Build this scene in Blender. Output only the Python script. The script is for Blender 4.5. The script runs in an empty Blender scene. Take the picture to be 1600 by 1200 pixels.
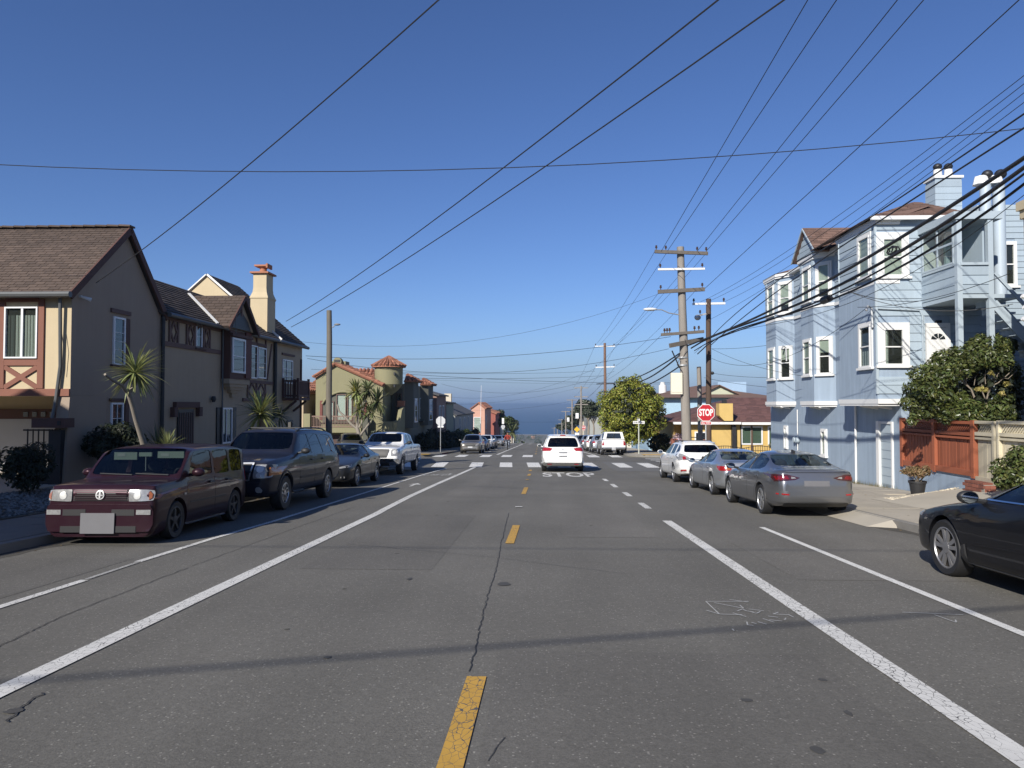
import bpy, bmesh, math, random
from mathutils import Vector, Matrix
from mathutils.bvhtree import BVHTree
from mathutils.geometry import delaunay_2d_cdt, tessellate_polygon
random.seed(7)
sc = bpy.context.scene
COL = sc.collection
rad = math.radians

# ---------------------------------------------------------------- camera, sky, sun, exposure
FPX = 1117.0                                     # focal length in pixels of a 1600 px wide picture
pitch = math.atan(32 / FPX)
yaw = math.atan(43 / FPX * math.cos(pitch))
EYE = Vector((0, 0, 1.6))
RZ = Matrix.Rotation(yaw, 3, 'Z')
FWD = RZ @ Vector((0, math.cos(pitch), math.sin(pitch)))
UPV = RZ @ Vector((0, -math.sin(pitch), math.cos(pitch)))
RGT = RZ @ Vector((1, 0, 0))
cam = bpy.data.cameras.new('camera')
cam.sensor_width = 36
cam.lens = FPX / 1600 * 36
cam.clip_start, cam.clip_end = 0.1, 90000
camo = bpy.data.objects.new('camera', cam)
COL.objects.link(camo)
camo.location = EYE
camo.rotation_euler = (math.pi / 2 + pitch, 0, yaw)
sc.camera = camo

SUN = Vector((-0.78, -1.5, 1.0)).normalized()    # towards the sun
SUN_EL = math.asin(SUN.z)
SUN_ROT = math.atan2(SUN.x, SUN.y)
world = bpy.data.worlds.new('World')
sc.world = world
world.use_nodes = True
wn = world.node_tree
sky = wn.nodes.new('ShaderNodeTexSky')
sky.sky_type = 'NISHITA'
sky.sun_disc = False
sky.sun_elevation = SUN_EL
sky.sun_rotation = SUN_ROT
sky.altitude = 60
sky.air_density = 1.0
sky.dust_density = 0.25
sky.ozone_density = 3.2
bgn = wn.nodes['Background']
bgn.inputs['Strength'].default_value = 0.076
# clean blue sea air overhead, sinking into a grey-blue marine layer all round the horizon
tint = wn.nodes.new('ShaderNodeMix'); tint.data_type = 'RGBA'; tint.blend_type = 'MULTIPLY'; tint.inputs['Factor'].default_value = 1
wn.links.new(sky.outputs[0], tint.inputs['A']); tint.inputs['B'].default_value = (.67, .81, 1.15, 1)
tcw = wn.nodes.new('ShaderNodeTexCoord'); sep = wn.nodes.new('ShaderNodeSeparateXYZ'); wn.links.new(tcw.outputs['Generated'], sep.inputs[0])
def wm(op, a, b=0):
    n = wn.nodes.new('ShaderNodeMath'); n.operation = op
    for i, v in enumerate((a, b)):
        if isinstance(v, (int, float)): n.inputs[i].default_value = v
        else: wn.links.new(v, n.inputs[i])
    return n.outputs[0]
fz = wm('EXPONENT', wm('MULTIPLY', wm('POWER', wm('DIVIDE', wm('MAXIMUM', sep.outputs['Z'], 0.0), .055), 1.3), -1.0))
lay = wn.nodes.new('ShaderNodeMix'); lay.data_type = 'RGBA'; wn.links.new(fz, lay.inputs['Factor'])
wn.links.new(tint.outputs['Result'], lay.inputs['A']); lay.inputs['B'].default_value = (.235 / .095, .33 / .095, .52 / .095, 1)
wn.links.new(lay.outputs['Result'], bgn.inputs['Color'])
sun = bpy.data.lights.new('sun', 'SUN')
sun.energy = 5.0
sun.angle = rad(0.55)
sun.color = (1, 0.945, 0.86)
suno = bpy.data.objects.new('sun', sun)
COL.objects.link(suno)
suno.rotation_euler = SUN.to_track_quat('Z', 'Y').to_euler()
sc.view_settings.view_transform = 'Standard'
sc.view_settings.look = 'None'
sc.view_settings.gamma = 1
sc.view_settings.use_curve_mapping = False
sc.view_settings.exposure = 0.33
sc.cycles.max_bounces = 8
sc.cycles.transparent_max_bounces = 24

# ---------------------------------------------------------------- where a photo point lies on a known plane
def ray(x, y):
    return FWD + RGT * ((x - 800) / FPX) - UPV * ((y - 600) / FPX)
def on_x(x, y, X0):
    d = ray(x, y); return EYE + d * (X0 / d.x)
def on_y(x, y, Y0):
    d = ray(x, y); return EYE + d * (Y0 / d.y)

GP = [(-80, 3.6), (37, -1.665), (40.5, -1.69), (50, -2.07), (53, -2.15), (148, -6.4), (170, -7.7), (700, -47.8), (1500, -62)]
def g(y):
    for (a, za), (b, zb) in zip(GP, GP[1:]):
        if y <= b: return za + (zb - za) * (y - a) / (b - a)
    return GP[-1][1]

# ---------------------------------------------------------------- materials
MATS = {}
def new_mat(name):
    m = bpy.data.materials.new(name); m.use_nodes = True
    nt = m.node_tree
    return m, nt, nt.nodes['Principled BSDF']
def link(nt, a, b): nt.links.new(a, b)
def node(nt, t, **kw):
    n = nt.nodes.new(t)
    for k, v in kw.items(): setattr(n, k, v)
    return n
def mathn(nt, op, a, b=None, c=None):
    n = node(nt, 'ShaderNodeMath', operation=op)
    for i, v in enumerate((a, b, c)):
        if v is None: continue
        if isinstance(v, (int, float)): n.inputs[i].default_value = v
        else: link(nt, v, n.inputs[i])
    return n.outputs[0]
def coords(nt, obj=False):
    if obj: return node(nt, 'ShaderNodeTexCoord').outputs['Object']
    return node(nt, 'ShaderNodeNewGeometry').outputs['Position']
def noise(nt, vec, scale, detail=4, rough=.6, stretch=None):
    if stretch:
        mp = node(nt, 'ShaderNodeMapping'); mp.inputs['Scale'].default_value = stretch
        link(nt, vec, mp.inputs['Vector']); vec = mp.outputs[0]
    n = node(nt, 'ShaderNodeTexNoise')
    n.inputs['Scale'].default_value = scale; n.inputs['Detail'].default_value = detail; n.inputs['Roughness'].default_value = rough
    link(nt, vec, n.inputs['Vector'])
    return n.outputs['Fac']
def M(name, col, rough=.6, var=.12, scale=2.5, metal=0, coat=0, island=0, orand=0, bump=0, bscale=60, streak=0, spec=.5, obj=False, hue=0, stretch=None):
    """one procedural surface: colour with noise, grime streaks, per-piece variation and fine relief"""
    if name in MATS: return MATS[name]
    m, nt, b = new_mat(name)
    P = coords(nt, obj)
    v = mathn(nt, 'MULTIPLY_ADD', noise(nt, P, scale, 5, .62, stretch), 2 * var, 1 - var)
    if streak:
        s = noise(nt, P, 1, 5, .6, (7, 7, .5))
        v = mathn(nt, 'MULTIPLY', v, mathn(nt, 'MULTIPLY_ADD', s, 2 * streak, 1 - streak))
    if island:
        r = node(nt, 'ShaderNodeNewGeometry').outputs['Random Per Island']
        v = mathn(nt, 'MULTIPLY', v, mathn(nt, 'MULTIPLY_ADD', r, 2 * island, 1 - island))
    if orand:
        r = node(nt, 'ShaderNodeObjectInfo').outputs['Random']
        v = mathn(nt, 'MULTIPLY', v, mathn(nt, 'MULTIPLY_ADD', r, 2 * orand, 1 - orand))
    hs = node(nt, 'ShaderNodeHueSaturation')
    hs.inputs['Color'].default_value = (*col, 1)
    link(nt, v, hs.inputs['Value'])
    if hue:
        src = node(nt, 'ShaderNodeNewGeometry').outputs['Random Per Island']
        w = node(nt, 'ShaderNodeTexWhiteNoise', noise_dimensions='1D'); link(nt, src, w.inputs['W'])
        link(nt, mathn(nt, 'MULTIPLY_ADD', w.outputs['Value'], 2 * hue, .5 - hue), hs.inputs['Hue'])
    link(nt, hs.outputs[0], b.inputs['Base Color'])
    b.inputs['Roughness'].default_value = rough
    b.inputs['Metallic'].default_value = metal
    b.inputs['Coat Weight'].default_value = coat
    b.inputs['Coat Roughness'].default_value = .04
    b.inputs['Specular IOR Level'].default_value = spec
    if bump:
        bn = node(nt, 'ShaderNodeBump'); bn.inputs['Strength'].default_value = min(1, bump); bn.inputs['Distance'].default_value = .012
        link(nt, noise(nt, P, bscale, 5, .65), bn.inputs['Height'])
        link(nt, bn.outputs[0], b.inputs['Normal'])
    MATS[name] = m
    return m
def car_paint(name, col, metal=.35, rough=.32, dust=.06):
    if name in MATS: return MATS[name]
    m, nt, b = new_mat(name)
    P = coords(nt, True)
    d = noise(nt, P, 3.0, 5, .6)
    mx = node(nt, 'ShaderNodeMix', data_type='RGBA')
    link(nt, mathn(nt, 'MULTIPLY', d, dust * 2), mx.inputs['Factor'])
    mx.inputs['A'].default_value = (*col, 1); mx.inputs['B'].default_value = (.24, .22, .19, 1)
    b.inputs['Specular IOR Level'].default_value = .5 if metal > .4 or col[0] > .3 else .12
    link(nt, mx.outputs['Result'], b.inputs['Base Color'])
    b.inputs['Metallic'].default_value = metal
    b.inputs['Roughness'].default_value = rough
    b.inputs['Coat Weight'].default_value = 1 if max(col) > .1 else .6
    b.inputs['Coat IOR'].default_value = 1.5 if max(col) > .1 else 1.33
    link(nt, mathn(nt, 'MULTIPLY_ADD', d, dust * 1.2, .03), b.inputs['Coat Roughness'])
    MATS[name] = m
    return m
def glass(name, tint, gloss=.75):
    """thin tinted pane: see-through by its tint, mirror by the angle"""
    if name in MATS: return MATS[name]
    m = bpy.data.materials.new(name); m.use_nodes = True
    nt = m.node_tree; nt.nodes.remove(nt.nodes['Principled BSDF'])
    t = node(nt, 'ShaderNodeBsdfTransparent'); t.inputs[0].default_value = (*tint, 1)
    gl = node(nt, 'ShaderNodeBsdfGlossy'); gl.inputs['Roughness'].default_value = .015; gl.inputs['Color'].default_value = (gloss, gloss, gloss, 1)
    fr = node(nt, 'ShaderNodeFresnel'); fr.inputs['IOR'].default_value = 1.62
    wv = node(nt, 'ShaderNodeBump'); wv.inputs['Strength'].default_value = .05; wv.inputs['Distance'].default_value = .02
    link(nt, noise(nt, coords(nt, True), 1.3, 2), wv.inputs['Height'])
    link(nt, wv.outputs[0], gl.inputs['Normal'])
    mx = node(nt, 'ShaderNodeMixShader')
    bf = node(nt, 'ShaderNodeNewGeometry').outputs['Backfacing']     # the pane mirrors on its outer face only
    link(nt, mathn(nt, 'MULTIPLY', fr.outputs[0], mathn(nt, 'SUBTRACT', 1.0, bf)), mx.inputs[0]); link(nt, t.outputs[0], mx.inputs[1]); link(nt, gl.outputs[0], mx.inputs[2])
    link(nt, mx.outputs[0], nt.nodes['Material Output'].inputs[0])
    MATS[name] = m
    return m

# ---------------------------------------------------------------- mesh builder
WORLD_LOC = {}
class MB:
    def __init__(s): s.v, s.f, s.mi, s.cur = [], [], [], 0
    def add(s, vs, fs):
        o = len(s.v); s.v += [Vector(v) for v in vs]
        for f in fs: s.f.append([i + o for i in f]); s.mi.append(s.cur)
        return s
    def box(s, x0, y0, z0, x1, y1, z1):
        x0, x1 = sorted((x0, x1)); y0, y1 = sorted((y0, y1)); z0, z1 = sorted((z0, z1))
        return s.add([(x0, y0, z0), (x1, y0, z0), (x1, y1, z0), (x0, y1, z0), (x0, y0, z1), (x1, y0, z1), (x1, y1, z1), (x0, y1, z1)],
                     [(0, 3, 2, 1), (4, 5, 6, 7), (0, 1, 5, 4), (1, 2, 6, 5), (2, 3, 7, 6), (3, 0, 4, 7)])
    def hexa(s, pts):      # 4 bottom, 4 top corners
        return s.add(pts, [(0, 3, 2, 1), (4, 5, 6, 7), (0, 1, 5, 4), (1, 2, 6, 5), (2, 3, 7, 6), (3, 0, 4, 7)])
    def prism(s, poly, vec):
        n = len(poly); vec = Vector(vec)
        P = [Vector(p) for p in poly]
        nrm = Vector((0, 0, 0))
        for i in range(n): nrm += P[i].cross(P[(i + 1) % n])
        if nrm.dot(vec) > 0: P.reverse()
        fs = [list(range(n)), [2 * n - 1 - i for i in range(n)]]
        for i in range(n):
            j = (i + 1) % n; fs.append([j, i, n + i, n + j])
        return s.add(P + [p + vec for p in P], fs)
    def beam(s, p, q, w, h, up=(0, 0, 1)):
        p, q = Vector(p), Vector(q); d = (q - p).normalized(); up = Vector(up)
        if abs(d.dot(up)) > .99: up = Vector((0, 1, 0))
        a = d.cross(up).normalized() * (w / 2); b = a.cross(d).normalized() * (h / 2)
        return s.hexa([p - a - b, p + a - b, q + a - b, q - a - b, p - a + b, p + a + b, q + a + b, q - a + b])
    def tube(s, pts, r, n=8, cap=True):
        pts = [Vector(p) for p in pts]; R = r if isinstance(r, (list, tuple)) else [r] * len(pts)
        vs, fs = [], []; up = Vector((0.03, .1, 1)).normalized(); a = None
        for i, p in enumerate(pts):
            d = (pts[min(i + 1, len(pts) - 1)] - pts[max(i - 1, 0)]).normalized()
            if a is None:
                a = d.cross(up)
                if a.length < .2: a = d.cross(Vector((1, 0, 0)))
            a = (a - d * a.dot(d)).normalized(); b = d.cross(a)
            for k in range(n):
                t = 2 * math.pi * k / n; vs.append(p + (a * math.cos(t) + b * math.sin(t)) * R[i])
        for i in range(len(pts) - 1):
            for k in range(n):
                l = (k + 1) % n; fs.append((i * n + k, i * n + l, (i + 1) * n + l, (i + 1) * n + k))
        if cap: fs += [tuple(reversed(range(n))), tuple(range((len(pts) - 1) * n, len(pts) * n))]
        return s.add(vs, fs)
    def lathe(s, prof, c=(0, 0, 0), n=16, axis='z', cap=True, a0=0, a1=2 * math.pi):
        c = Vector(c); vs, fs = [], []; full = abs(a1 - a0 - 2 * math.pi) < 1e-6; m = n if full else n + 1
        for r, h in prof:
            for k in range(m):
                t = a0 + (a1 - a0) * k / n
                x, y = r * math.cos(t), r * math.sin(t)
                vs.append(c + (Vector((x, y, h)) if axis == 'z' else Vector((x, h, y)) if axis == 'y' else Vector((h, x, y))))
        for i in range(len(prof) - 1):
            for k in range(n):
                l = (k + 1) % m; q = (i * m + k, i * m + l, (i + 1) * m + l, (i + 1) * m + k)
                fs.append(q if axis != 'y' else q[::-1])
        if cap and full:
            e = [tuple(reversed(range(m))), tuple(range((len(prof) - 1) * m, len(prof) * m))]
            fs += e if axis != 'y' else [t[::-1] for t in e]
        return s.add(vs, fs)
    def ball(s, c, rx, ry, rz, nu=14, nv=9):
        pr = [(max(.001, math.sin(math.pi * i / nv)), -math.cos(math.pi * i / nv)) for i in range(nv + 1)]
        t = MB().lathe(pr, n=nu); c = Vector(c)
        return s.add([c + Vector((v.x * rx, v.y * ry, v.z * rz)) for v in t.v], t.f)
    def quad(s, a, b, c, d): return s.add([a, b, c, d], [(0, 1, 2, 3)])
    def build(s, name, mat, parent=None, smooth=None, kind=None):
        me = bpy.data.meshes.new(name)
        off = WORLD_LOC.get(parent.name, Vector()) if parent else Vector()
        me.from_pydata([v - off for v in s.v], [], s.f)
        for m in (mat if isinstance(mat, (list, tuple)) else [mat]): me.materials.append(m)
        if s.mi and max(s.mi): me.polygons.foreach_set('material_index', s.mi)
        if smooth is not None:
            me.polygons.foreach_set('use_smooth', [True] * len(me.polygons)); me.set_sharp_from_angle(angle=rad(smooth))
        me.update()
        o = bpy.data.objects.new(name, me); COL.objects.link(o)
        if parent: o.parent = parent; WORLD_LOC[o.name] = off
        if kind: o['kind'] = kind
        return o
def tag(o, label, cat, group=None):
    o['label'] = label; o['category'] = cat
    if group: o['group'] = group
    return o
def thing(name, label, cat, loc=(0, 0, 0), group=None, rz=0):
    o = bpy.data.objects.new(name, None); COL.objects.link(o)
    o.empty_display_size = .3; o.location = loc; o.rotation_euler = (0, 0, rz); WORLD_LOC[o.name] = Vector(loc)
    return tag(o, label, cat, group)
UNIT = {}
def piece(name, mat, parent, c, size, rot=None):
    """one small box of its own, sharing its mesh with its like"""
    key = mat.name
    if key not in UNIT:
        me = bpy.data.meshes.new('unit_box'); b = MB().box(-.5, -.5, -.5, .5, .5, .5)
        me.from_pydata(b.v, [], b.f); me.materials.append(mat); UNIT[key] = me
    o = bpy.data.objects.new(name, UNIT[key]); COL.objects.link(o)
    o.parent = parent; off = WORLD_LOC.get(parent.name, Vector()) if parent else Vector()
    o.location = Vector(c) - off; o.scale = size
    if rot is not None: o.rotation_mode = 'QUATERNION'; o.rotation_quaternion = rot
    WORLD_LOC[o.name] = Vector(c)
    return o
def stick(name, mat, parent, p, q, w, h, up=(0, 0, 1)):
    """a box piece running from p to q"""
    p, q = Vector(p), Vector(q); d = (q - p); L = d.length; d.normalize(); up = Vector(up)
    if abs(d.dot(up)) > .99: up = Vector((0, 1, 0))
    a = d.cross(up).normalized(); b = a.cross(d)
    return piece(name, mat, parent, (p + q) / 2, (w, L, h), Matrix((a, d, b)).transposed().to_quaternion())
def copy_tree(o, parent=None):
    c = o.copy(); COL.objects.link(c); c.parent = parent
    for ch in list(o.children): copy_tree(ch, c)
    return c
def structure(o): o['kind'] = 'structure'; return o

class Wall:
    """a vertical plane: u runs along it, d out of it; it also reads photo points that lie on it"""
    def __init__(s, o, u, n): s.o, s.u, s.n = Vector(o), Vector(u).normalized(), Vector(n).normalized()
    def p(s, u, d, z): return s.o + s.u * u + s.n * d + Vector((0, 0, z))
    def px(s, x, y):
        d = ray(x, y); t = (s.o - EYE).dot(s.n) / d.dot(s.n); q = EYE + d * t
        return (q - s.o).dot(s.u), q.z
    def rect(s, x0, y0, x1, y1):
        (a, za), (b, zb) = s.px(x0, y0), s.px(x1, y1); return min(a, b), max(a, b), min(za, zb), max(za, zb)
    def box(s, mb, u0, u1, d0, d1, z0, z1):
        P = s.p
        h = [P(u0, d0, z0), P(u1, d0, z0), P(u1, d1, z0), P(u0, d1, z0), P(u0, d0, z1), P(u1, d0, z1), P(u1, d1, z1), P(u0, d1, z1)]
        if s.u.cross(s.n).z < 0: h = [h[1], h[0], h[3], h[2], h[5], h[4], h[7], h[6]]
        mb.hexa(h); return mb
    def piece(s, name, mat, parent, u0, u1, d0, d1, z0, z1):
        q = Matrix((s.u, s.n, s.u.cross(s.n))).transposed()
        return piece(name, mat, parent, s.p((u0 + u1) / 2, (d0 + d1) / 2, (z0 + z1) / 2), (abs(u1 - u0), abs(d1 - d0), abs(z1 - z0)), q.to_quaternion())
    def stick(s, name, mat, parent, a, b, w, d0, d1):
        return stick(name, mat, parent, s.p(a[0], (d0 + d1) / 2, a[1]), s.p(b[0], (d0 + d1) / 2, b[1]), w, d1 - d0, s.n)
def window(wall, r, parent, frame_m, fw=.06, depth=.07, mull=(), mulv=(), pane_m=None, curtain=None, back_m=None, sill=0, casing=0, head=0, bar=.035, arch=0):
    """a window with its own frame, pane, curtain: r = (u0, u1, z0, z1) of the outside of the frame"""
    u0, u1, z0, z1 = r; f = MB(); D = depth
    wall.box(f, u0, u0 + fw, .001, D, z0, z1); wall.box(f, u1 - fw, u1, .001, D, z0, z1)
    wall.box(f, u0 + fw, u1 - fw, .001, D, z1 - fw, z1); wall.box(f, u0 + fw, u1 - fw, .001, D, z0, z0 + fw)
    for t in mull:
        z = z0 + (z1 - z0) * t; wall.box(f, u0 + fw, u1 - fw, D * .42, D * .8, z - bar / 2, z + bar / 2)
    for t in mulv:
        u = u0 + (u1 - u0) * t; wall.box(f, u - bar / 2, u + bar / 2, D * .45, D * .86, z0 + fw, z1 - fw)
    if casing:
        c = casing
        wall.box(f, u0 - c, u0 - .002, .001, D * .7, z0 - c * .3, z1 + c); wall.box(f, u1 + .002, u1 + c, .001, D * .7, z0 - c * .3, z1 + c)
        wall.box(f, u0 - .002, u1 + .002, .001, D * .7, z1 + .002, z1 + c)
    if sill: wall.box(f, u0 - casing - .05, u1 + casing + .05, .001, D + sill, z0 - .07, z0 - .004)
    o = f.build('window', frame_m, parent)
    e = MB(); wall.box(e, u0 + fw * .9, u1 - fw * .9, D * .30, D * .36, z0 + fw * .9, z1 - fw * .9)
    e.build('pane', pane_m or MATS['dark_pane'], o)
    if back_m:
        e = MB(); wall.box(e, u0 + fw * .9, u1 - fw * .9, .002, .006, z0 + fw * .9, z1 - fw * .9); e.build('room_behind', back_m, o)
    if curtain:
        for (a, b, cz0, cz1, cm, folds) in curtain:
            e = MB(); n = max(2, folds * 6); W = u1 - u0 - 2 * fw; H = z1 - z0 - 2 * fw
            pts = []
            for i in range(n + 1):
                t = i / n; u = u0 + fw + W * (a + (b - a) * t); d = D * (.15 + (.09 * math.sin(t * folds * 2 * math.pi) if folds > 1 else 0))
                pts.append((u, d))
            vs = [wall.p(u, d, z0 + fw + H * cz0) for u, d in pts] + [wall.p(u, d, z0 + fw + H * cz1) for u, d in pts]
            e.add(vs, [(i, i + 1, n + 2 + i, n + 1 + i) for i in range(n)])
            e.build('curtain' if folds > 1 else 'blind', cm, o, smooth=60)
    return o
def siding(wall, u0, u1, z0, z1, pitch_, mat, parent, holes=(), th=.022, rows=None, gap=.012):
    """overlapping boards, each an object; holes = rects (u0,u1,z0,z1) left free"""
    z = z0; k = 0
    while z < z1 - .02:
        zt = min(z + pitch_, z1)
        spans = [(u0, u1)]
        for a, b, c, d in holes:
            if c < zt - .01 and d > z + .01:
                ns = []
                for p, q in spans:
                    if b <= p or a >= q: ns.append((p, q)); continue
                    if a > p: ns.append((p, a))
                    if b < q: ns.append((b, q))
                spans = ns
        for p, q in spans:
            if q - p > .02:
                q3 = Matrix((wall.u, wall.n, wall.u.cross(wall.n))).transposed()
                tilt = Matrix.Rotation(.07 * (1 if wall.u.cross(wall.n).z > 0 else -1), 3, 'X')
                piece('siding_board', mat, parent, wall.p((p + q) / 2, th / 2 + .004, (z + zt) / 2), (q - p, th, zt - z - gap), (q3 @ tilt).to_quaternion())
        z = zt; k += 1
def roof_slab(name, mat, parent, a, b, c, d, th=.09):
    """a, b along the eave, c, d along the ridge (c above b)"""
    a, b, c, d = map(Vector, (a, b, c, d)); n = (b - a).cross(d - a).normalized()
    if n.z < 0: n = -n
    return MB().hexa([a - n * th, b - n * th, c - n * th, d - n * th, a, b, c, d]).build(name, mat, parent) if (b - a).cross(d - a).z > 0 else \
        MB().hexa([b - n * th, a - n * th, d - n * th, c - n * th, b, a, d, c]).build(name, mat, parent)
def shingles(mat, parent, a, b, c, d, w=.3, e=.15, th=.02, limit=0, name='shingle', rnd=.25):
    """rows of single slabs on a roof plane a-b (eave) d-c (ridge); the first `limit` are objects, the rest one part"""
    a, b, c, d = map(Vector, (a, b, c, d)); n = (b - a).cross(d - a).normalized()
    if n.z < 0: n = -n
    H = ((d + c) / 2 - (a + b) / 2).length; rows = int(H / e); mb = MB(); cnt = 0; rg = random.Random(3)
    for r in range(rows):
        t0, t1 = r / rows, min(1, (r + 1.25) / rows)
        l0, r0, l1, r1 = a.lerp(d, t0), b.lerp(c, t0), a.lerp(d, t1), b.lerp(c, t1)
        W = (r0 - l0).length; N = max(1, int(W / w)); off = (r % 2) * .5
        cuts = [0] + [min(1, max(0, (i + off + rg.uniform(-rnd, rnd) * .5) / N)) for i in range(0 if off else 1, N)] + [1]
        for s0, s1 in zip(cuts, cuts[1:]):
            if (s1 - s0) * W < .02: continue
            gp = .006 / max(W, .1)
            p0, p1, p2, p3 = l0.lerp(r0, s0 + gp), l0.lerp(r0, s1 - gp), l1.lerp(r1, s1 - gp), l1.lerp(r1, s0 + gp)
            lift = n * (th + rg.uniform(0, .005)); top = n * .004
            h = [p0 + n * .001, p1 + n * .001, p2 - n * .002, p3 - n * .002, p0 + lift, p1 + lift, p2 + top, p3 + top]
            if (p1 - p0).cross(p3 - p0).dot(n) < 0: h = [h[1], h[0], h[3], h[2], h[5], h[4], h[7], h[6]]
            if cnt < limit: MB().hexa(h).build(name, mat, parent)
            else: mb.hexa(h)
            cnt += 1
    if mb.v: mb.build(name + '_courses', mat, parent, kind='stuff')
def tiles(mat, parent, a, b, c, d, r=.11, seg=.42):
    """barrel tiles: half round rows running up the roof plane, joined as one part"""
    a, b, c, d = map(Vector, (a, b, c, d)); n = (b - a).cross(d - a).normalized()
    if n.z < 0: n = -n
    W = (b - a).length; N = max(2, int(W / (2 * r * 1.05))); mb = MB(); rg = random.Random(5)
    for i in range(N):
        t = (i + .5) / N; p, q = a.lerp(b, t), d.lerp(c, t); L = (q - p).length
        k = max(1, int(L / seg)); side = (b - a).normalized(); up = (q - p).normalized() if L > .05 else None
        if up is None: continue
        for j in range(k):
            s0, s1 = p.lerp(q, j / k), p.lerp(q, min(1, (j + 1.12) / k))
            r0, r1 = r * rg.uniform(.98, 1.08), r * .82
            vs = []
            for o_, rr in ((s0 + n * .03, r0), (s1 + n * .005, r1)):
                for m in range(6):
                    th = math.pi * m / 5; vs.append(o_ + side * (math.cos(th) * rr) + n * (math.sin(th) * rr))
            fs = [(m, m + 1, 7 + m, 6 + m) for m in range(5)] + [(0, 1, 2, 3, 4, 5)]
            if side.cross(up).dot(n) > 0: fs = [f[::-1] for f in fs]
            mb.add(vs, fs)
    return mb.build('barrel_tiles', mat, parent, kind='stuff')
# ---------------------------------------------------------------- shared materials
def asphalt(name, base, speck=.5):
    m, nt, b = new_mat(name); P = coords(nt)
    fine = noise(nt, P, 62, 3, .8); mid = noise(nt, P, 22, 4, .6); big = noise(nt, P, .45, 4, .55)
    lane = noise(nt, P, 1, 3, .5, (1.1, .035, 1))
    v = mathn(nt, 'MULTIPLY_ADD', fine, speck * 1.9, 1 - speck * .95)
    v = mathn(nt, 'MULTIPLY', v, mathn(nt, 'MULTIPLY_ADD', mid, .5, .75))
    v = mathn(nt, 'MULTIPLY', v, mathn(nt, 'MULTIPLY_ADD', big, .55, .72))
    v = mathn(nt, 'MULTIPLY', v, mathn(nt, 'MULTIPLY_ADD', lane, .5, .75))
    vo = node(nt, 'ShaderNodeTexVoronoi'); vo.inputs['Scale'].default_value = 60; link(nt, P, vo.inputs['Vector'])
    chip = mathn(nt, 'GREATER_THAN', node_sep(nt, vo.outputs['Color']), .93)
    chip = mathn(nt, 'MULTIPLY', chip, mathn(nt, 'LESS_THAN', vo.outputs['Distance'], .42))
    v = mathn(nt, 'MULTIPLY', v, mathn(nt, 'MULTIPLY_ADD', chip, .9, 1))
    hs = node(nt, 'ShaderNodeHueSaturation'); hs.inputs['Color'].default_value = (*base, 1); link(nt, v, hs.inputs['Value'])
    link(nt, hs.outputs[0], b.inputs['Base Color'])
    b.inputs['Roughness'].default_value = .88; b.inputs['Specular IOR Level'].default_value = .3
    bn = node(nt, 'ShaderNodeBump'); bn.inputs['Strength'].default_value = .55; bn.inputs['Distance'].default_value = .008
    link(nt, fine, bn.inputs['Height']); link(nt, bn.outputs[0], b.inputs['Normal'])
    MATS[name] = m; return m
def node_sep(nt, col):
    s = node(nt, 'ShaderNodeSeparateColor'); link(nt, col, s.inputs[0]); return s.outputs[0]
def road_paint(name, col, wear=.5, crack=.05, under=(.085, .083, .078)):
    m, nt, b = new_mat(name); P = coords(nt)
    mp = node(nt, 'ShaderNodeMapping'); mp.inputs['Scale'].default_value = (1, .55, 1)
    wob = node(nt, 'ShaderNodeVectorMath', operation='ADD'); link(nt, P, wob.inputs[0])
    nn = node(nt, 'ShaderNodeTexNoise'); nn.inputs['Scale'].default_value = 9; link(nt, P, nn.inputs['Vector'])
    sc_ = node(nt, 'ShaderNodeVectorMath', operation='SCALE'); sc_.inputs['Scale'].default_value = .05; link(nt, nn.outputs['Color'], sc_.inputs[0])
    link(nt, sc_.outputs[0], wob.inputs[1]); link(nt, wob.outputs[0], mp.inputs['Vector'])
    vo = node(nt, 'ShaderNodeTexVoronoi', feature='DISTANCE_TO_EDGE'); vo.inputs['Scale'].default_value = 21
    link(nt, mp.outputs[0], vo.inputs['Vector'])
    region = noise(nt, P, .9, 3)
    wid = mathn(nt, 'MULTIPLY', mathn(nt, 'SUBTRACT', region, .25), crack * 1.9)
    cr = mathn(nt, 'LESS_THAN', vo.outputs['Distance'], wid)
    chips = mathn(nt, 'GREATER_THAN', noise(nt, P, 42, 4, .75), 1 - .36 * wear - .08)
    k = mathn(nt, 'MAXIMUM', cr, chips)
    dirt = mathn(nt, 'MULTIPLY_ADD', noise(nt, P, 5, 5, .7), .5, .72)
    hs = node(nt, 'ShaderNodeHueSaturation'); hs.inputs['Color'].default_value = (*col, 1); link(nt, dirt, hs.inputs['Value'])
    mx = node(nt, 'ShaderNodeMix', data_type='RGBA'); link(nt, k, mx.inputs['Factor'])
    link(nt, hs.outputs[0], mx.inputs['A']); mx.inputs['B'].default_value = (*under, 1)
    link(nt, mx.outputs['Result'], b.inputs['Base Color']); b.inputs['Roughness'].default_value = .8
    MATS[name] = m; return m
ASPH = asphalt('asphalt', (.130, .124, .109), .62)
ASPH2 = asphalt('old_asphalt', (.125, .12, .11), .5)
WHITE_LINE = road_paint('white_line_paint', (.62, .61, .57))
WHITE_NEW = road_paint('white_crossing_paint', (.66, .65, .61), .25, .02)
WHITE_FAINT = road_paint('rubbed_white_paint', (.40, .395, .37), .95, .06)
YELLOW = road_paint('yellow_paint', (.50, .29, .05), .7, .05)
CHALK = road_paint('chalk', (.40, .40, .385), .6, .0)
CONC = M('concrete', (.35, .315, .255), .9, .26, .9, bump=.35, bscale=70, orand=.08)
CONC2 = M('concrete_driveway', (.38, .345, .28), .9, .22, .8, bump=.3, bscale=60)
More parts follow.
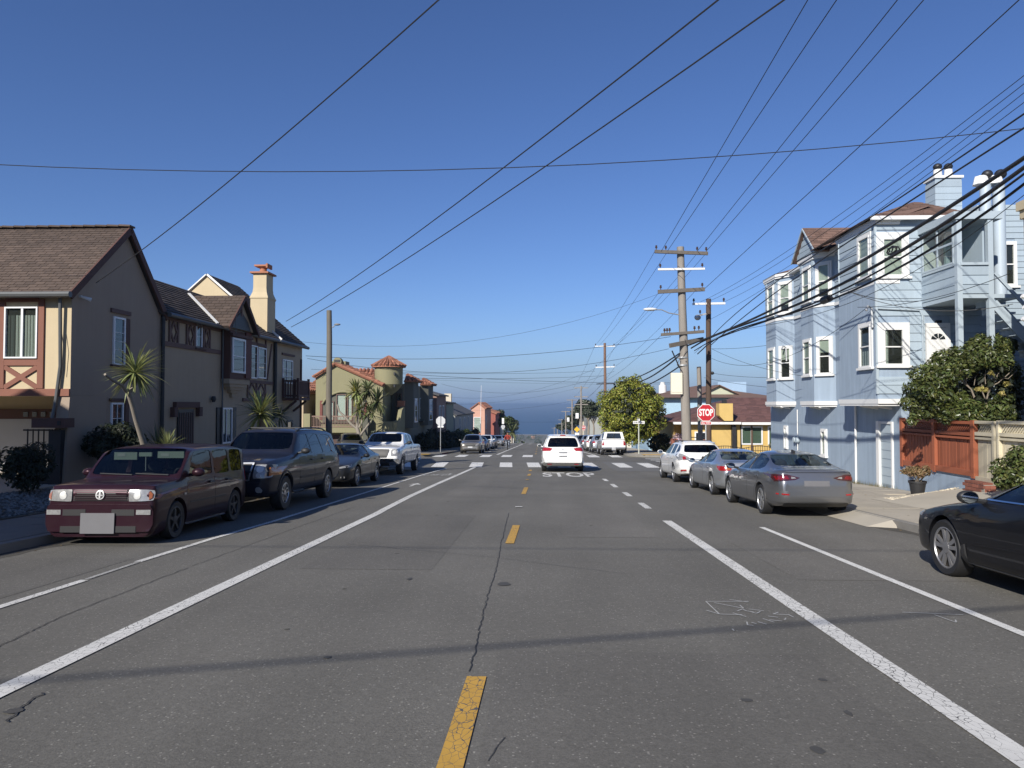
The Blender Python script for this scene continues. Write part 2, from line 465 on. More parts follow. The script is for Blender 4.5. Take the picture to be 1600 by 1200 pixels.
CONC_SHADE = M('shaded_concrete', (.17, .155, .13), .9, .28, 1.1, bump=.4, bscale=60, orand=.15)  # the same concrete, darkened to paint in the shade on the left pavement
KERB = M('kerb_concrete', (.20, .19, .17), .9, .25, 3, bump=.4, bscale=40)
RED_KERB = M('red_kerb_paint', (.16, .035, .03), .8, .25, 5)
SOIL = M('dry_soil', (.12, .10, .07), .95, .3, 1.2, bump=.6, bscale=25)
GRAVEL = M('shaded_gravel', (.17, .165, .15), .9, .1, 3, island=.45)  # white gravel, colour lowered to stand for the house shade over it
TAR = M('tar', (.035, .035, .036), .8, .2, 20)
MATS['dark_pane'] = M('window_glass', (.018, .022, .026), .03, .0, 1, spec=.9)
PANE = glass('clear_pane', (.80, .84, .82))
ROOM = M('dark_room', (.03, .028, .026), .9, .3, 2)
CURTAIN = M('grey_curtain', (.42, .42, .39), .9, .1, 8)
LACE = M('white_curtain', (.70, .70, .66), .9, .08, 8)
BLIND = M('pale_blind', (.55, .56, .50), .8, .05, 4)
WOODG = M('weathered_grey_wood', (.235, .212, .185), .85, .4, 5, bump=.5, bscale=30, streak=.35, stretch=(14, 14, .6))
WOODB = M('dark_creosote_wood', (.075, .048, .034), .85, .35, 3, bump=.4, bscale=30, stretch=(14, 14, .6))
STEEL = M('galvanised_steel', (.46, .47, .47), .45, .12, 6, metal=.6)
BLACKM = M('black_metal', (.018, .018, .02), .5, .2, 6)
RUBBER = M('black_rubber', (.016, .016, .017), .6, .2, 8)
WHITEP = M('white_trim_paint', (.68, .68, .66), .55, .05, 3)

# ---------------------------------------------------------------- ground, sea, roads, pavements
def fy(a, b):
    ys = [a] + [y for y, z in GP if a < y < b] + [b]; out = [ys[0]]
    for p, q in zip(ys, ys[1:]):
        n = max(1, int((q - p) / 6)) if q < 260 else 1
        out += [p + (q - p) * i / n for i in range(1, n + 1)]
    return out
def strip(name, xl, xr, y0, y1, dz, mat, parent=None, skirt=0, extra=()):
    """a sheet that follows the fall of the street between two x edges (numbers or functions of y)"""
    fl = xl if callable(xl) else (lambda y: xl); fr = xr if callable(xr) else (lambda y: xr)
    ys = sorted(set(fy(y0, y1) + [e for e in extra if y0 < e < y1])); mb = MB()
    L = [(fl(y), y, g(y) + dz) for y in ys]; R = [(fr(y), y, g(y) + dz) for y in ys]; n = len(ys)
    mb.add(L + R, [(i, n + i, n + i + 1, i + 1) for i in range(n - 1)])
    if skirt:
        dn = lambda P: [(x, y, z - skirt) for x, y, z in P]
        mb.add(L + dn(L), [(i, i + 1, n + i + 1, n + i) for i in range(n - 1)])
        mb.add(R + dn(R), [(i + 1, i, n + i, n + i + 1) for i in range(n - 1)])
        mb.quad(L[0], dn(L)[0], dn(R)[0], R[0]); mb.quad(R[-1], dn(R)[-1], dn(L)[-1], L[-1])
    return mb.build(name, mat, parent)
XL, XR, PL, PR = -7.3, 6.3, -11.1, 10.2         # kerbs and property lines
gm = MB(); xs = [-3000, -600, -200, -60, -11, 10, 60, 200, 600, 3000]; ys = fy(-80, 1500)
gm.add([(x, y, g(y) - .03) for y in ys for x in xs], [(j * 10 + i, j * 10 + i + 1, j * 10 + i + 11, j * 10 + i + 10) for j in range(len(ys) - 1) for i in range(9)])
structure(gm.build('ground', M('ground_scrub', (.13, .12, .085), .95, .45, .03, bump=.3, bscale=2)))
m, nt, b_ = new_mat('sea_water'); P = coords(nt)
b_.inputs['Base Color'].default_value = (.03, .07, .13, 1); b_.inputs['Roughness'].default_value = .45; b_.inputs['Specular IOR Level'].default_value = .25
w = node(nt, 'ShaderNodeBump'); w.inputs['Strength'].default_value = 1; w.inputs['Distance'].default_value = 3
link(nt, noise(nt, P, 1, 5, .6, (.012, .03, 1)), w.inputs['Height']); link(nt, w.outputs[0], b_.inputs['Normal'])
MATS['sea'] = m
structure(MB().quad((-40000, 1480, -61.9), (40000, 1480, -61.9), (40000, 60000, -61.9), (-40000, 60000, -61.9)).build('sea', m))
structure(strip('beach_sand', -900, 900, 1440, 1500, .6, M('sand', (.34, .30, .22), .95, .1, .02)))
structure(strip('road', XL, XR, -40, 420, 0, ASPH))
structure(strip('cross_street', -160, XL, 37.3, 50, .001, ASPH2)); structure(strip('cross_street', XR, 160, 37.3, 50, .001, ASPH2))
structure(strip('cross_street', -160, XL, 131, 143, .001, ASPH2)); structure(strip('cross_street', XR, 160, 131, 143, .001, ASPH2))
def corner(x, s, r, ya, yb):       # kerb line x with rounded corners of radius r at ya (start) and yb (end)
    def f(y):
        k = 0
        if y < ya + r: k = r - math.sqrt(max(0, r * r - (ya + r - y) ** 2))
        if y > yb - r: k = max(k, r - math.sqrt(max(0, r * r - (y - yb + r) ** 2)))
        return x + s * k
    return f
arc = lambda ya, yb, r: [ya + r * (1 - math.cos(t * math.pi / 16)) for t in range(9)] + [yb - r * (1 - math.cos(t * math.pi / 16)) for t in range(9)]
NEAR = {}
for (ya, yb) in ((-40, 37.3), (50, 131), (143, 300)):
    ex = arc(ya, yb, 3.2)
    for s, xk, xp in ((-1, XL, PL), (1, XR, PR)):
        f = corner(xk, s, 3.2, ya, yb)
        a, b = (f, lambda y, f=f: f(y) + .16) if s > 0 else (lambda y, f=f: f(y) - .16, f)
        structure(strip('kerb', a, b, ya + .01, yb - .01, .13, KERB, skirt=.16, extra=ex))
        h = lambda y, f=f, s=s: f(y) + s * .17
        inner = 60 * s
        near = ya < 0
        a, b = (h, xp) if s > 0 else (xp, h)
        sw = structure(strip('sidewalk', a, b, ya + .02, yb - .02, .10 if near else .128, CONC_SHADE if s < 0 else CONC, skirt=.12, extra=ex))
        if near: NEAR[s] = sw
        for (p, q) in ((ya + .02, ya + 3.6), (yb - 3.6, yb - .02)):
            if p > 0: structure(strip('sidewalk', *( (xp + .01, 60) if s > 0 else (-60, xp - .01)), p, q, .128, CONC, skirt=.12))
# paving slabs of the near pavements, each its own slab with open joints
def slabs(x0, x1, nx, y0, y1, sy, par, cond=lambda x, y: True, mat=None):
    w = (x1 - x0) / nx; y = y0
    while y < y1 - .1:
        for i in range(nx):
            cx, cy = x0 + (i + .5) * w, y + sy / 2
            if cond(cx, cy):
                q = Matrix.Rotation(math.atan((g(cy + .1) - g(cy - .1)) / .2), 3, 'X').to_quaternion()
                piece('paving_slab', mat or CONC, par, (cx, cy, g(cy) + .105 + random.uniform(-.004, .004)), (w - .014, sy - .014, .05), q)
        y += sy
slabs(6.48, 10.18, 3, 5.0, 36.4, 1.28, NEAR[1], lambda x, y: not (y < 19.6 and x > 8.9) and y < 34.2)
slabs(-9.4, -7.48, 2, 5.0, 33.0, 1.1, NEAR[-1], mat=CONC_SHADE)
# sloping planting bed of white gravel in front of the left house
bed = MB(); bed.hexa([(-11.05, 9, g(9)), (-9.45, 9, g(9)), (-9.45, 33, g(33)), (-11.05, 33, g(33)), (-11.05, 9, g(9) + .42), (-9.45, 9, g(9) + .14), (-9.45, 33, g(33) + .14), (-11.05, 33, g(33) + .42)])
structure(bed.build('planting_bed', SOIL))
structure(MB().box(-22, 8.5, -1.2, -11.13, 19.29, -.26).build('garage_apron', CONC))
def pebbles(n, fn, smin, smax, name, mat, rg=random.Random(11)):
    mb = MB()
    for _ in range(n):
        p = Vector(fn(rg)); s = rg.uniform(smin, smax)
        ax = [Vector((rg.uniform(-1, 1), rg.uniform(-1, 1), rg.uniform(-1, 1))).normalized() * s * rg.uniform(.6, 1.1) for _ in range(6)]
        o = [p + Vector((s, 0, 0)) + ax[0] * .3, p + Vector((0, s, 0)) + ax[1] * .3, p - Vector((s, 0, 0)) + ax[2] * .3, p - Vector((0, s, 0)) + ax[3] * .3, p + Vector((0, 0, s * .7)), p - Vector((0, 0, s * .7))]
        mb.add(o, [(0, 1, 4), (1, 2, 4), (2, 3, 4), (3, 0, 4), (1, 0, 5), (2, 1, 5), (3, 2, 5), (0, 3, 5)])
    o = mb.build(name, mat); o['kind'] = 'stuff'; return o
def bedpt(r):
    x = r.uniform(-11, -9.5); y = r.uniform(11, 18.5); return x, y, g(y) + .14 + .28 * (-9.45 - x) / 1.6 + .01
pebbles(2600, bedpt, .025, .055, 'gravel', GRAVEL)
# the right driveway: a ramp rising to the fence line, with a pebble verge
dr = MB()
def zz(x, y): return g(y) + .135 + max(0, (x - 8.0)) * .125
poly = [(8.95, 4.0), (10.2, 4.0), (10.2, 17.4), (8.95, 15.4), (8.0, 14.9), (8.0, 4.0)]
ysd = [4 + i * 1.12 for i in range(13)]
lft = lambda y: 7.9; rgt = lambda y: 10.6
top = [];
for y in ysd: top += [(7.9, y, zz(7.9, y)), (9, y, zz(9, y)), (10.6, y, zz(10.6, y))]
dr.add(top, [(3 * i + k, 3 * i + k + 1, 3 * i + k + 4, 3 * i + k + 3) for i in range(12) for k in (0, 1)])
e = len(ysd) - 1; ye = ysd[-1]
dr.quad((7.9, ye, g(ye)), (10.6, ye, g(ye)), (10.6, ye, zz(10.6, ye)), (7.9, ye, zz(7.9, ye)))
structure(dr.build('driveway', CONC2))
vb = MB(); vb.add([(8.0, 15.6, g(15.6) + .12), (8.6, 20.2, g(20.2) + .12), (10.2, 20.6, g(20.6) + .13), (10.2, 17.2, zz(10.2, 17.2)), (9, 17.4, zz(9, 17.4) - .02)], [(0, 4, 3, 2, 1)])
def vpt(r):
    t = r.random(); k = r.random(); y = 16.9 + t * .9 + k * .5; x = 8.15 + t * 2.0
    return x, y, g(y) + .14 + .25 * (x - 8.0) / 2.2 * (1 - .6 * k)
pebbles(900, vpt, .02, .05, 'verge_gravel', M('tan_pebbles', (.42, .37, .28), .9, .1, 3, island=.4))
# ---------------------------------------------------------------- painted markings (sheets 8 mm proud of the road)
def mark(name, pts, mat, dz=.008, rows=None):
    """pts: closed outline as pairs of left/right points running away from the camera"""
    mb = MB(); L, R = pts
    n = 24; out = []
    for i in range(len(L) - 1):
        k = max(1, int(abs(L[i + 1][1] - L[i][1]) / 2.0))
        for j in range(k + (i == len(L) - 2)):
            t = j / k; a = [L[i][q] + (L[i + 1][q] - L[i][q]) * t for q in (0, 1)]; b = [R[i][q] + (R[i + 1][q] - R[i][q]) * t for q in (0, 1)]
            out.append((a, b))
    vs = [(a[0], a[1], g(a[1]) + dz) for a, b in out] + [(b[0], b[1], g(b[1]) + dz) for a, b in out]; n = len(out)
    mb.add(vs, [(i, n + i, n + i + 1, i + 1) for i in range(n - 1)])
    return structure(mb.build(name, mat))
def bar(name, pts, w, mat, dz=.008):
    """a painted line of width w along pts (x, y)"""
    L, R = [], []
    for i, (x, y) in enumerate(pts):
        ww = w[i] if isinstance(w, (list, tuple)) else w; L.append((x - ww / 2, y)); R.append((x + ww / 2, y))
    return mark(name, (L, R), mat, dz)
bar('lane_line', [(-3.37, 1.5), (-3.37, 14.8), (-3.40, 15.6), (-3.46, 19), (-3.46, 24), (-3.40, 31), (-3.36, 37.2)], .17, WHITE_LINE)
bar('lane_line', [(2.40, 1.5), (2.41, 6), (2.42, 13.8)], .17, WHITE_LINE)
for a, b in ((16.1, 17.5), (19.4, 20.8), (22.8, 24.4), (26.0, 27.4)): bar('lane_dash', [(2.43, a), (2.44, b)], .15, WHITE_LINE)
bar('parking_line', [(3.93, 1.5), (3.93, 12.9)], .10, WHITE_NEW)
bar('parking_line', [(-5.03, 2), (-5.04, 7.8)], .10, WHITE_LINE); bar('parking_line', [(-5.05, 7.85), (-5.08, 8.9)], .06, WHITE_FAINT)
bar('parking_line', [(-5.10, 8.95), (-5.10, 11.0), (-5.0, 13.2), (-4.92, 24), (-4.88, 29.8), (-4.7, 36)], .10, WHITE_LINE)
for a, b in ((2.2, 4.8), (10.75, 12.95), (20.0, 22.6), (29.4, 30.8), (33.5, 34.6)): bar('centre_dash', [(-.45, a), (-.42, b)], .13, YELLOW)
bar('raised_marker', [(-.47, 16.2), (-.47, 16.32)], .16, WHITE_NEW, .02); bar('raised_marker', [(-.45, 26.4), (-.45, 26.7)], .12, YELLOW, .02)
for x in (-8.6, -7.0, -5.35, -3.35, -1.75, -.25, 1.3, 2.75, 4.5, 5.9):
    bar('crossing_bar', [(x, 37.3), (x - .15, 40.6)], .68, WHITE_NEW)
for x in (-7.2, -5.6, -3.85, -2.35, -.85, .6, 2.2, 3.8, 5.4): bar('crossing_bar', [(x, 49.9), (x, 53.1)], .72, WHITE_NEW)
for k in range(5): bar('crossing_bar', [(8.2, 38.3 + k * 2.1), (8.2, 39.0 + k * 2.1)], 2.6, WHITE_NEW, .010)
structure(strip('patched_asphalt', 3.6, 6.2, 33.6, 41.8, .005, M('grey_patch', (.125, .122, .113), .9, .12, 6)))
bar('lane_line', [(-3.2, 54), (-3.05, 128)], .17, WHITE_LINE); bar('lane_line', [(4.15, 50), (3.9, 66)], .15, WHITE_LINE)
bar('lane_line', [(-2.9, 145), (-2.9, 165)], .2, WHITE_LINE)
for k in range(9): bar('lane_dash', [(-4.55, 54 + k * 5), (-4.5, 56.2 + k * 5)], .12, WHITE_LINE)
for k in range(7): bar('centre_dash', [(-.3, 56 + k * 9), (-.3, 58.2 + k * 9)], .12, YELLOW)
for x in (-5, -3.4, -1.8, -.2, 1.4, 3.0): bar('crossing_bar', [(x, 128), (x, 130.6)], .7, WHITE_NEW); bar('crossing_bar', [(x, 144), (x, 146.6)], .7, WHITE_NEW)
# STOP lettering on the road
def word(txt, size, mat, fn, name, parent=None, extr=0, bold=0):
    cu = bpy.data.curves.new('lettering', 'FONT'); cu.body = txt; cu.size = 1; cu.align_x = 'CENTER'; cu.align_y = 'CENTER'; cu.extrude = extr; cu.offset = bold
    t = bpy.data.objects.new('lettering', cu); COL.objects.link(t)
    me = bpy.data.meshes.new_from_object(t.evaluated_get(bpy.context.evaluated_depsgraph_get()))
    bpy.data.objects.remove(t)
    off = WORLD_LOC.get(parent.name, Vector()) if parent else Vector()
    for v in me.vertices: v.co = Vector(fn(v.co.x * size[0], v.co.y * size[1], v.co.z)) - off
    me.materials.clear(); me.materials.append(mat)
    o = bpy.data.objects.new(name, me); COL.objects.link(o); o.parent = parent
    return o
structure(word('STOP', (.93, 4.6), WHITE_LINE, lambda x, y, z: (1.22 + x, 30.2 + y, g(30.2 + y) + .008), 'stop_lettering', bold=.02))
def scrib(name, pts, w, mat, dz=.009):
    mb = MB(); P = [Vector((x, y, g(y) + dz)) for x, y in pts]
    for i, (p, q) in enumerate(zip(P, P[1:])):
        up = Vector((0, 0, (i % 4) * .0005 + (len(bpy.data.meshes) % 5) * .0001)); p, q = p + up, q + up
        d = (q - p).normalized(); s = Vector((-d.y, d.x, 0)).normalized() * w / 2
        mb.quad(p - s, p + s, q + s, q - s) if (s.x * d.y - s.y * d.x) < 0 else mb.quad(p + s, p - s, q - s, q + s)
    return structure(mb.build(name, mat))
def plane_pts(pts):          # photo points on the falling road in front of the camera
    out = []
    for x, y in pts:
        d = ray(x, y); k = 1.6 / (-d.z - .045 * d.y); out.append((d.x * k, d.y * k))
    return out
for pts in ([(1103, 941), (1170, 941)], [(1103, 941), (1124, 961), (1160, 962)], [(1104, 955), (1124, 961)], [(1116, 943), (1162, 952), (1156, 947)], [(1140, 938), (1168, 942)],
            [(1152, 956), (1160, 953), (1166, 956), (1178, 958)], [(1145, 959), (1166, 965)], [(1170, 953), (1194, 956)], [(1172, 957), (1182, 960), (1188, 957)], [(1167, 973), (1168, 978), (1177, 979)],
            [(1174, 974), (1182, 976)], [(1184, 973), (1198, 977)], [(1192, 968), (1210, 974)], [(1202, 970), (1222, 972)], [(1208, 961), (1216, 958), (1208, 961), (1232, 962), (1240, 966)], [(1200, 964), (1216, 966)], [(1226, 970), (1228, 967)],
            [(1410, 958), (1505, 962)], [(1460, 962), (1494, 974), (1493, 970)], [(1144, 984), (1147, 987)]):
    scrib('chalk_mark', plane_pts(pts), .011, CHALK)
def crack(pts, w, sub=22, j=.011):
    rg = random.Random(int(pts[0][0] * 100)); P = plane_pts(pts); out = []
    for (a, b), (c, d) in zip(P, P[1:]):
        for i in range(sub): out.append((a + (c - a) * i / sub + rg.uniform(-j, j), b + (d - b) * i / sub + rg.uniform(-j, j)))
    scrib('road_crack', out, w, TAR, .005)
crack([(-60, 1040), (0, 1010), (100, 962), (300, 885)], .010); crack([(300, 885), (440, 833), (560, 790)], .008)
crack([(735, 1050), (752, 970), (762, 930), (775, 890), (783, 850), (795, 800)], .008)
crack([(10, 1130), (40, 1100), (75, 1080)], .012, 8, .015); crack([(760, 1190), (790, 1150)], .008, 8, .01)
crack([(540, 850), (760, 870), (1000, 900)], .006, 12, .02)
SPOT = M('old_oil_stain', (.058, .056, .052), .8, .3, 15)
for (x, y, a, b) in ((788, 913, .07, .06), (1285, 1063, .03, .02), (1165, 1095, .04, .02), (1325, 1115, .02, .03), (512, 1028, .03, .02), (1278, 1173, .04, .03), (640, 905, .03, .05), (20, 1112, .05, .03)):
    (cx, cy), = plane_pts([(x, y)]); mb = MB(); rg = random.Random(x)
    P = [(cx + a * math.cos(t * .524) * rg.uniform(.7, 1.2), cy + b * 1.6 * math.sin(t * .524) * rg.uniform(.7, 1.2)) for t in range(12)]
    mb.add([(px, py, g(py) + .006) for px, py in P], [tuple(range(12))]); structure(mb.build('road_spot', SPOT))
# repaired utility cuts, gutter grime, oil drips
CUT1, CUT2 = asphalt('patch_asphalt_dark', (.121, .115, .102), .6), asphalt('patch_asphalt_pale', (.137, .130, .115), .6)
for i, (x0, x1, y0, y1, mt) in enumerate(((-2.9, -1.3, 8.6, 14.6, CUT1), (.4, 1.9, 11.5, 17, CUT2), (-6.9, -5.3, 4, 9.2, CUT1), (2.9, 5.9, 8.2, 12.2, CUT2), (-2.6, -.9, 19, 27, CUT2), (-.3, 2.0, 3.2, 5.4, CUT1))):
    structure(strip('road_patch', x0, x1, y0, y1, .0025 + i * .0001, mt))
GRIME = asphalt('gutter_grime', (.075, .07, .06), .5)
for xa, xb, y0, y1 in ((XL - .0, XL + .32, 4, 37), (XR - .30, XR, 4, 37)):
    f0 = lambda y, xa=xa: xa + (.10 * math.sin(y * 1.7) + .07 * math.sin(y * 4.3) if xa > 0 else 0); f1 = lambda y, xb=xb: xb + (.10 * math.sin(y * 1.9) + .07 * math.sin(y * 4.9) if xb < 0 else 0)
    structure(strip('gutter_grime', f0, f1, y0, y1, .003, GRIME, extra=[y0 + k * .3 for k in range(110)]))
rgo = random.Random(17)
for k in range(26):
    cx, cy = rgo.choice([rgo.gauss(-1.9, .15), rgo.gauss(1.0, .2), rgo.gauss(-6.4, .3), rgo.gauss(5.2, .3)]), rgo.uniform(4, 34); r = rgo.uniform(.015, .045)
    mb = MB(); mb.add([(cx + r * math.cos(t * .628) * rgo.uniform(.5, 1.3), cy + r * 1.3 * math.sin(t * .628) * rgo.uniform(.5, 1.3), g(cy) + .0042) for t in range(10)], [tuple(range(10))]); structure(mb.build('oil_spot', GRIME))
ap = MB(); ya_ = [13.1 + k * .6 for k in range(10)]
ap.add([v for y in ya_ for v in ((5.84, y, g(y) + .006), (6.34, y, g(y) + .136))], [(2 * i, 2 * i + 1, 2 * i + 3, 2 * i + 2) for i in range(9)])
for y, s_ in ((ya_[0], -1), (ya_[-1], 1)): ap.add([(5.84, y, g(y) + .006), (6.34, y, g(y) + .136), (6.34, y, g(y)), (6.28, y + s_ * .22, g(y + s_ * .22) + .006)], [(0, 1, 3), (0, 3, 2)])
structure(ap.build('driveway_apron', CONC2))
lit = MB()
for _ in range(700):
    side = rgo.random() < .5; x = (XL + abs(rgo.gauss(0, .15))) if side else (XR - abs(rgo.gauss(0, .15))); 
    if rgo.random() < .35: x = rgo.uniform(6.5, 10.1) if not side else rgo.uniform(-9.4, -7.5)
    y = rgo.uniform(5, 37); z = g(y) + (.137 if abs(x) > 7.32 or x > 6.48 else .006); a = rgo.uniform(0, 6.28); r = rgo.uniform(.015, .035)
    d = Vector((math.cos(a), math.sin(a), 0)) * r; e = Vector((-math.sin(a), math.cos(a), 0)) * r * .45; c = Vector((x, y, z))
    lit.add([c - d, c + e + Vector((0, 0, rgo.uniform(0, .012))), c + d, c - e], [(0, 1, 2, 3)])
o = lit.build('leaf_litter', M('dry_leaf', (.16, .11, .05), .9, .1, 5, island=.5)); o['kind'] = 'stuff'
# bicycle symbol and arrow in the left lane
def arrow(x, y, s, mat):
    P = [(-.05, -1), (.05, -1), (.05, .2), (.28, .1), (0, 1), (-.28, .1), (-.05, .2)]
    mb = MB(); mb.add([(x + a * s, y + b * s, g(y + b * s) + .009) for a, b in P], [(0, 1, 2, 6), (6, 2, 3, 4, 5)]); structure(mb.build('lane_arrow', mat))
arrow(-4.15, 23.6, .75, WHITE_NEW)
ring = lambda cx, cy, r: [(cx + r * math.cos(t * math.pi / 8), cy + 1.0 * r * math.sin(t * math.pi / 8) * 1.6) for t in range(17)]
for pts in (ring(-4.5, 29.6, .3), ring(-3.75, 29.6, .3), [(-4.5, 29.6), (-4.2, 30.6), (-3.85, 30.5), (-4.15, 29.5), (-4.5, 29.6)], [(-3.75, 29.6), (-3.85, 31), (-3.7, 31.1)]): scrib('bicycle_symbol', pts, .09, WHITE_FAINT)
structure(strip('kerb_paint', XL - .005, XL + .004, 53.4, 57, .134, RED_KERB, skirt=.12))
TACT = M('tactile_yellow', (.55, .33, .06), .8, .15, 6)
structure(strip('tactile_ramp', -9.0, -7.9, 50.75, 51.9, .134, TACT)); structure(strip('tactile_ramp', 7.3, 8.6, 50.75, 51.9, .134, TACT))
# ---------------------------------------------------------------- left: half-timbered stucco house
CREAM = M('cream_stucco', (.50, .41, .265), .9, .07, 1.5, bump=.35, bscale=45, streak=.06)
SHADE_STUCCO = M('shaded_cream_stucco', (.375, .30, .21), .9, .07, 1.5, bump=.35, bscale=45, streak=.10)  # the cream stucco again, darkened to stand for shade on the street side
TIMBER = M('red_brown_timber', (.19, .075, .048), .75, .14, 4, orand=.10, bump=.2, bscale=40)
DTIM = M('dark_brown_timber', (.085, .040, .030), .75, .15, 4, orand=.10)
GREYTIM = M('grey_brown_timber', (.14, .085, .07), .8, .15, 4, orand=.08)
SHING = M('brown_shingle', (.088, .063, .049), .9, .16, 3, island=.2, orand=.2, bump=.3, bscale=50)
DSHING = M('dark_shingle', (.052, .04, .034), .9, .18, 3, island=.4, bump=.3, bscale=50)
GUTTER = M('grey_gutter', (.10, .105, .105), .5, .15, 4, metal=.3)
WFRAME = M('white_vinyl_frame', (.72, .73, .73), .4, .04, 3)
GREYDOOR = M('pale_garage_door', (.42, .42, .43), .7, .08, 2)
TERRA = M('terracotta', (.36, .15, .085), .85, .2, 6)
H = thing('tudor_house', 'half-timbered cream house with brown shingle roof, dormer and tall chimney behind the maroon car', 'house', (PL, 16.5, g(16.5)))
wL = Wall((PL, 0, 0), (0, 1, 0), (1, 0, 0)); wF = Wall((0, 16.5, 0), (1, 0, 0), (0, -1, 0))
b = MB()
b.prism([(PL, y, z) for y, z in ((16.5, 1.82), (16.5, 4.22), (18.68, 6.2), (20.45, 4.2), (20.45, 1.82))], (-9, 0, 0))
b.box(-20.1, 19.3, -2, PL - .001, 20.45, 1.82)
wing = MB(); wing.hexa([(PL - .3, 16.15, -2), (PL, 16.15, -2), (PL, 19.3, -2), (PL - .3, 19.3, -2), (PL - .3, 16.5, 1.819), (PL, 16.5, 1.819), (PL, 19.3, 1.819), (PL - .3, 19.3, 1.819)])
b.build('wall', CREAM, H)
wing.build('wing_wall', M('shaded_gable_stucco', (.315, .25, .19), .9, .06, 1.5, bump=.35, bscale=45, streak=.08), H)  # cream wing wall with the shade put into its colour
b = MB(); b.prism([(PL + .001, y, z) for y, z in ((16.5, 1.82), (16.5, 4.22), (18.68, 6.2), (20.45, 4.2), (20.45, -2), (17.95, -2), (17.95, 1.82))], (.004, 0, 0)); b.build('shaded_wall_coat', M('shaded_gable_stucco', (.315, .25, .19), .9, .06, 1.5, bump=.35, bscale=45, streak=.08), H)  # thin sheet over the cream gable side, its colour carries the shade
b = MB(); b.box(-20.1, 20.451, -3, PL, 33, 4.3)
b.prism([(PL, 30.0, 4.3), (-14.25, 30.0, 7.07), (-17.4, 30.0, 4.3)], (0, 3.0, 0)); b.build('side_wall', [SHADE_STUCCO], H)
# roofs
S = lambda *a, **k: shingles(*a, **k)
pf = [(-20.2, 16.28, 4.22), (PL + .12, 16.28, 4.22), (PL + .12, 18.68, 6.36), (-20.2, 18.68, 6.36)]
roof = roof_slab('roof', SHING, H, *pf)
shingles(SHING, roof, (-14.6, 16.28, 4.22), pf[1], pf[2], (-14.6, 18.68, 6.36), .24, .118, .018, limit=290)
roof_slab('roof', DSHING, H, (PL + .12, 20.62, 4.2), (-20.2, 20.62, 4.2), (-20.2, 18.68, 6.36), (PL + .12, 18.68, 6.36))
for k in range(12): piece('ridge_cap', SHING, H, (PL + .02 - k * .32, 18.68, 6.385), (.31, .26, .045), Matrix.Rotation(.05, 3, 'Y').to_quaternion())
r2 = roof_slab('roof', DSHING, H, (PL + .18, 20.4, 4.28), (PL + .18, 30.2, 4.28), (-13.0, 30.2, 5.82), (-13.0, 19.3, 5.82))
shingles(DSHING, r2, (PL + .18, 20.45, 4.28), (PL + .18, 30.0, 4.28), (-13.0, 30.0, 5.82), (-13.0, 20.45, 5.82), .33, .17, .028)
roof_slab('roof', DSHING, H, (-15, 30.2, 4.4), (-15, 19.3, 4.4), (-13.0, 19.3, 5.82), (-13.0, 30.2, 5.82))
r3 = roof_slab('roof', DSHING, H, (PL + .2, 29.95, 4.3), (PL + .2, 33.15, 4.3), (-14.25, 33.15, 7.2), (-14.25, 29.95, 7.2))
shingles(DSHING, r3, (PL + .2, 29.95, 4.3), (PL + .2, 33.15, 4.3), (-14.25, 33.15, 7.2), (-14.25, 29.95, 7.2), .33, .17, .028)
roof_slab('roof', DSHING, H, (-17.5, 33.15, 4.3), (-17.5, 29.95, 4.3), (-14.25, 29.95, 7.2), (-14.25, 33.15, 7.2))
b = MB(); b.prism([(PL + .01, 29.992, 4.36), (-14.25, 29.992, 7.15), (-17.3, 29.992, 4.36)], (0, .006, 0)); b.build('gable_wall', CREAM, H)
stick('rake_board', WHITEP, H, (PL + .15, 29.94, 4.36), (-14.22, 29.94, 7.17), .03, .08, (1, 0, 1)); stick('rake_board', WHITEP, H, (-17.45, 29.94, 4.33), (-14.27, 29.94, 7.17), .03, .05, (-1, 0, 1))
# barge boards, gutter, downspouts
for a, c in (((PL + .13, 16.26, 4.14), (PL + .13, 18.69, 6.3)), ((PL + .13, 20.64, 4.12), (PL + .13, 18.67, 6.3))): stick('barge_board', DTIM, H, a, c, .05, .17, (0, 0, 1))
b = MB(); b.tube([(-20, 16.21, 4.17), (PL + .16, 16.21, 4.17)], .075, 8); b.build('gutter', GUTTER, H, 40)
b = MB(); b.tube([(PL + .26, 20.5, 4.24), (PL + .26, 29.3, 4.24)], .07, 8); b.tube([(PL + .26, 29.4, 4.24), (PL + .26, 33.1, 4.24)], .07, 8); b.build('gutter', GUTTER, H, 40)
b = MB(); b.tube([(PL - .2, 16.38, 4.15), (PL - .2, 16.43, 2.5), (PL - .3, 16.42, 1.6), (PL - .32, 16.3, 1.1)], .04, 8); b.build('downspout', GUTTER, H, 40)
for u, r in ((20.5, .055), (24.46, .03), (29.42, .075)):
    b = MB(); b.tube([(PL + .08, u, 4.2), (PL + .08, u, -1.2)], r, 8); b.build('downspout', BLACKM if u > 29 or u < 21 else GUTTER, H, 40)
b = MB(); b.tube([(PL - .19, 16.4, 3.5), (PL - .1, 16.4, 2.9), (PL - .13, 16.42, 2.3)], .008, 5); b.build('cable', BLACKM, H)
b = MB(); b.box(PL + .001, 16.75, 4.18, PL + .06, 16.8, 4.23); b.tube([(PL + .05, 16.77, 4.2), (PL + .22, 16.9, 4.14)], [.025, .05], 8); b.build('flood_lamp', WHITEP, H, 40)
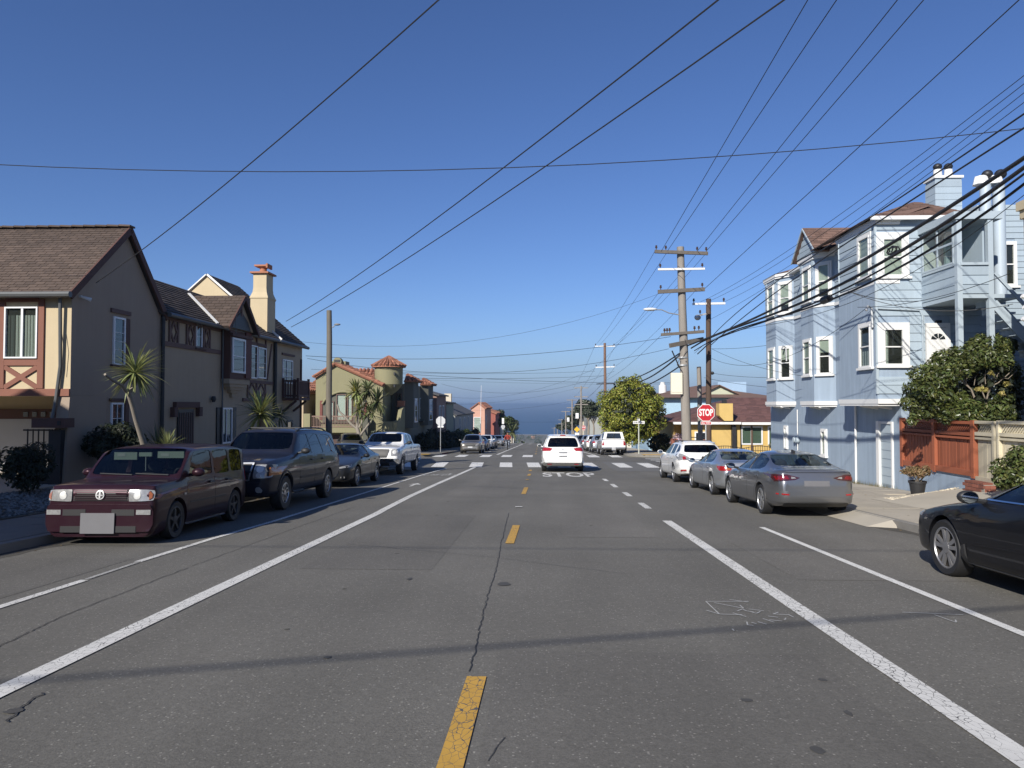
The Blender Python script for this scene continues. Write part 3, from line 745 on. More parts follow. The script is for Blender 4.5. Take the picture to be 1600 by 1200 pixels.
# front (faces the camera): timbers and sliding window
fr = wF.rect(10, 480, 60, 560)
window(wF, fr, H, WFRAME, .035, .07, mulv=(.53,), bar=.05, pane_m=PANE, back_m=ROOM, curtain=((.3, .62, 0, .86, CURTAIN, 3), (.6, 1, 0, .86, CURTAIN, 4), (0, .3, .0, .86, M('dark_curtain', (.10, .105, .10), .9), 2)))
u0, u1, z0, z1 = fr
T = lambda a, c, d, e: wF.piece('timber', TIMBER, H, a, c, .001, .045, d, e)
T(u1 + .001, u1 + .145, 1.98, 4.1); T(u0 - .22, u0 - .003, 1.98, 4.1); T(u0 - .0, u1, z1 + .12, z1 + .24)
T(u0, u1, z0 - .17, z0 - .03); T(-14.2, PL + .002, 1.80, 1.97)
for q in (u0 - .9, u0 - 1.9): T(q, q + .14, 1.98, 4.1)
T(-14.2, u0 - .23, z1 + .12, z1 + .24); T(-14.2, u0 - .23, z0 - .17, z0 - .03)
wF.stick('timber', TIMBER, H, (u0, z0 - .2), (u1, 2.0), .11, .001, .04); wF.stick('timber', TIMBER, H, (u0, 2.0), (u1, z0 - .2), .11, .0015, .0405)
# garage recess: door with a row of small square lights
wG = Wall((0, 19.3, 0), (1, 0, 0), (0, -1, 0)); b = MB()
b = MB(); wG.box(b, -16, -11.95, .001, .05, -1, 1.2); gd = b.build('garage_door', GREYDOOR, H)
for k in range(9): piece('door_light', MATS['dark_pane'], gd, wG.p(-12.15 - k * .25, .115, 1.33), (.13, .02, .13))
b = MB(); wG.box(b, -16, -11.9, .001, .10, 1.202, 1.48); b.build('garage_lintel', DTIM, H)
b = MB(); b.box(-11.75, 16.12, 1.06, PL + .12, 16.5, 1.28); b.build('gate_beam', DTIM, H)
b = MB(); b.box(PL - .03, 16.105, 1.12, PL + .05, 16.118, 1.22); b.build('beam_socket', BLACKM, H)
b = MB(); b.lathe([(.03, 0), (.08, -.05), (.08, -.12)], (-12.9, 19.05, 1.72), 8); b.tube([(-12.9, 19.3, 1.68), (-12.9, 19.05, 1.72)], .02, 6); b.build('porch_lamp', BLACKM, H)
# side wall (faces the street)
lint = lambda r, d=.06: wL.piece('lintel', GREYTIM, H, r[0], r[1], .001, d, r[2], r[3])
window(wL, wL.rect(176, 494, 193, 572), H, WFRAME, .05, .05, mull=(.32, .5, .68), bar=.012); lint(wL.rect(172, 481, 202, 494))
wL.piece('sill', DTIM, H, 18.05, 18.95, .001, .08, 2.58, 2.64); wL.piece('reveal', DTIM, H, 18.66, 18.86, .001, .05, 2.66, 3.9)
window(wL, wL.rect(172, 629, 190, 690), H, WFRAME, .05, .05, mull=(.3, .6), mulv=(.5,), bar=.012); wL.piece('reveal', DTIM, H, 18.68, 18.85, .001, .06, .3, 1.68); wL.piece('lintel', DTIM, H, 18.02, 18.9, .001, .07, 1.68, 1.76)
wL.piece('timber', GREYTIM, H, 20.56, 24.4, .001, .05, 3.34, 3.48); wL.piece('timber', GREYTIM, H, 20.56, 24.4, .001, .05, 4.12, 4.22)
def diamond(ua, ub, za, zb, m=GREYTIM):
    um, zm = (ua + ub) / 2, (za + zb) / 2
    for a, c in (((ua + .06, zm), (um, zb)), ((um, zb), (ub - .06, zm)), ((ub - .06, zm), (um, za)), ((um, za), (ua + .06, zm))): wL.stick('timber', m, H, a, c, .07, .001, .04)
    wL.piece('timber', m, H, ua - .04, ua + .05, .001, .046, za, zb); wL.piece('timber', m, H, ub - .05, ub + .04, .001, .046, za, zb)
for xa, xb in ((264, 277), (291, 303), (317, 327)):
    a, c = wL.px(xa, 520)[0], wL.px(xb, 520)[0]; diamond(a, c, 3.48, 4.12)
wL.piece('timber', GREYTIM, H, 20.56, 20.62, .001, .04, 3.48, 4.12)
window(wL, wL.rect(305, 506, 314, 546), H, WFRAME, .045, .05, mull=(.5,), bar=.012); wL.piece('sill', DTIM, H, 22.5, 23.2, .001, .1, 3.38, 3.43)
# oriel under the dormer
oX = PL + .32; wO = Wall((oX, 0, 0), (0, 1, 0), (1, 0, 0)); ua, ub = 24.5, 26.25
b = MB(); b.box(PL + .001, ua, 2.5, oX, ub, 4.32); ori = b.build('oriel', DTIM, H)
window(wO, (24.62, 25.72, 2.72, 3.96), ori, WFRAME, .07, .05, mull=(.48,), bar=.03)
MB().box(oX + .001, 25.74, 2.56, oX + .05, 26.24, 4.25).build('side_panel', M('oxblood_panel', (.10, .028, .022), .7, .1, 3), ori)
MB().box(oX - .02, ua - .02, 4.0, oX + .1, ub + .02, 4.1).build('lintel', DTIM, ori)
b = MB()
for k, (e, zt, zb) in enumerate(((0.0, 2.5, 2.33), (.14, 2.33, 2.22), (.3, 2.22, 2.12), (.5, 2.12, 2.02), (.72, 2.02, 1.86))): b.box(PL + .002, ua + e, zb, oX - .02 - e * .3, ub - e, zt)
b.build('corbel', SHADE_STUCCO, H)
# dormer gable

b = MB(); b.prism([(PL + .42, 24.02, 4.28), (PL + .42, 25.12, 5.38), (PL + .42, 26.24, 4.28)], (-1.9, 0, 0)); b.build('dormer_wall', SHADE_STUCCO, H)
rd = roof_slab('dormer_roof', SHING, H, (-13.0, 23.86, 4.26), (PL + .56, 23.86, 4.26), (PL + .56, 25.12, 5.5), (-13.0, 25.12, 5.5), .07)
shingles(SHING, rd, (-12.4, 23.86, 4.26), (PL + .56, 23.86, 4.26), (PL + .56, 25.12, 5.5), (-12.4, 25.12, 5.5), .26, .15, .022)
roof_slab('dormer_roof', DSHING, H, (PL + .56, 26.4, 4.24), (-13.0, 26.4, 4.24), (-13.0, 25.12, 5.5), (PL + .56, 25.12, 5.5), .07)
stick('valley_flashing', M('pale_flashing', (.6, .6, .58), .5, .05, 3), H, (PL + .16, 23.86, 4.36), (-12.55, 25.05, 5.58), .09, .03, (1, -1, 1))
for a, c in (((PL + .58, 23.84, 4.2), (PL + .58, 25.13, 5.44)), ((PL + .58, 26.42, 4.18), (PL + .58, 25.11, 5.44))): stick('barge_board', DTIM, H, a, c, .05, .13)
wD = Wall((PL + .42, 0, 0), (0, 1, 0), (1, 0, 0)); wD.piece('timber', GREYTIM, H, 25.08, 25.16, .001, .05, 4.75, 5.3)
b = MB(); b.prism([wD.p(24.35, .002, 4.28), wD.p(24.6, .002, 4.6), wD.p(25.12, .002, 4.92), wD.p(25.7, .002, 4.6), wD.p(25.95, .002, 4.28)], (.03, 0, 0)); b.build('hood_arch', BLACKM, H)
b = MB(); b.tube([(PL + .6, 24.3, 4.05), (PL + .6, 24.3, 4.75)], .012, 6); b.build('vent_pipe', GUTTER, H)
# paired windows, framing, lower diamond panel
for xs in ((387, 400), (402, 414)): window(wL, wL.rect(xs[0], 538 + (xs[0] > 390) * 4, xs[1], 592), H, WFRAME, .05, .06, mull=(.28, .5, .74), bar=.012)
for u in (26.6, 27.56, 28.5): wL.piece('timber', GREYTIM, H, u - .05, u + .05, .001, .05, 2.6, 4.2)
wL.piece('timber', GREYTIM, H, 26.66, 28.44, .001, .05, 3.92, 4.02); wL.piece('timber', GREYTIM, H, 26.3, 29.3, .001, .055, 2.42, 2.54); wL.piece('timber', GREYTIM, H, 26.3, 29.3, .001, .055, 1.72, 1.84)
wL.stick('timber', GREYTIM, H, (29.15, 4.1), (28.7, 2.6), .08, .001, .04)
diamond(26.75, 27.6, 1.84, 2.42); diamond(27.65, 28.5, 1.84, 2.42)
window(wL, wL.rect(441, 561, 456, 600), H, WFRAME, .05, .05, mull=(.3, .6), mulv=(.4,), bar=.02); lint(wL.rect(440, 551, 459, 558))
bal = MB(); bal.box(PL + .002, 30.4, 1.78, PL + .74, 31.9, 1.9); bc = bal.build('balcony', DTIM, H)
for p in ((PL + .05, 30.45), (PL + .69, 30.45), (PL + .69, 31.85), (PL + .05, 31.85)): piece('post', DTIM, bc, (*p, 2.32), (.09, .09, .84))
for k in range(5): piece('baluster', DTIM, bc, (PL + .15 + k * .11, 30.45, 2.26), (.05, .03, .68)); 
for k in range(9): piece('baluster', GREYTIM, bc, (PL + .69, 30.58 + k * .14, 2.26), (.03, .05, .68))
for z in (2.62, 1.98):
    stick('rail', DTIM, bc, (PL + .05, 30.45, z), (PL + .69, 30.45, z), .06, .07); stick('rail', GREYTIM, bc, (PL + .69, 30.45, z), (PL + .69, 31.85, z), .06, .07)
for y in (30.5, 31.8): stick('bracket', DTIM, bc, (PL + .02, y, 1.3), (PL + .6, y, 1.76), .09, .09)
# ground floor: dark door with a timber hood, tall window
b = MB(); wL.box(b, 21.5, 22.5, .001, .05, -.6, 1.45); dd = b.build('door', BLACKM, H)
for k in range(7): wL.piece('door_bar', GREYTIM, dd, 21.56 + k * .14, 21.6 + k * .14, .051, .07, -.5, 1.35)
wL.piece('door_hood', DTIM, H, 21.25, 22.75, .001, .12, 1.5, 1.68)
for u in (21.1, 22.7): wL.piece('bracket', DTIM, H, u, u + .2, .001, .14, 1.22, 1.52)
window(wL, wL.rect(346, 637, 361, 692), H, WFRAME, .06, .05, mulv=(.42,), bar=.04); wL.piece('shutter', BLACKM, H, 24.15, 24.5, .001, .05, .1, 1.5); wL.piece('shutter', BLACKM, H, 25.42, 25.7, .001, .05, .1, 1.5)
window(wL, (31.0, 31.7, -.6, .9), H, BLACKM, .08, .05)
b = MB(); b.lathe([(.05, 0), (.09, .1), (.06, .2)], (PL + .1, 23.75, 1.68), 8); b.build('wall_lamp', BLACKM, H, 40)
for u, za, zb in ((21.9, -.9, .2),): pass
b = MB(); b.box(PL + .001, 32.75, .4, PL + .06, 32.85, 3.7); b.build('service_conduit', DTIM, H)
# chimney with flared shoulder, cap and pot
b = MB(); x0, x1, y0, y1 = -12.08, -11.36, 29.35, 30.25
def ringbox(e): return [(x0 - e, y0 - e), (x1 + e, y0 - e), (x1 + e, y1 + e), (x0 - e, y1 + e)]
lv = [(.0, 3.9), (.0, 6.02), (.025, 6.05), (.025, 6.1), (-.0, 6.15), (-.06, 6.32), (-.08, 6.5), (-.08, 7.1)]
for (e0, za), (e1, zb) in zip(lv, lv[1:]): b.hexa([(*p, za) for p in ringbox(e0)] + [(*p, zb) for p in ringbox(e1)])
ch = b.build('chimney', CREAM, H)
b = MB(); b.hexa([(*p, 7.102) for p in ringbox(.03)] + [(*p, 7.17) for p in ringbox(.03)]); b.build('chimney_cap', TERRA, ch)
b = MB(); b.lathe([(.16, 7.172), (.14, 7.34), (.2, 7.42)], (-11.72, 29.8, 0), 12); b.box(-12.02, 29.55, 7.43, -11.5, 30.0, 7.50); b.box(-11.5, 29.5, 7.36, -11.43, 30.05, 7.54); b.build('chimney_pot', TERRA, ch, 40)
# iron gate between the recess and the wing
G_ = thing('iron_gate', 'dark iron gate beside the pale garage door of the cream house', 'gate', (-12, 16.3, -.6))
for k in range(7): piece('gate_bar', BLACKM, G_, (-12.0 + k * .13, 16.35, .15), (.022, .022, 1.75))
b = MB(); b.box(-12.1, 16.3, -.75, -11.45, 16.4, .1); b.box(-11.42, 16.25, -.8, -11.14, 16.42, 1.0); b.box(-12.1, 16.33, .98, -11.4, 16.37, 1.02); b.tube([(-12.05, 16.36, .5), (-11.75, 16.36, .72), (-11.45, 16.36, .5)], .018, 6); b.build('gate_frame', BLACKM, G_)

NH = thing('neighbour_house', 'plain cream neighbouring house to the left, outside the picture, shading the near pavement', 'house', (-11.6, 0, 0))
b = MB(); b.box(-21, -7, -1, -11.6, 8.0, 4.9); b.prism([(-11.6, 8.0, 4.9), (-16.3, 8.0, 7.3), (-21, 8.0, 4.9)], (0, -15.0, 0)); b.build('wall', CREAM, NH)
roof_slab('roof', DSHING, NH, (-11.2, -7.3, 4.75), (-11.2, 8.3, 4.75), (-16.3, 8.3, 7.45), (-16.3, -7.3, 7.45)); roof_slab('roof', DSHING, NH, (-21.4, 8.3, 4.75), (-21.4, -7.3, 4.75), (-16.3, -7.3, 7.45), (-16.3, 8.3, 7.45))
wN = Wall((-11.6, 0, 0), (0, 1, 0), (1, 0, 0))
for y in (-4, -.5, 3): window(wN, (y, y + 1.1, 2.6, 3.9), NH, WFRAME, .06, .06, mull=(.5,)); window(wN, (y, y + 1.0, .3, 1.6), NH, WFRAME, .06, .06, mull=(.5,))
# ---------------------------------------------------------------- right: pale blue house with bays
BLUE_ST = M('blue_stucco', (.275, .345, .425), .85, .10, 1.8, bump=.35, bscale=40, streak=.24)
BLUE_SD = M('pale_blue_siding', (.32, .39, .445), .7, .07, 1.2, orand=.07, streak=.10)
BLUE_TR = M('pale_blue_trim', (.355, .42, .465), .6, .06, 3)
BROWN_RF = M('brown_roof_shingle', (.14, .085, .065), .9, .18, 3, island=.3, bump=.3, bscale=50)
B = thing('bay_window_house', 'pale blue house with stacked bay windows, white trim and an enclosed back porch', 'house', (PR, 20.6, g(20.6)))
YB = 20.6; XO = 9.7; XC = 9.55
wB = Wall((PR, 0, 0), (0, 1, 0), (-1, 0, 0)); wR = Wall((0, YB, 0), (1, 0, 0), (0, -1, 0)); wC = Wall((XC, 0, 0), (0, 1, 0), (-1, 0, 0)); wOut = Wall((XO, 0, 0), (0, 1, 0), (-1, 0, 0))
b = MB(); b.box(PR, YB, -3, 21, 32.0, 6.85); b.build('wall', BLUE_ST, B)
bays = []
def bay(name, pts, z0, z1):
    """pts: plan outline (x, y) from near joint out and round to the far joint"""
    b = MB(); n = len(pts); b.prism([(x, y, z0) for x, y in pts], (0, 0, z1 - z0)); o = b.build(name, BLUE_ST, B)
    C = Vector((sum(p[0] for p in pts) / n, sum(p[1] for p in pts) / n, 0))
    grow = lambda e: [(p[0] + (Vector((p[0], p[1], 0)) - C).normalized().x * e if p[0] < PR - .01 else p[0], p[1] + (Vector((p[0], p[1], 0)) - C).normalized().y * e, 0) for p in pts]
    def ringm(nm, za, zb, e, mat):
        bb = MB(); bb.prism([(x, y, za) for x, y, _ in grow(e)], (0, 0, zb - za)); return bb.build(nm, mat, o)
    ringm('base_moulding', z0 - .14, z0 - .002, .09, WHITEP); ringm('base_moulding', z0 - .20, z0 - .142, .03, WHITEP)
    ringm('drip_moulding', 5.03, 5.13, .04, WHITEP)
    ringm('fascia', z1 - .0, z1 + .12, .16, WHITEP); ringm('soffit', z1 - .07, z1 - .002, .10, WHITEP)
    rf = MB(); G1 = [(x, y, z1 + .121) for x, y, _ in grow(.2)]; T_ = [(PR + 1.2, p[1] * .5 + C.y * .5, z1 + .62) for p in G1]
    for i in range(n - 1): rf.quad(G1[i + 1], G1[i], T_[i], T_[i + 1])
    rf.build('bay_roof', BROWN_RF, o)
    for i in range(2): stick('bracket', WHITEP, o, (PR - .02, pts[0][1] + (i + .6) * (pts[-1][1] - pts[0][1]) / 3, z0 - .28), (pts[1][0] + .1, pts[0][1] + (i + .6) * (pts[-1][1] - pts[0][1]) / 3, z0 - .2), .05, .06)
    return o
bay1 = bay('bay', [(PR, 28.95), (XO, 29.7), (XO, 30.95), (PR, 31.7)], 1.72, 6.82)
bay2 = bay('bay', [(PR, 25.0), (XO, 25.65), (XO, 26.85), (PR, 27.5)], 1.72, 6.82)
bay3 = bay('bay', [(PR + .002, YB - .004), (XC, YB - .004), (XC, 23.1), (PR, 23.1)], 1.76, 6.78)
def splay(J, O): u = Vector((O[0] - J[0], O[1] - J[1], 0)).normalized(); n = Vector((u.y, -u.x, 0)); n = n if n.x < 0 else -n; return Wall((J[0], J[1], 0), u, n)
S1, S2 = splay((PR, 28.95), (XO, 29.7)), splay((PR, 25.0), (XO, 25.65))
W = lambda wall, r, par, **k: window(wall, r, par, WHITEP, k.pop('fw', .05), .06, mull=k.pop('mull', (.5,)), casing=k.pop('casing', .09), sill=.03, pane_m=PANE, back_m=ROOM, **k)
bl = lambda a, c: ((0, 1, a, c, BLIND, 1),)
for o, wo, sp, yo in ((bay1, wOut, S1, (1201, 1211)), (bay2, wOut, S2, (1256, 1268))):
    a, c = sorted((wo.px(yo[0], 560)[0], wo.px(yo[1], 560)[0])); 
    for z0, z1, cl, cl2 in ((2.66, 3.9, .62, .45), (5.32, 6.52, .55, .3)):
        W(wo, (a + .05, c - .05, z0, z1), o, curtain=bl(.02, 1), casing=.07)
        L_ = .83 if o is bay1 else .82
        W(sp, (.17, .66 if o is bay1 else .62, z0, z1), o, curtain=bl(cl if z0 < 4 else .25, 1), casing=.08)
        
for o, wo, y0, y1 in ((bay1, wOut, 29.72, 30.93), (bay2, wOut, 25.67, 26.83)):
    siding(wo, y0, y1, 5.14, 6.74, .235, BLUE_SD, o, holes=((wo.px(1201 if o is bay1 else 1256, 560)[0] + .15 if False else y0 + .0, y0, 0, 0),) if False else ((y0 + .03, y1 - .2, 5.2, 6.65),))
# corner bay: windows on the street face and on the back face
a, c = sorted((wC.px(1345, 540)[0], wC.px(1362, 540)[0]))
W(wC, (a, c, 2.68, 3.9), bay3, curtain=((0, 1, 0, .38, CURTAIN, 4),)); W(wC, (a, c, 5.3, 6.5), bay3, curtain=bl(.0, 1))
hl = []
for (x0, y0, x1, y1, kw) in ((1377, 372, 1411, 432, dict(curtain=bl(0, 1), mull=(.5,))), (1379, 513, 1412, 571, dict(mull=(.5,), curtain=((0, .2, 0, 1, LACE, 2),)))):
    r = wR.rect(x0, y0, x1, y1); W(wR, r, bay3, casing=.16, **kw); hl.append((r[0] - .17, r[1] + .17, r[2] - .1, r[3] + .17))
siding(wR, XC + .01, 10.80, 1.9, 6.70, .245, BLUE_SD, B, holes=hl)
siding(wR, 12.42, 13.9, 1.0, 7.2, .165, BLUE_SD, B, holes=((13.05, 13.4, 4.9, 6.2),)); MB().box(12.4, YB, 6.851, 13.95, 24, 7.25).build('parapet', BLUE_TR, B)
W(wR, (13.1, 13.4, 4.95, 6.15), B, casing=.05)
siding(wC, 20.62, 23.08, 5.14, 6.70, .245, BLUE_SD, bay3, holes=((a - .12, c + .12, 5.2, 6.62),))
siding(wB, 23.15, 24.95, 5.1, 6.80, .235, BLUE_SD, B); siding(wB, 27.55, 28.9, 5.1, 6.80, .235, BLUE_SD, B)
for y0, y1 in ((23.12, 24.97), (27.52, 28.92)):
    wB.piece('drip_moulding', WHITEP, B, y0, y1, .001, .05, 5.0, 5.1); wB.piece('gutter', WHITEP, B, y0, y1, .001, .22, 6.83, 6.94)
for z in (1.9, 6.7): stick('corner_board', BLUE_TR, B, (XC - .004, YB - .012, 1.9), (XC - .004, YB - .012, 6.7), .07, .05) if z < 2 else None
# roofs
def hip(name, pts, peak, mat, par):
    rf = MB()
    for p, q in zip(pts, pts[1:] + pts[:1]): rf.add([p, q, peak], [(0, 1, 2)])
    return rf.build(name, mat, par)
e = [(9.36, 20.38, 6.9), (12.35, 20.38, 6.9), (12.35, 25, 6.9), (9.36, 25, 6.9)]
rf = MB(); pk, pk2 = (11.35, 21.9, 7.72), (11.35, 25, 7.72)
rf.add([e[0], e[1], pk], [(0, 1, 2)]); rf.quad(e[3], e[0], pk, pk2); rf.quad(e[1], e[2], pk2, pk); ro = rf.build('roof', BROWN_RF, B)
shingles(BROWN_RF, ro, e[0], e[1], (11.42, 21.85, 7.70), (11.28, 21.85, 7.70), .3, .15, .018)
shingles(BROWN_RF, ro, e[3], e[0], pk, pk2, .3, .15, .018)
MB().box(9.34, 20.34, 6.80, 12.4, 20.42, 6.905).build('fascia', WHITEP, B)
rf = MB(); rf.quad((10.0, 25, 6.9), (10.0, 32.2, 6.9), (13, 32.2, 7.5), (13, 25, 7.5)); rf.build('roof', BROWN_RF, B)
ga, gb, gx = 24.85, 27.15, 9.62
b = MB(); b.prism([(gx, ga + .12, 6.95), (gx, 26, 7.86), (gx, gb - .12, 6.95)], (2.2, 0, 0)); gbl = b.build('gable', BLUE_SD, B)
wg_ = Wall((gx, 0, 0), (0, 1, 0), (-1, 0, 0))
for k in range(4):
    hw = .95 * (1 - (k + .2) * .23); wg_.piece('siding_board', BLUE_SD, gbl, 26 - hw, 26 + hw, .001, .02, 6.96 + k * .2, 7.145 + k * .2)
for y0, s in ((ga, 1), (gb, -1)):
    p = [(gx - .14, y0, 6.9), (12.8, y0, 6.9), (12.8, 26, 7.96), (gx - .14, 26, 7.96)]; rr = roof_slab('roof', BROWN_RF, B, *p, th=.05); shingles(BROWN_RF, rr, *p, .3, .15, .018)
    stick('barge_board', BLUE_TR, B, (gx - .15, y0, 6.86), (gx - .15, 26, 7.92), .03, .05)
# chimney of boards with two pots, two tall flues
cx0, cx1, cy0, cy1 = 12.29, 13.08, 22.5, 23.05
b = MB(); b.box(cx0, cy0, 6.5, cx1, cy1, 8.62); chim = b.build('chimney', BLUE_SD, B)
wq, ws = Wall((0, cy0, 0), (1, 0, 0), (0, -1, 0)), Wall((cx0, 0, 0), (0, 1, 0), (-1, 0, 0))
for k in range(8):
    z = 6.95 + k * .2; wq.piece('siding_board', BLUE_SD, chim, cx0, cx1, .001, .02, z, z + .19); ws.piece('siding_board', BLUE_SD, chim, cy0 - .02, cy1, .001, .02, z, z + .19)
MB().box(cx0 - .05, cy0 - .05, 8.622, cx1 + .05, cy1 + .05, 8.70).build('chimney_cap', WHITEP, chim)
for x in (12.5, 12.83):
    b = MB(); b.lathe([(.13, 8.7), (.12, 8.96)], (x, 22.75, 0), 12); pt = b.build('chimney_pot', WHITEP, chim, 40); b = MB(); b.ball((x, 22.75, 9.06), .13, .13, .11); b.build('cowl', BLACKM, pt, 60)
for x, zb, r in ((12.78, 4.5, .155), (12.42, 6.2, .14)):
    b = MB(); b.lathe([(r, zb), (r, 7.75)], (x, 20.25, 0), 16); pt = b.build('flue', M('flue_paint', (.40, .47, .53), .45, .06, 3), B, 40); b = MB(); b.lathe([(r * 1.5, 7.72), (r * 1.1, 7.95)], (x - .12, 20.25, 0), 8); b.build('flue_collar', WHITEP, pt); b = MB(); b.ball((x + .04, 20.22, 8.0), r, r, r * .9); b.build('cowl', BLACKM, pt, 60)
# enclosed porch with its posts, glazing, stair
px0, px1, py0 = 10.82, 11.66, 18.85
wP = Wall((0, py0, 0), (1, 0, 0), (0, -1, 0)); wQ = Wall((px0, 0, 0), (0, 1, 0), (-1, 0, 0))
P_ = MB().box(px0, py0, 4.35, px1 + .8, YB - .03, 4.45).build('porch', BLUE_TR, B)
piece('parapet', BLUE_SD, P_, (px0 + .05, (py0 + YB) / 2, 4.83), (.08, YB - py0 - .1, .74)); piece('parapet', BLUE_SD, P_, ((px0 + px1) / 2, py0 + .05, 4.83), (px1 - px0 - .12, .08, .74))
for k in range(3):
    wP.piece('siding_board', BLUE_SD, P_, px0 + .1, px1 - .06, -.008, .012, 4.47 + k * .24, 4.69 + k * .24); wQ.piece('siding_board', BLUE_SD, P_, py0 + .1, YB - .05, -.008, .012, 4.47 + k * .24, 4.69 + k * .24)
for x, y in ((px0 + .05, py0 + .05), (px1, py0 + .05)): piece('post', BLUE_TR, P_, (x, y, 3.9), (.13, .13, 5.4))
piece('roof_beam', BLUE_TR, P_, ((px0 + px1) / 2 + .1, (py0 + YB) / 2, 6.5), (px1 - px0 + .4, YB - py0 + .1, .2))
piece('sill', BLUE_TR, P_, ((px0 + px1) / 2, py0 + .03, 5.24), (px1 - px0 - .13, .14, .07)); piece('sill', BLUE_TR, P_, (px0 + .04, (py0 + YB) / 2, 5.24), (.12, YB - py0 - .15, .06))
window(Wall((px0 + .03, 0, 0), (0, 1, 0), (-1, 0, 0)), (py0 + .15, YB - .06, 5.28, 6.38), P_, BLUE_TR, .05, .05, mull=(.5,), mulv=(.5,), bar=.06, pane_m=PANE)
piece('end_wall', BLUE_SD, P_, (px1 + .02, py0 + 1.0, 5.4), (.08, 1.4, 1.9)); piece('inner_post', BLUE_TR, P_, (px0 + .5, 20.2, 5.6), (.12, .1, 1.5))
piece('door_panel', WHITEP, P_, (px0 + .28, YB - .04, 5.4), (.5, .05, 1.7))
# stair flight beside the porch
for k in range(8): piece('stair_tread', BLUE_TR, P_, (px1 + .2 + k * .16, py0 + .45, 4.35 - k * .19), (.24, .8, .05)); piece('stair_riser', BLUE_ST, P_, (px1 + .12 + k * .16, py0 + .45, 4.26 - k * .19), (.02, .8, .16))
stick('stringer', BLUE_TR, P_, (px1 + .06, py0 + .02, 4.22), (px1 + 1.5, py0 + .02, 2.55), .05, .22); stick('handrail', BLUE_TR, P_, (px1 + .1, py0 + .0, 5.0), (px1 + 1.5, py0 + .0, 3.4), .05, .08); stick('handrail', BLUE_TR, P_, (px1 + .1, py0 + .9, 5.1), (px1 + 1.5, py0 + .9, 3.5), .05, .08)
# back door under the porch
r = wR.rect(1446, 508, 1483, 600); dr_ = wR.box(MB(), r[0] + .06, r[1] - .06, .02, .06, 1.8, r[3] - .08).build('door', WHITEP, B)
wR.piece('door_casing', WHITEP, B, r[0] - .02, r[0] + .06, .001, .075, 1.8, r[3] + .05); wR.piece('door_casing', WHITEP, B, r[1] - .06, r[1] + .02, .001, .075, 1.8, r[3] + .05); wR.piece('door_casing', WHITEP, B, r[0] + .06, r[1] - .06, .001, .075, r[3] - .07, r[3] + .05)
b = MB(); cxm = (r[0] + r[1]) / 2
for k in range(4):
    t0, t1 = math.pi * k / 4 + .07, math.pi * (k + 1) / 4 - .07; R_ = .2; zc = r[3] - .42
    b.add([wR.p(cxm + rr * math.cos(t), .064, zc + rr * .9 * math.sin(t)) for rr, t in ((.05, t0), (R_, t0), (R_, (t0 + t1) / 2), (R_, t1), (.05, t1))], [(0, 1, 2, 3, 4)])
b.build('fan_light', MATS['dark_pane'], dr_)
for s in (-1, 1): wR.piece('door_panel', WHITEP, dr_, cxm + s * .13 - .09, cxm + s * .13 + .09, .061, .07, 2.4, r[3] - .55)
wR.piece('lamp', BLACKM, B, cxm - .05, cxm + .1, .001, .08, r[3] + .06, r[3] + .13)
siding(wR, 10.8, 12.42, 1.9, 4.3, .245, BLUE_SD, B, holes=((r[0] - .03, r[1] + .03, 1.8, r[3] + .06),)); siding(wR, 10.83, 12.4, 4.5, 6.5, .245, BLUE_SD, B, holes=((px0, px0 + .6, 4.4, 6.3),))
# lower street wall: door recess, two slot windows, pipes, boxes
wB.piece('door_casing', WHITEP, B, 21.78, 21.95, .001, .09, -.85, 1.1); wB.piece('door_casing', WHITEP, B, 21.05, 21.12, .001, .05, -.85, 1.1); wB.piece('door_casing', WHITEP, B, 21.12, 21.78, .001, .05, 1.03, 1.1)
dd = wB.piece('side_door', BLUE_SD, B, 21.12, 21.78, .001, .012, -.78, 1.03)
for k in range(7): wB.piece('siding_board', BLUE_TR, B, 21.13, 21.77, .013, .025, -.74 + k * .25, -.51 + k * .25)
window(wB, (25.85, 26.25, -.22, .68), B, WHITEP, .06, .08, pane_m=PANE, back_m=ROOM, curtain=((.0, 1, 0, 1, CURTAIN, 3),), sill=.03, casing=.05); window(wB, (29.85, 30.15, -.22, .68), B, WHITEP, .05, .08, pane_m=PANE, back_m=BLIND, casing=.05)
for y, z0, z1, r_ in ((23.42, -1.0, 1.55, .035), (24.1, 2.9, 3.75, .03), (24.35, 3.3, 3.9, .02), (28.6, -.6, 1.4, .02)):
    b = MB(); b.tube([(PR - .05, y, z0), (PR - .05, y, z1)], r_, 8); b.build('pipe', WHITEP if z1 < 5 else BLUE_TR, B, 40)
b = MB(); b.tube([(9.52, 23.0, 5.0), (9.52, 23.0, 6.7)], .025, 6); b.build('pipe', BLUE_TR, B)
for y, z in ((28.55, .2), (28.85, .2)):
    b = MB(); b.lathe([(.1, -.06), (.12, 0), (.1, .06)], (PR - .08, y, z), 10, axis='x'); b.build('meter', BLUE_TR, B, 40)
for x, y, z in ((XC, 20.75, 4.35), (XO + .3, 29.2, 3.9)):
    b = MB(); b.tube([(x - .04, y, z - .55), (x - .06, y, z), (x - .2, y - .08, z + .05), (x - .26, y - .1, z - .08)], .035, 8); b.build('weatherhead', STEEL, B, 40)
b = MB(); b.tube([(XC + .02, YB - .06, 4.32), (10.72, YB - .06, 4.26), (10.8, YB - .06, 4.1), (10.8, YB - .06, 2.0)], .03, 8); b.build('conduit', BLUE_TR, B, 40)
wR.piece('low_window', BLACKM, B, 10.42, 11.0, .001, .03, 1.1, 1.62); wR.piece('low_sill', WHITEP, B, 10.4, 11.3, .001, .12, .85, 1.09)
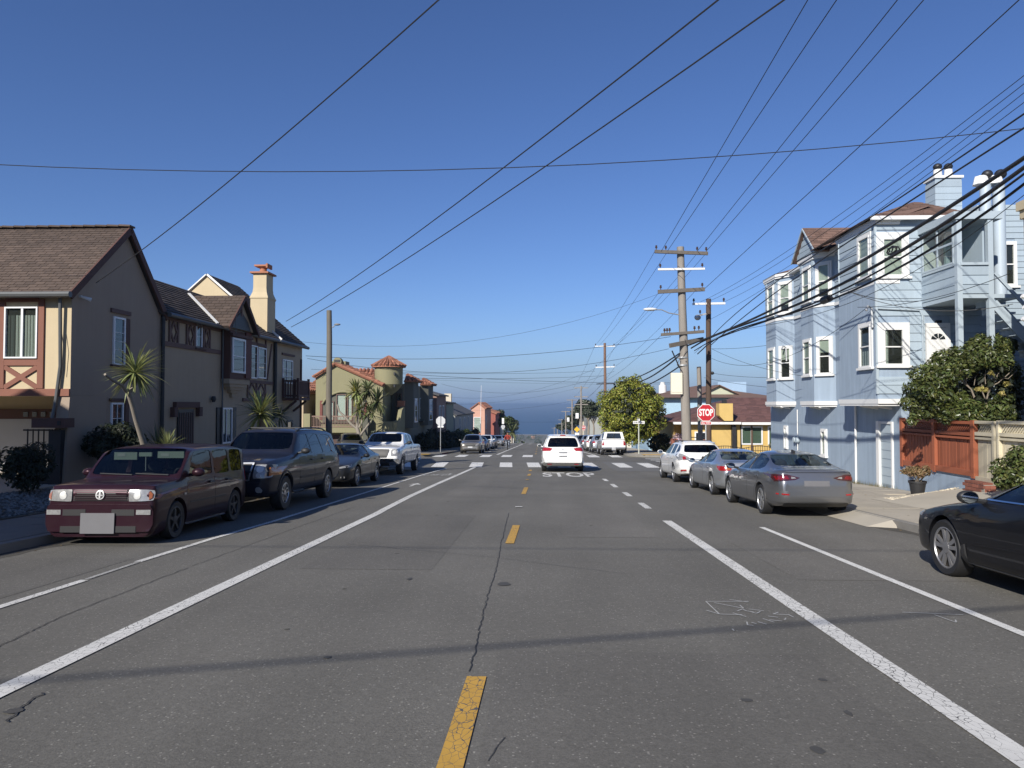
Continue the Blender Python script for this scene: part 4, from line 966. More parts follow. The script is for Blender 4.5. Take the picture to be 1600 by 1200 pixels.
# ---------------------------------------------------------------- garden walls and fences on the right
RW = thing('retaining_wall', 'low pale blue garden wall under the red-brown fence', 'wall', (PR, 19, -.6))
b = MB(); b.hexa([(PR - .012, 17.15, -1.5), (PR + .25, 17.15, -1.5), (PR + .25, 20.59, -1.5), (PR - .012, 20.59, -1.5), (PR - .012, 17.15, -.08), (PR + .25, 17.15, -.08), (PR + .25, 20.59, -.13), (PR - .012, 20.59, -.13)]); b.build('wall_body', BLUE_ST, RW)
b = MB(); b.box(PR - .03, 17.13, -.135, PR + .05, 20.585, -.075); b.build('wall_cap', BLUE_TR, RW)
REDW = M('red_brown_stain', (.26, .078, .037), .7, .14, 4, orand=.16, bump=.2, bscale=40, stretch=(8, 8, 1))
BEIGE = M('cream_fence_paint', (.56, .50, .36), .75, .10, 3, orand=.10, streak=.12)
def fence(root, mat, ya, yb, posts, z0, z1, pw, lat=.3, post_h=.0):
    for p in posts:
        o = piece('post', mat, root, (PR - .02, p, (z0 + z1) / 2 + (post_h if post_h < .06 else 0)), (.11, .12 if post_h < .06 else .07, z1 - z0 + (.06 if post_h < .06 else -.02))); 
    for z, h in ((z1 - .03, .07), (z1 - lat, .08), (z1 - lat - .10, .05), (z0 + .08, .14)): stick('rail', mat, root, (PR - .03, ya, z), (PR - .03, yb, z), .07, h)
    n = int((yb - ya) / pw); w = (yb - ya) / n
    for k in range(n): piece('plank', mat, root, (PR + .015 + random.uniform(-.003, .003), ya + (k + .5) * w, (z0 + z1 - lat) / 2), (.02, w - .02, z1 - lat - z0))
    lb = MB(); h = lat - .08; st = .085; k = 0; a = z1 - lat + .03; y = ya - h
    while y < yb:
        for s in (1, -1):
            p, q = [y, a], [y + h, a + h]
            if s < 0: p, q = [y + h, a], [y, a + h]
            lo, hi = (0, 1)
            c0, c1 = sorted((p[0], q[0]));
            if c0 < ya or c1 > yb: continue
            lb.beam((PR + .01 * s, p[0], p[1]), (PR + .01 * s, q[0], q[1]), .035, .008, (1, 0, 0))
        y += st
    lb.build('lattice', mat, root, kind='stuff')
FN = thing('wooden_fence', 'red-brown stained wooden fence with lattice top above the blue garden wall', 'fence', (PR, 19, -.1))
fence(FN, REDW, 17.2, 20.5, (17.2, 18.85, 20.5), -.10, 1.2, .15)
FG = thing('lattice_fence', 'weathered cream fence panel with lattice top next to the red-brown fence', 'fence', (PR, 16.7, -.2))
fence(FG, M('weathered_cream_paint', (.40, .36, .27), .8, .15, 3, orand=.15, streak=.3), 16.38, 17.1, (16.42,), -.22, 1.22, .18, .3, .07)
FB = thing('lattice_fence', 'clean cream fence with lattice top behind the round shrub', 'fence', (PR, 13, 0))
fence(FB, BEIGE, 9.0, 16.3, (9.0, 11.4, 13.8, 16.25), -.15, 1.24, .2, .3, .07)
BRICK = M('red_brick', (.21, .075, .05), .9, .2, 6, orand=.25, bump=.3, bscale=50)
PB = thing('brick_planter', 'low red brick planter at the foot of the cream fence', 'planter', (PR - .1, 16.85, -.3))
MB().box(PR - .28, 16.42, -.8, PR - .03, 17.14, -.20).build('mortar', M('mortar', (.25, .23, .2), .9), PB)
for r in range(3):
    for k in range(4):
        y = 16.42 + (k + .5 * (r % 2)) * .2
        if y < 17.05: piece('brick', BRICK, PB, (PR - .285, y + .09, -.41 + r * .08), (.03, .185, .07))
    for k in range(2): piece('brick', BRICK, PB, (PR - .21 + k * .12, 16.415, -.41 + r * .08), (.115, .03, .07))
for k in range(4): piece('brick', BRICK, PB, (PR - .16, 16.52 + k * .18, -.18), (.26, .165, .045))
# beige building at the right edge
BG = thing('beige_building', 'beige stucco building with dentil cornice at the right edge', 'building', (11.0, 12, -.3))
BGS = M('beige_stucco', (.40, .345, .26), .9, .08, 1.5, bump=.5, bscale=25, streak=.12)
b = MB(); b.box(10.85, 3, 2.0, 20, 16.35, 5.75); b.box(11.1, 3, -1, 20, 16.2, 2.0); b.build('wall', BGS, BG)
b = MB(); b.box(10.75, 2.9, 5.95, 20.1, 16.45, 6.15); b.box(10.8, 2.95, 5.752, 20, 16.4, 5.95); b.build('cornice', M('cornice_paint', (.50, .42, .28), .8, .1, 3), BG)
for k in range(24): piece('dentil', MATS['cornice_paint'], BG, (10.77, 16.2 - k * .3, 5.80), (.06, .14, .12))
for k in range(4): piece('dentil', MATS['cornice_paint'], BG, (11.0 + k * .3, 16.42, 5.80), (.14, .06, .12))
for y, z in ((16.15, 3.9), (16.1, 3.65), (16.15, 3.4)): b = MB(); b.tube([(10.84, y, z), (10.65, y, z + .1)], .05, 8); b.build('insulator', WHITEP, BG, 40)
MB().box(10.80, 16.0, 2.1, 10.845, 16.3, 2.5).build('wall_recess', BGS, BG)
# garden soil behind fences
structure(MB().box(PR + .26, 9, -1.2, 21, 20.58, -.25).build('garden_soil', SOIL))
# ---------------------------------------------------------------- right, beyond the crossing
YEL = M('yellow_stucco', (.55, .38, .13), .85, .08, 1.5, bump=.3, bscale=40, streak=.08)
MAROON = M('maroon_shingle', (.125, .062, .055), .9, .15, 3, island=.25, bump=.3, bscale=40)
GRN_SD = M('pale_green_siding', (.44, .46, .34), .75, .06, 2, orand=.06)
TERR = M('red_barrel_tile', (.27, .115, .07), .85, .2, 4, island=.45, bump=.2, bscale=50)
YB_ = thing('yellow_bungalow', 'yellow bungalow with maroon hip roof and square chimney behind the stop sign', 'house', (10.8, 56, g(56)))
w1 = Wall((0, 56, 0), (1, 0, 0), (0, -1, 0)); w2 = Wall((10.8, 0, 0), (0, 1, 0), (-1, 0, 0))
b = MB(); b.box(11.6, 56.0, -4, 30, 70, .25); b.box(10.9, 58.5, -4, 11.6, 70, .2); b.build('wall', YEL, YB_)
def hiproof(par, x0, x1, y0, y1, z0, rise, run, mat, sh=None, name='roof'):
    a, c, d, e = Vector((x0, y0, z0)), Vector((x1, y0, z0)), Vector((x1, y1, z0)), Vector((x0, y1, z0)); h = min((x1 - x0), (y1 - y0)) / 2; k = rise / run
    if (x1 - x0) > (y1 - y0): p, q = Vector((x0 + h, (y0 + y1) / 2, z0 + h * k)), Vector((x1 - h, (y0 + y1) / 2, z0 + h * k)); fs = [(a, c, q, p), (d, e, p, q), (e, a, p), (c, d, q)]
    else: p, q = Vector(((x0 + x1) / 2, y0 + h, z0 + h * k)), Vector(((x0 + x1) / 2, y1 - h, z0 + h * k)); fs = [(a, c, p), (c, d, q, p), (d, e, q), (e, a, p, q)]
    mb = MB()
    for f in fs: mb.add(f, [tuple(range(len(f)))])
    ro = mb.build(name, mat, par)
    if sh:
        for f in fs[:1] + fs[2:4]:
            F4 = list(f) if len(f) == 4 else [f[0], f[1], f[2].lerp(f[1], .02), f[2].lerp(f[0], .02)]
            sh(mat, ro, *F4)
    return ro
shh = lambda m, r, *f: shingles(m, r, *f, .5, .3, .03)
hiproof(YB_, 10.3, 30.5, 55.4, 68, .22, 1.75, 5.6, MAROON, shh)
wp = lambda n, m, x0, x1, d0, d1, z0, z1, par=None: w1.piece(n, m, par or YB_, x0, x1, d0, d1, z0, z1)
wp('gutter', WHITEP, 10.25, 15.4, .55, .68, .08, .26); wp('gutter', WHITEP, 15.45, 30.5, .62, .75, .05, .24)
b = MB(); b.hexa([(13.72, 55.2, .75), (14.75, 55.2, .75), (14.75, 56.2, .75), (13.72, 56.2, .75), (13.72, 55.2, 1.68), (14.75, 55.2, 1.68), (14.75, 56.2, 1.68), (13.72, 56.2, 1.68)]); b.hexa([(14.1, 55.2, .35), (14.75, 55.2, .35), (14.75, 56.0, .35), (14.1, 56.0, .35), (13.72, 55.2, .748), (14.75, 55.2, .748), (14.75, 56.0, .748), (13.72, 56.0, .748)]); cy_ = b.build('chimney', YEL, YB_)
MB().box(14.1, 55.6, 1.682, 14.4, 56.0, 1.95).build('chimney_pot', BLACKM, cy_)
for xa, xb in ((15.55, 17.2), (17.6, 19.3)):
    window(w1, (xa, xb, -1.5, -.08), YB_, WFRAME, .1, .08, mulv=(.48,), bar=.1, pane_m=PANE, back_m=M('green_blind', (.13, .17, .13), .8, .1, 2))
window(w1, (12.0, 13.0, -1.9, -.5), YB_, WFRAME, .1, .08)
wp('awning_post', BLACKM, 14.8, 15.1, .0, .35, -3.6, .0); wp('downspout', M('brown_metal', (.10, .06, .04), .6), 16.3, 16.42, .01, .12, -3.6, .05); wp('downspout', BLACKM, 15.5, 15.58, .01, .1, -3.6, .05)
IF = thing('iron_fence', 'low black iron fence with arched tops in front of the yellow bungalow', 'fence', (15, 54.3, g(54.3)))
for k in range(62):
    x = 12.6 + k * .17; h = .42 + .2 * abs(math.sin((x - 12.6) * math.pi / 2.6))
    piece('picket', BLACKM, IF, (x, 54.3, g(54.3) + .12 + h / 2), (.03, .03, h))
for k in range(4):
    b = MB(); b.tube([(12.6 + k * 2.6 + t * .26, 54.3, g(54.3) + .5 + .2 * math.sin(t * math.pi / 10)) for t in range(11)], .025, 6); b.build('top_rail', BLACKM, IF)
stick('rail', BLACKM, IF, (12.6, 54.3, g(54.3) + .35), (23, 54.3, g(54.3) + .35), .03, .04)
BS = thing('brick_steps', 'red brick steps and pillar beside the yellow bungalow', 'steps', (10.6, 53.9, g(54)))
for k in range(4): piece('step', BRICK, BS, (11.2 + k * .1, 54.2 + k * .3, g(54) + .25 + k * .22), (1.5, .5, .3))
piece('pillar', BRICK, BS, (10.05, 53.9, g(54) + .6), (.45, .45, 1.3)); piece('pillar', BRICK, BS, (12.3, 53.9, g(54) + .6), (.4, .4, 1.2))
stick('railing', BLACKM, BS, (9.9, 53.8, g(54) + 1.35), (12.3, 53.8, g(54) + 1.35), .05, .06)
# green board house behind
GH = thing('green_house', 'pale green board house with a gable behind the yellow bungalow', 'house', (20, 75, g(75)))
w3 = Wall((0, 75, 0), (1, 0, 0), (0, -1, 0))
b = MB(); b.prism([(x, 75, z) for x, z in ((15.0, -5), (15.0, 1.9), (18.6, 3.55), (21.8, 2.1), (40, 1.95), (40, -5))], (0, 10, 0)); b.build('wall', GRN_SD, GH)
for k in range(16):
    z = -.2 + k * .25; x0 = 15.0 if z < 1.7 else 15.0 + (z + .25 - 1.85) * 2.2; x1 = 40 if z < 1.65 else 21.9 - (z + .25 - 2.0) * 2.15
    if x1 > x0 + .1: w3.piece('siding_board', GRN_SD, GH, x0, x1, .001, .03, z, z + .25)
roof_slab('roof', BROWN_RF, GH, (14.2, 85, 1.55), (14.2, 74.6, 1.55), (18.6, 74.6, 3.66), (18.6, 85, 3.66)); roof_slab('roof', BROWN_RF, GH, (22.2, 74.6, 1.95), (22.2, 85, 1.95), (18.6, 85, 3.66), (18.6, 74.6, 3.66))
wp3 = lambda n, m, a, c, d0, d1, e, f: w3.piece(n, m, GH, a, c, d0, d1, e, f)
wp3('solar_panel', BLACKM, 22.0, 27.5, -2, -.5, 2.25, 2.45); wp3('roof_box', M('pale_blue_box', (.3, .42, .55), .8), 19.0, 22.0, -4, -2, 2.2, 4.0)
# pale blue house left of the big pole
LB = thing('small_blue_house', 'light blue row house with brown roof left of the big utility pole', 'house', (10.6, 78, g(78)))
LBM = M('light_blue_stucco', (.33, .47, .58), .85, .08, 2, streak=.1)
b = MB(); b.box(11.2, 74, -6, 24, 88, 2.3); b.box(14.5, 73.6, -6, 20, 74, .9); b.build('wall', LBM, LB)
w4 = Wall((0, 74, 0), (1, 0, 0), (0, -1, 0))
hiproof(LB, 10.6, 24.5, 73.2, 88.5, 2.3, 1.2, 6, BROWN_RF)
for xa in (13.3, 14.3): w4.piece('pillar', WHITEP, LB, xa, xa + .35, .001, .25, -3.2, .2)
w4.piece('awning', BLUE_ST, LB, 12.8, 14.9, .1, .8, -3.6, -3.1); w4.piece('garage_door', BLUE_SD, LB, 12.9, 14.6, .001, .1, -5.4, -3.7); w4.piece('window', MATS['dark_pane'], LB, 15.5, 17.5, .41, .45, -1.6, -.2)
b = MB(); b.lathe([(.45, 2.4), (.42, 3.7), (.28, 3.75), (.25, 4.05)], (13.5, 79, 0), 10); b.build('chimney', WHITEP, LB, 40); MB().box(14.9, 80, 2.4, 15.3, 80.4, 3.9).build('chimney', WHITEP, LB)
stick('porch_roof', BLACKM, LB, (13.8, 72.9, -.9), (18.5, 72.9, 1.0), .6, .12)
WH = thing('white_house', 'white stucco house peeping out beyond the round green tree', 'house', (10.3, 92, g(92)))
b = MB(); b.box(10.3, 92, -8, 20, 118, 1.6); b.build('wall', M('white_stucco', (.62, .58, .50), .9, .06, 2), WH); MB().box(10.1, 91.8, 1.601, 20.2, 118.2, 1.85).build('cornice', WHITEP, WH)
w5 = Wall((0, 92, 0), (1, 0, 0), (0, -1, 0))
for z in (-1.2,): w5.piece('window', MATS['dark_pane'], WH, 10.7, 11.4, .001, .05, z, z + 1.6)
# ---------------------------------------------------------------- left, beyond the crossing: olive house with turret
OLIVE = M('olive_stucco', (.225, .21, .12), .9, .08, 1.5, bump=.35, bscale=30, streak=.10)
OLIVE_D = M('dark_olive_stucco', (.10, .10, .08), .9, .1, 2, bump=.3, bscale=30)
RAIL = M('brown_rail_paint', (.20, .13, .10), .7, .1, 4)
O = thing('turret_house', 'olive stucco house with round tiled turret, arched window and balcony', 'house', (-14, 55, g(55)))
wo_ = Wall((0, 55, 0), (1, 0, 0), (0, -1, 0)); ws_ = Wall((PL, 0, 0), (0, 1, 0), (1, 0, 0))
gz = g(56)
b = MB(); b.prism([(x, 55, z) for x, z in ((-17.4, -4), (-17.4, 3.75), (-15.85, 4.62), (-12.15, 3.05), (-12.15, -4))], (0, 3.2, 0)); b.build('wall', OLIVE, O)
b = MB(); b.box(-17.4, 58.2, -4, PL, 74, 3.3); b.build('side_wall', M('grey_olive_stucco', (.19, .175, .125), .9, .08, 1.5, bump=.3, bscale=30), O)
def tiled(a, b_, c, d, par=O, m=TERR):
    r = roof_slab('roof', m, par, a, b_, c, d, .1); tiles(m, r, a, b_, c, d, .15, .5)
tiled((-17.5, 58.3, 3.72), (-17.5, 54.8, 3.72), (-15.85, 54.8, 4.75), (-15.85, 58.3, 4.75))
tiled((-12.1, 54.8, 3.1), (-12.1, 58.3, 3.1), (-15.85, 58.3, 4.75), (-15.85, 54.8, 4.75))
tiled((-15.8, 57.2, 3.25), (-11.9, 57.2, 3.1), (-11.9, 59.4, 4.55), (-15.8, 59.4, 4.55))
tiled((-18.3, 57.0, 3.3), (-16.0, 57.0, 3.6), (-16.0, 60, 4.6), (-18.0, 60, 4.6))
r0 = ((-17.6, 54.78, 3.75), (-15.85, 54.78, 4.80), (-12.1, 54.78, 3.12))
for p, q in ((r0[0], r0[1]), (r0[1], r0[2])):
    n = 12
    for k in range(n):
        a = Vector(p).lerp(Vector(q), k / n); c = Vector(p).lerp(Vector(q), (k + .98) / n); bb = MB(); bb.tube([a, c], [.1, .085], 6); bb.build('verge_tile', TERR, O)
MB().box(-17.1, 58, 3.9, -15.9, 59.2, 5.15).build('chimney', OLIVE, O); b = MB(); b.lathe([(.35, -.3), (.35, .3)], (-16.5, 57.99, 5.1), 12, axis='y'); b.build('chimney_hood', OLIVE, O)
MB().box(-16.75, 57.66, 5.05, -16.25, 57.68, 5.25).build('flue_opening', BLACKM, O)
tc = (-12.02, 56.6, 0)
b = MB(); b.lathe([(.25, 2.35), (.75, 2.75), (1.1, 3.2), (1.12, 4.62)], tc, 24); tu = b.build('turret', OLIVE, O, 35)
b = MB(); b.lathe([(1.36, 4.55), (1.3, 4.66), (.06, 5.5)], tc, 24); tr = b.build('turret_roof', TERR, tu, 30)
tb = MB(); rg = random.Random(4)
for k in range(26):
    th = 2 * math.pi * k / 26
    for j in range(4):
        s0, s1 = j / 4, (j + 1.1) / 4; p0 = [tc[0] + math.cos(th) * 1.38 * (1 - s0), tc[1] + math.sin(th) * 1.38 * (1 - s0), 4.66 + .86 * s0]; s1 = min(s1, .97); p1 = [tc[0] + math.cos(th) * 1.38 * (1 - s1), tc[1] + math.sin(th) * 1.38 * (1 - s1), 4.66 + .86 * s1]
        tb.tube([p0, p1], [.13 * (1 - s0 * .75) * rg.uniform(.95, 1.1), .11 * (1 - s1 * .75)], 6)
tb.build('barrel_tiles', TERR, tr, kind='stuff')
for z in (3.9, 2.95): wo_.piece('slot', BLACKM, O, -11.4, -11.3, -.7, -.45, z, z + .22)
# porch recess, stair parapet
b = MB(); b.box(-12.14, 55.6, -4, PL + .05, 58.2, .25); b.build('porch_base', OLIVE, O)
b = MB(); b.prism([(-12.0, 55.0, z) for z in (0,)] and [(-11.25, 54.6, -4), (-11.25, 57.9, -4), (-11.25, 57.9, 1.55), (-11.25, 56.6, 1.15), (-11.25, 55.9, .35), (-11.25, 54.6, .3)], (.3, 0, 0)); b.build('stair_parapet', OLIVE, O)
b = MB(); b.box(-12.1, 54.6, -4, -11.27, 55.0, .28); b.build('stair_wall', OLIVE, O)
MB().box(-11.5, 57.5, 1.4, -10.95, 57.95, 1.9).build('parapet_cap', TERRA, O)
b = MB(); b.box(-12.1, 58.1, .2, -11.2, 58.19, 2.9); b.build('porch_back', OLIVE_D, O); window(Wall((0, 58.1, 0), (1, 0, 0), (0, -1, 0)), (-11.75, -11.25, .5, 2.5), O, GREYTIM, .06, .05, mull=(.5,))
# arched window with balcony
ar = MB(); X0, X1, zc, rr = -16.85, -13.6, 1.75, 1.0
top = [(X0 + (X1 - X0) * t / 14, 1.65 + .95 * math.sin(math.pi * t / 14) ** .7) for t in range(15)]
ar.prism([wo_.p(x, .0003, z) for x, z in [(X0, .1)] + top + [(X1, .1)]], (0, -.001, 0)); aw = ar.build('window', OLIVE_D, O)
for xa, xb, zt in ((-16.5, -15.95, 1.85), (-15.75, -14.98, 2.4), (-14.9, -14.5, 2.4), (-14.2, -13.75, 1.9)):
    window(wo_, (xa, xb, .35, zt), aw, GREYTIM, .06, .10, pane_m=PANE, back_m=LACE)
b = MB(); b.tube([wo_.p(x, .1, z) for x, z in top], .09, 8); b.build('hood_mould', OLIVE, O, 40)
for s in (X0 - .1, X1 + .1): wo_.piece('shutter', M('oxblood', (.14, .04, .03), .7, .1, 3), O, s - .1, s + .1, .01, .06, .4, 1.9)
b = MB(); b.box(-17.5, 54.1, -.55, -13.6, 55, -.18); b.build('balcony', OLIVE, O)
for k in range(34): piece('baluster', RAIL, O, (-17.4 + k * .115, 54.15, .25), (.035, .035, .85))
stick('rail', RAIL, O, (-17.45, 54.15, .70), (-13.6, 54.15, .70), .07, .08); stick('rail', RAIL, O, (-17.45, 54.15, -.1), (-13.6, 54.15, -.1), .05, .05)
piece('corner_post', OLIVE, O, (-17.75, 54.2, -.7), (.5, .5, 3.2)); piece('corner_post', OLIVE_D, O, (-13.3, 54.4, -.6), (.4, .5, 2.6))
wo_.piece('garage_door', M('dark_garage_door', (.06, .03, .025), .6, .2, 2), O, -16.8, -13.9, .001, .06, -3, -.75)
for k in range(4): wo_.piece('garage_panel', MATS['dark_garage_door'], O, -16.7 + k * .7, -16.1 + k * .7, .061, .09, -1.75, -.95)
wo_.piece('pilaster', OLIVE, O, -13.75, -13.4, .001, .5, -4, -.75)
# bays with tile caps along the side street
for ya, yb_, zt in ((58.3, 61.5, 3.5), (66.2, 70.0, 3.45)):
    P_ = [(PL, ya), (PL + .7, ya + .4), (PL + .7, yb_ - .4), (PL, yb_)]
    b = MB(); b.prism([(x, y, -.35) for x, y in P_], (0, 0, zt + .35)); bo = b.build('bay', OLIVE_D, O)
    b = MB()
    cxy = Vector((PL, (ya + yb_) / 2, zt + .62)); ring_ = [Vector((x + (.3 if x > PL else 0), y + (.3 if y > cxy.y else -.3), zt)) for x, y in P_]
    for p, q in zip(ring_, ring_[1:]): tl = roof_slab('roof', TERR, bo, p, q, cxy + Vector((0, .1, 0)), cxy - Vector((0, .1, 0)), .06); tiles(TERR, tl, p, q, cxy + Vector((0, .2, 0)), cxy - Vector((0, .2, 0)), .13, .4)
    wb_ = Wall((PL + .7, 0, 0), (0, 1, 0), (1, 0, 0)); window(wb_, (ya + .9, yb_ - 1.0, .1, 2.1), bo, WFRAME, .08, .05, mull=(.5,))
for y in (63.6, 65.8): window(ws_, (y, y + .7, .3, 2.2), O, WFRAME, .06, .05, mull=(.5,))
for y in (60.0, 63.2, 66, 69.5, 72.2): window(ws_, (y, y + .8, -2.6, -1.1), O, OLIVE_D, .08, .05)
ws_.piece('planter_shelf', BLACKM, O, 65.4, 67, .01, .4, .0, .1)
# the row behind: each house its own thing
def rowhouse(name, label, x0, x1, y0, y1, zt, wallm, roofm, rise, lit=None, win=(), par_=None, tile=False, trim=WHITEP, grp=None):
    t = thing(name, label, 'house', (x1, y0, g(y0)), grp)
    b = MB(); b.box(x0, y0, g(y1) - 1, x1, y1, zt); b.build('wall', wallm, t)
    wf, wside = Wall((0, y0, 0), (1, 0, 0), (0, -1, 0)), Wall((x1, 0, 0), (0, 1, 0), (1, 0, 0))
    if rise > 0:
        xm = (x0 + x1) / 2; p = [(x1 + .3, y0 - .3, zt - .05), (x1 + .3, y1 + .3, zt - .05), (xm, y1 + .3, zt + rise), (xm, y0 - .3, zt + rise)]; r = roof_slab('roof', roofm, t, *p, th=.15)
        if tile: tiles(roofm, r, *p, .22, .7)
        p2 = [(x0 - .3, y1 + .3, zt - .05), (x0 - .3, y0 - .3, zt - .05), (xm, y0 - .3, zt + rise), (xm, y1 + .3, zt + rise)]; roof_slab('roof', roofm, t, *p2, th=.15)
        b = MB(); b.prism([(x0, y0 + .001, zt), (xm, y0 + .001, zt + rise - .05), (x1, y0 + .001, zt)], (0, .2, 0)); b.build('gable', wallm, t)
    else:
        b = MB(); b.box(x0 - .15, y0 - .15, zt + .001, x1 + .15, y1 + .15, zt + .25); b.build('parapet', roofm, t)
    for kind, u0, u1, z0, z1 in win: window(wf if kind == 'f' else wside, (u0, u1, z0, z1), t, trim, .12, .1, mull=(.5,), pane_m=PANE, back_m=LACE if kind == 'f' else ROOM)
    return t
DKRF = M('dark_grey_roof', (.075, .075, .078), .9, .2, 2)
BRST = M('mauve_brown_stucco', (.24, .155, .125), .9, .1, 2); GRST = M('grey_stucco', (.30, .31, .29), .9, .08, 2, streak=.1); PINK = M('pink_stucco', (.52, .30, .22), .9, .08, 2, streak=.08)
REDST = M('brick_red_stucco', (.30, .10, .075), .9, .1, 2); CRM2 = M('pale_cream_stucco', (.55, .49, .38), .9, .08, 2)
rowhouse('row_house', 'brown stucco house with overhanging grey gable just past the olive turret house', -20, -10.9, 75.5, 83, 2.7, BRST, DKRF, 1.25, win=(('s', 77, 78.2, -.9, 1.5), ('s', 79.6, 80.8, -.9, 1.5), ('s', 78.0, 79.0, -3.0, -1.8)))
rowhouse('row_house', 'grey-green house with a chimney behind the brown gabled house', -20, -11.1, 85, 92, 1.9, M('grey_green_stucco', (.24, .26, .20), .9, .1, 2), DKRF, .7, win=(('f', -13, -12, -1.8, 0),))
hg = rowhouse('row_house', 'grey stucco house with dark roof and white-framed front window', -17.5, -11.6, 98, 125, .2, GRST, DKRF, 1.6, win=(('f', -14.4, -12.6, -2.6, -.6), ('s', 103, 104.5, -2.5, -.3), ('s', 109, 110.5, -2.5, -.3), ('s', 115, 116.5, -2.5, -.3)))
MB().box(-13.9, 104, .5, -12.9, 105, 3.2).build('chimney', CRM2, hg); MB().box(-17, 95, -2, -13.5, 98, 1.7).build('rear_block', CRM2, hg); MB().box(-15.4, 92.5, .0, -14.4, 93.5, 3.3).build('chimney', GRST, hg)
b = MB(); b.hexa([(-14.6, 97.3, -2.95), (-12.3, 97.3, -2.95), (-12.3, 98, -2.95), (-14.6, 98, -2.95), (-14.6, 97.3, -2.85), (-12.3, 97.3, -2.85), (-12.3, 98, -2.85), (-14.6, 98, -2.85)]); b.build('window_ledge', WHITEP, hg)
rowhouse('row_house', 'pink stucco house with red tiled roof and arched front window on the far corner', -14.1, -11.3, 147.5, 166, .8, PINK, TERR, 1.2, win=(('f', -13.6, -12.1, -4.2, -1.0), ('s', 150, 152, -3.5, -.6)), tile=True)
rowhouse('row_house', 'brick-red house with tiled roof beyond the pink house', -17, -10.6, 172, 190, -.6, REDST, TERR, 1.2, win=(('f', -14, -12, -4.5, -2.5),), tile=True)
rowhouse('row_house', 'cream house with small tiled cap far down the left side', -16, -10.8, 196, 215, -1.4, CRM2, TERR, 1.2, win=(('f', -13, -11.5, -5, -3),), tile=True)
rowhouse('row_house', 'beige house left of the olive turret house, mostly behind the cream gable house', -24, -18.2, 54.5, 68, 2.6, M('tan_stucco', (.42, .33, .22), .9, .08, 2), TERR, .9, win=(('f', -20, -18.9, -.2, 1.2),), tile=True)
rowhouse('row_house', 'grey house far down the right side past the white house', 10.4, 17, 150, 168, -.4, GRST, DKRF, 1.2)
rowhouse('row_house', 'cream house far down the right side behind the second stop sign', 10.4, 17, 172, 188, -2.4, CRM2, DKRF, 0)
rg = random.Random(21); fm = [M('far_wall_white', (.55, .53, .48), .9), CRM2, GRST, PINK]
ni = 0
for k in range(46):
    y = rg.uniform(230, 1250); sx = rg.uniform(-.075, .095) * y
    if -9 < sx < 8 or ni >= 26: continue
    ni += 1; w_, h_ = rg.uniform(6, 10), rg.uniform(4, 7); z = g(y)
    t = thing('far_house', 'small distant house among trees down the slope towards the sea', 'house', (sx, y, z), 'distant houses towards the sea')
    MB().box(sx - w_ / 2, y, z - 1, sx + w_ / 2, y + 9, z + h_).build('wall', rg.choice(fm), t)
    b = MB(); b.prism([(sx - w_ / 2 - .3, y - .3, z + h_), (sx, y - .3, z + h_ + 2), (sx + w_ / 2 + .3, y - .3, z + h_)], (0, 9.6, 0)); b.build('roof', rg.choice([DKRF, BROWN_RF, TERR]), t)
    for q in (-.25, .2): piece('window', MATS['dark_pane'], t, (sx + q * w_, y - .03, z + h_ * .6), (1.2, .06, 1.4))
# ---------------------------------------------------------------- vehicles: one lofted shell per body, wheel wells, cabin and window openings cut out of it
def ip(pts, s):
    if s <= pts[0][0]: return pts[0][1]
    for (a, u), (b, v) in zip(pts, pts[1:]):
        if s <= b: return u + (v - u) * (s - a) / (b - a)
    return pts[-1][1]
def tmp_obj(mb, mi=0):
    me = bpy.data.meshes.new('cut'); me.from_pydata(mb.v, [], mb.f)
    bm = bmesh.new(); bm.from_mesh(me); bmesh.ops.recalc_face_normals(bm, faces=bm.faces); bm.to_mesh(me); bm.free()
    for _ in range(2): me.materials.append(None)
    for p in me.polygons: p.material_index = mi
    o = bpy.data.objects.new('cut', me); COL.objects.link(o); return o
def chaikin(poly, n=2, k=.16):
    for _ in range(n):
        out = []
        for i in range(len(poly)):
            a, b = Vector(poly[i]), Vector(poly[(i + 1) % len(poly)]); out += [tuple(a.lerp(b, k)), tuple(a.lerp(b, 1 - k))]
        poly = out; k = .25
    return poly
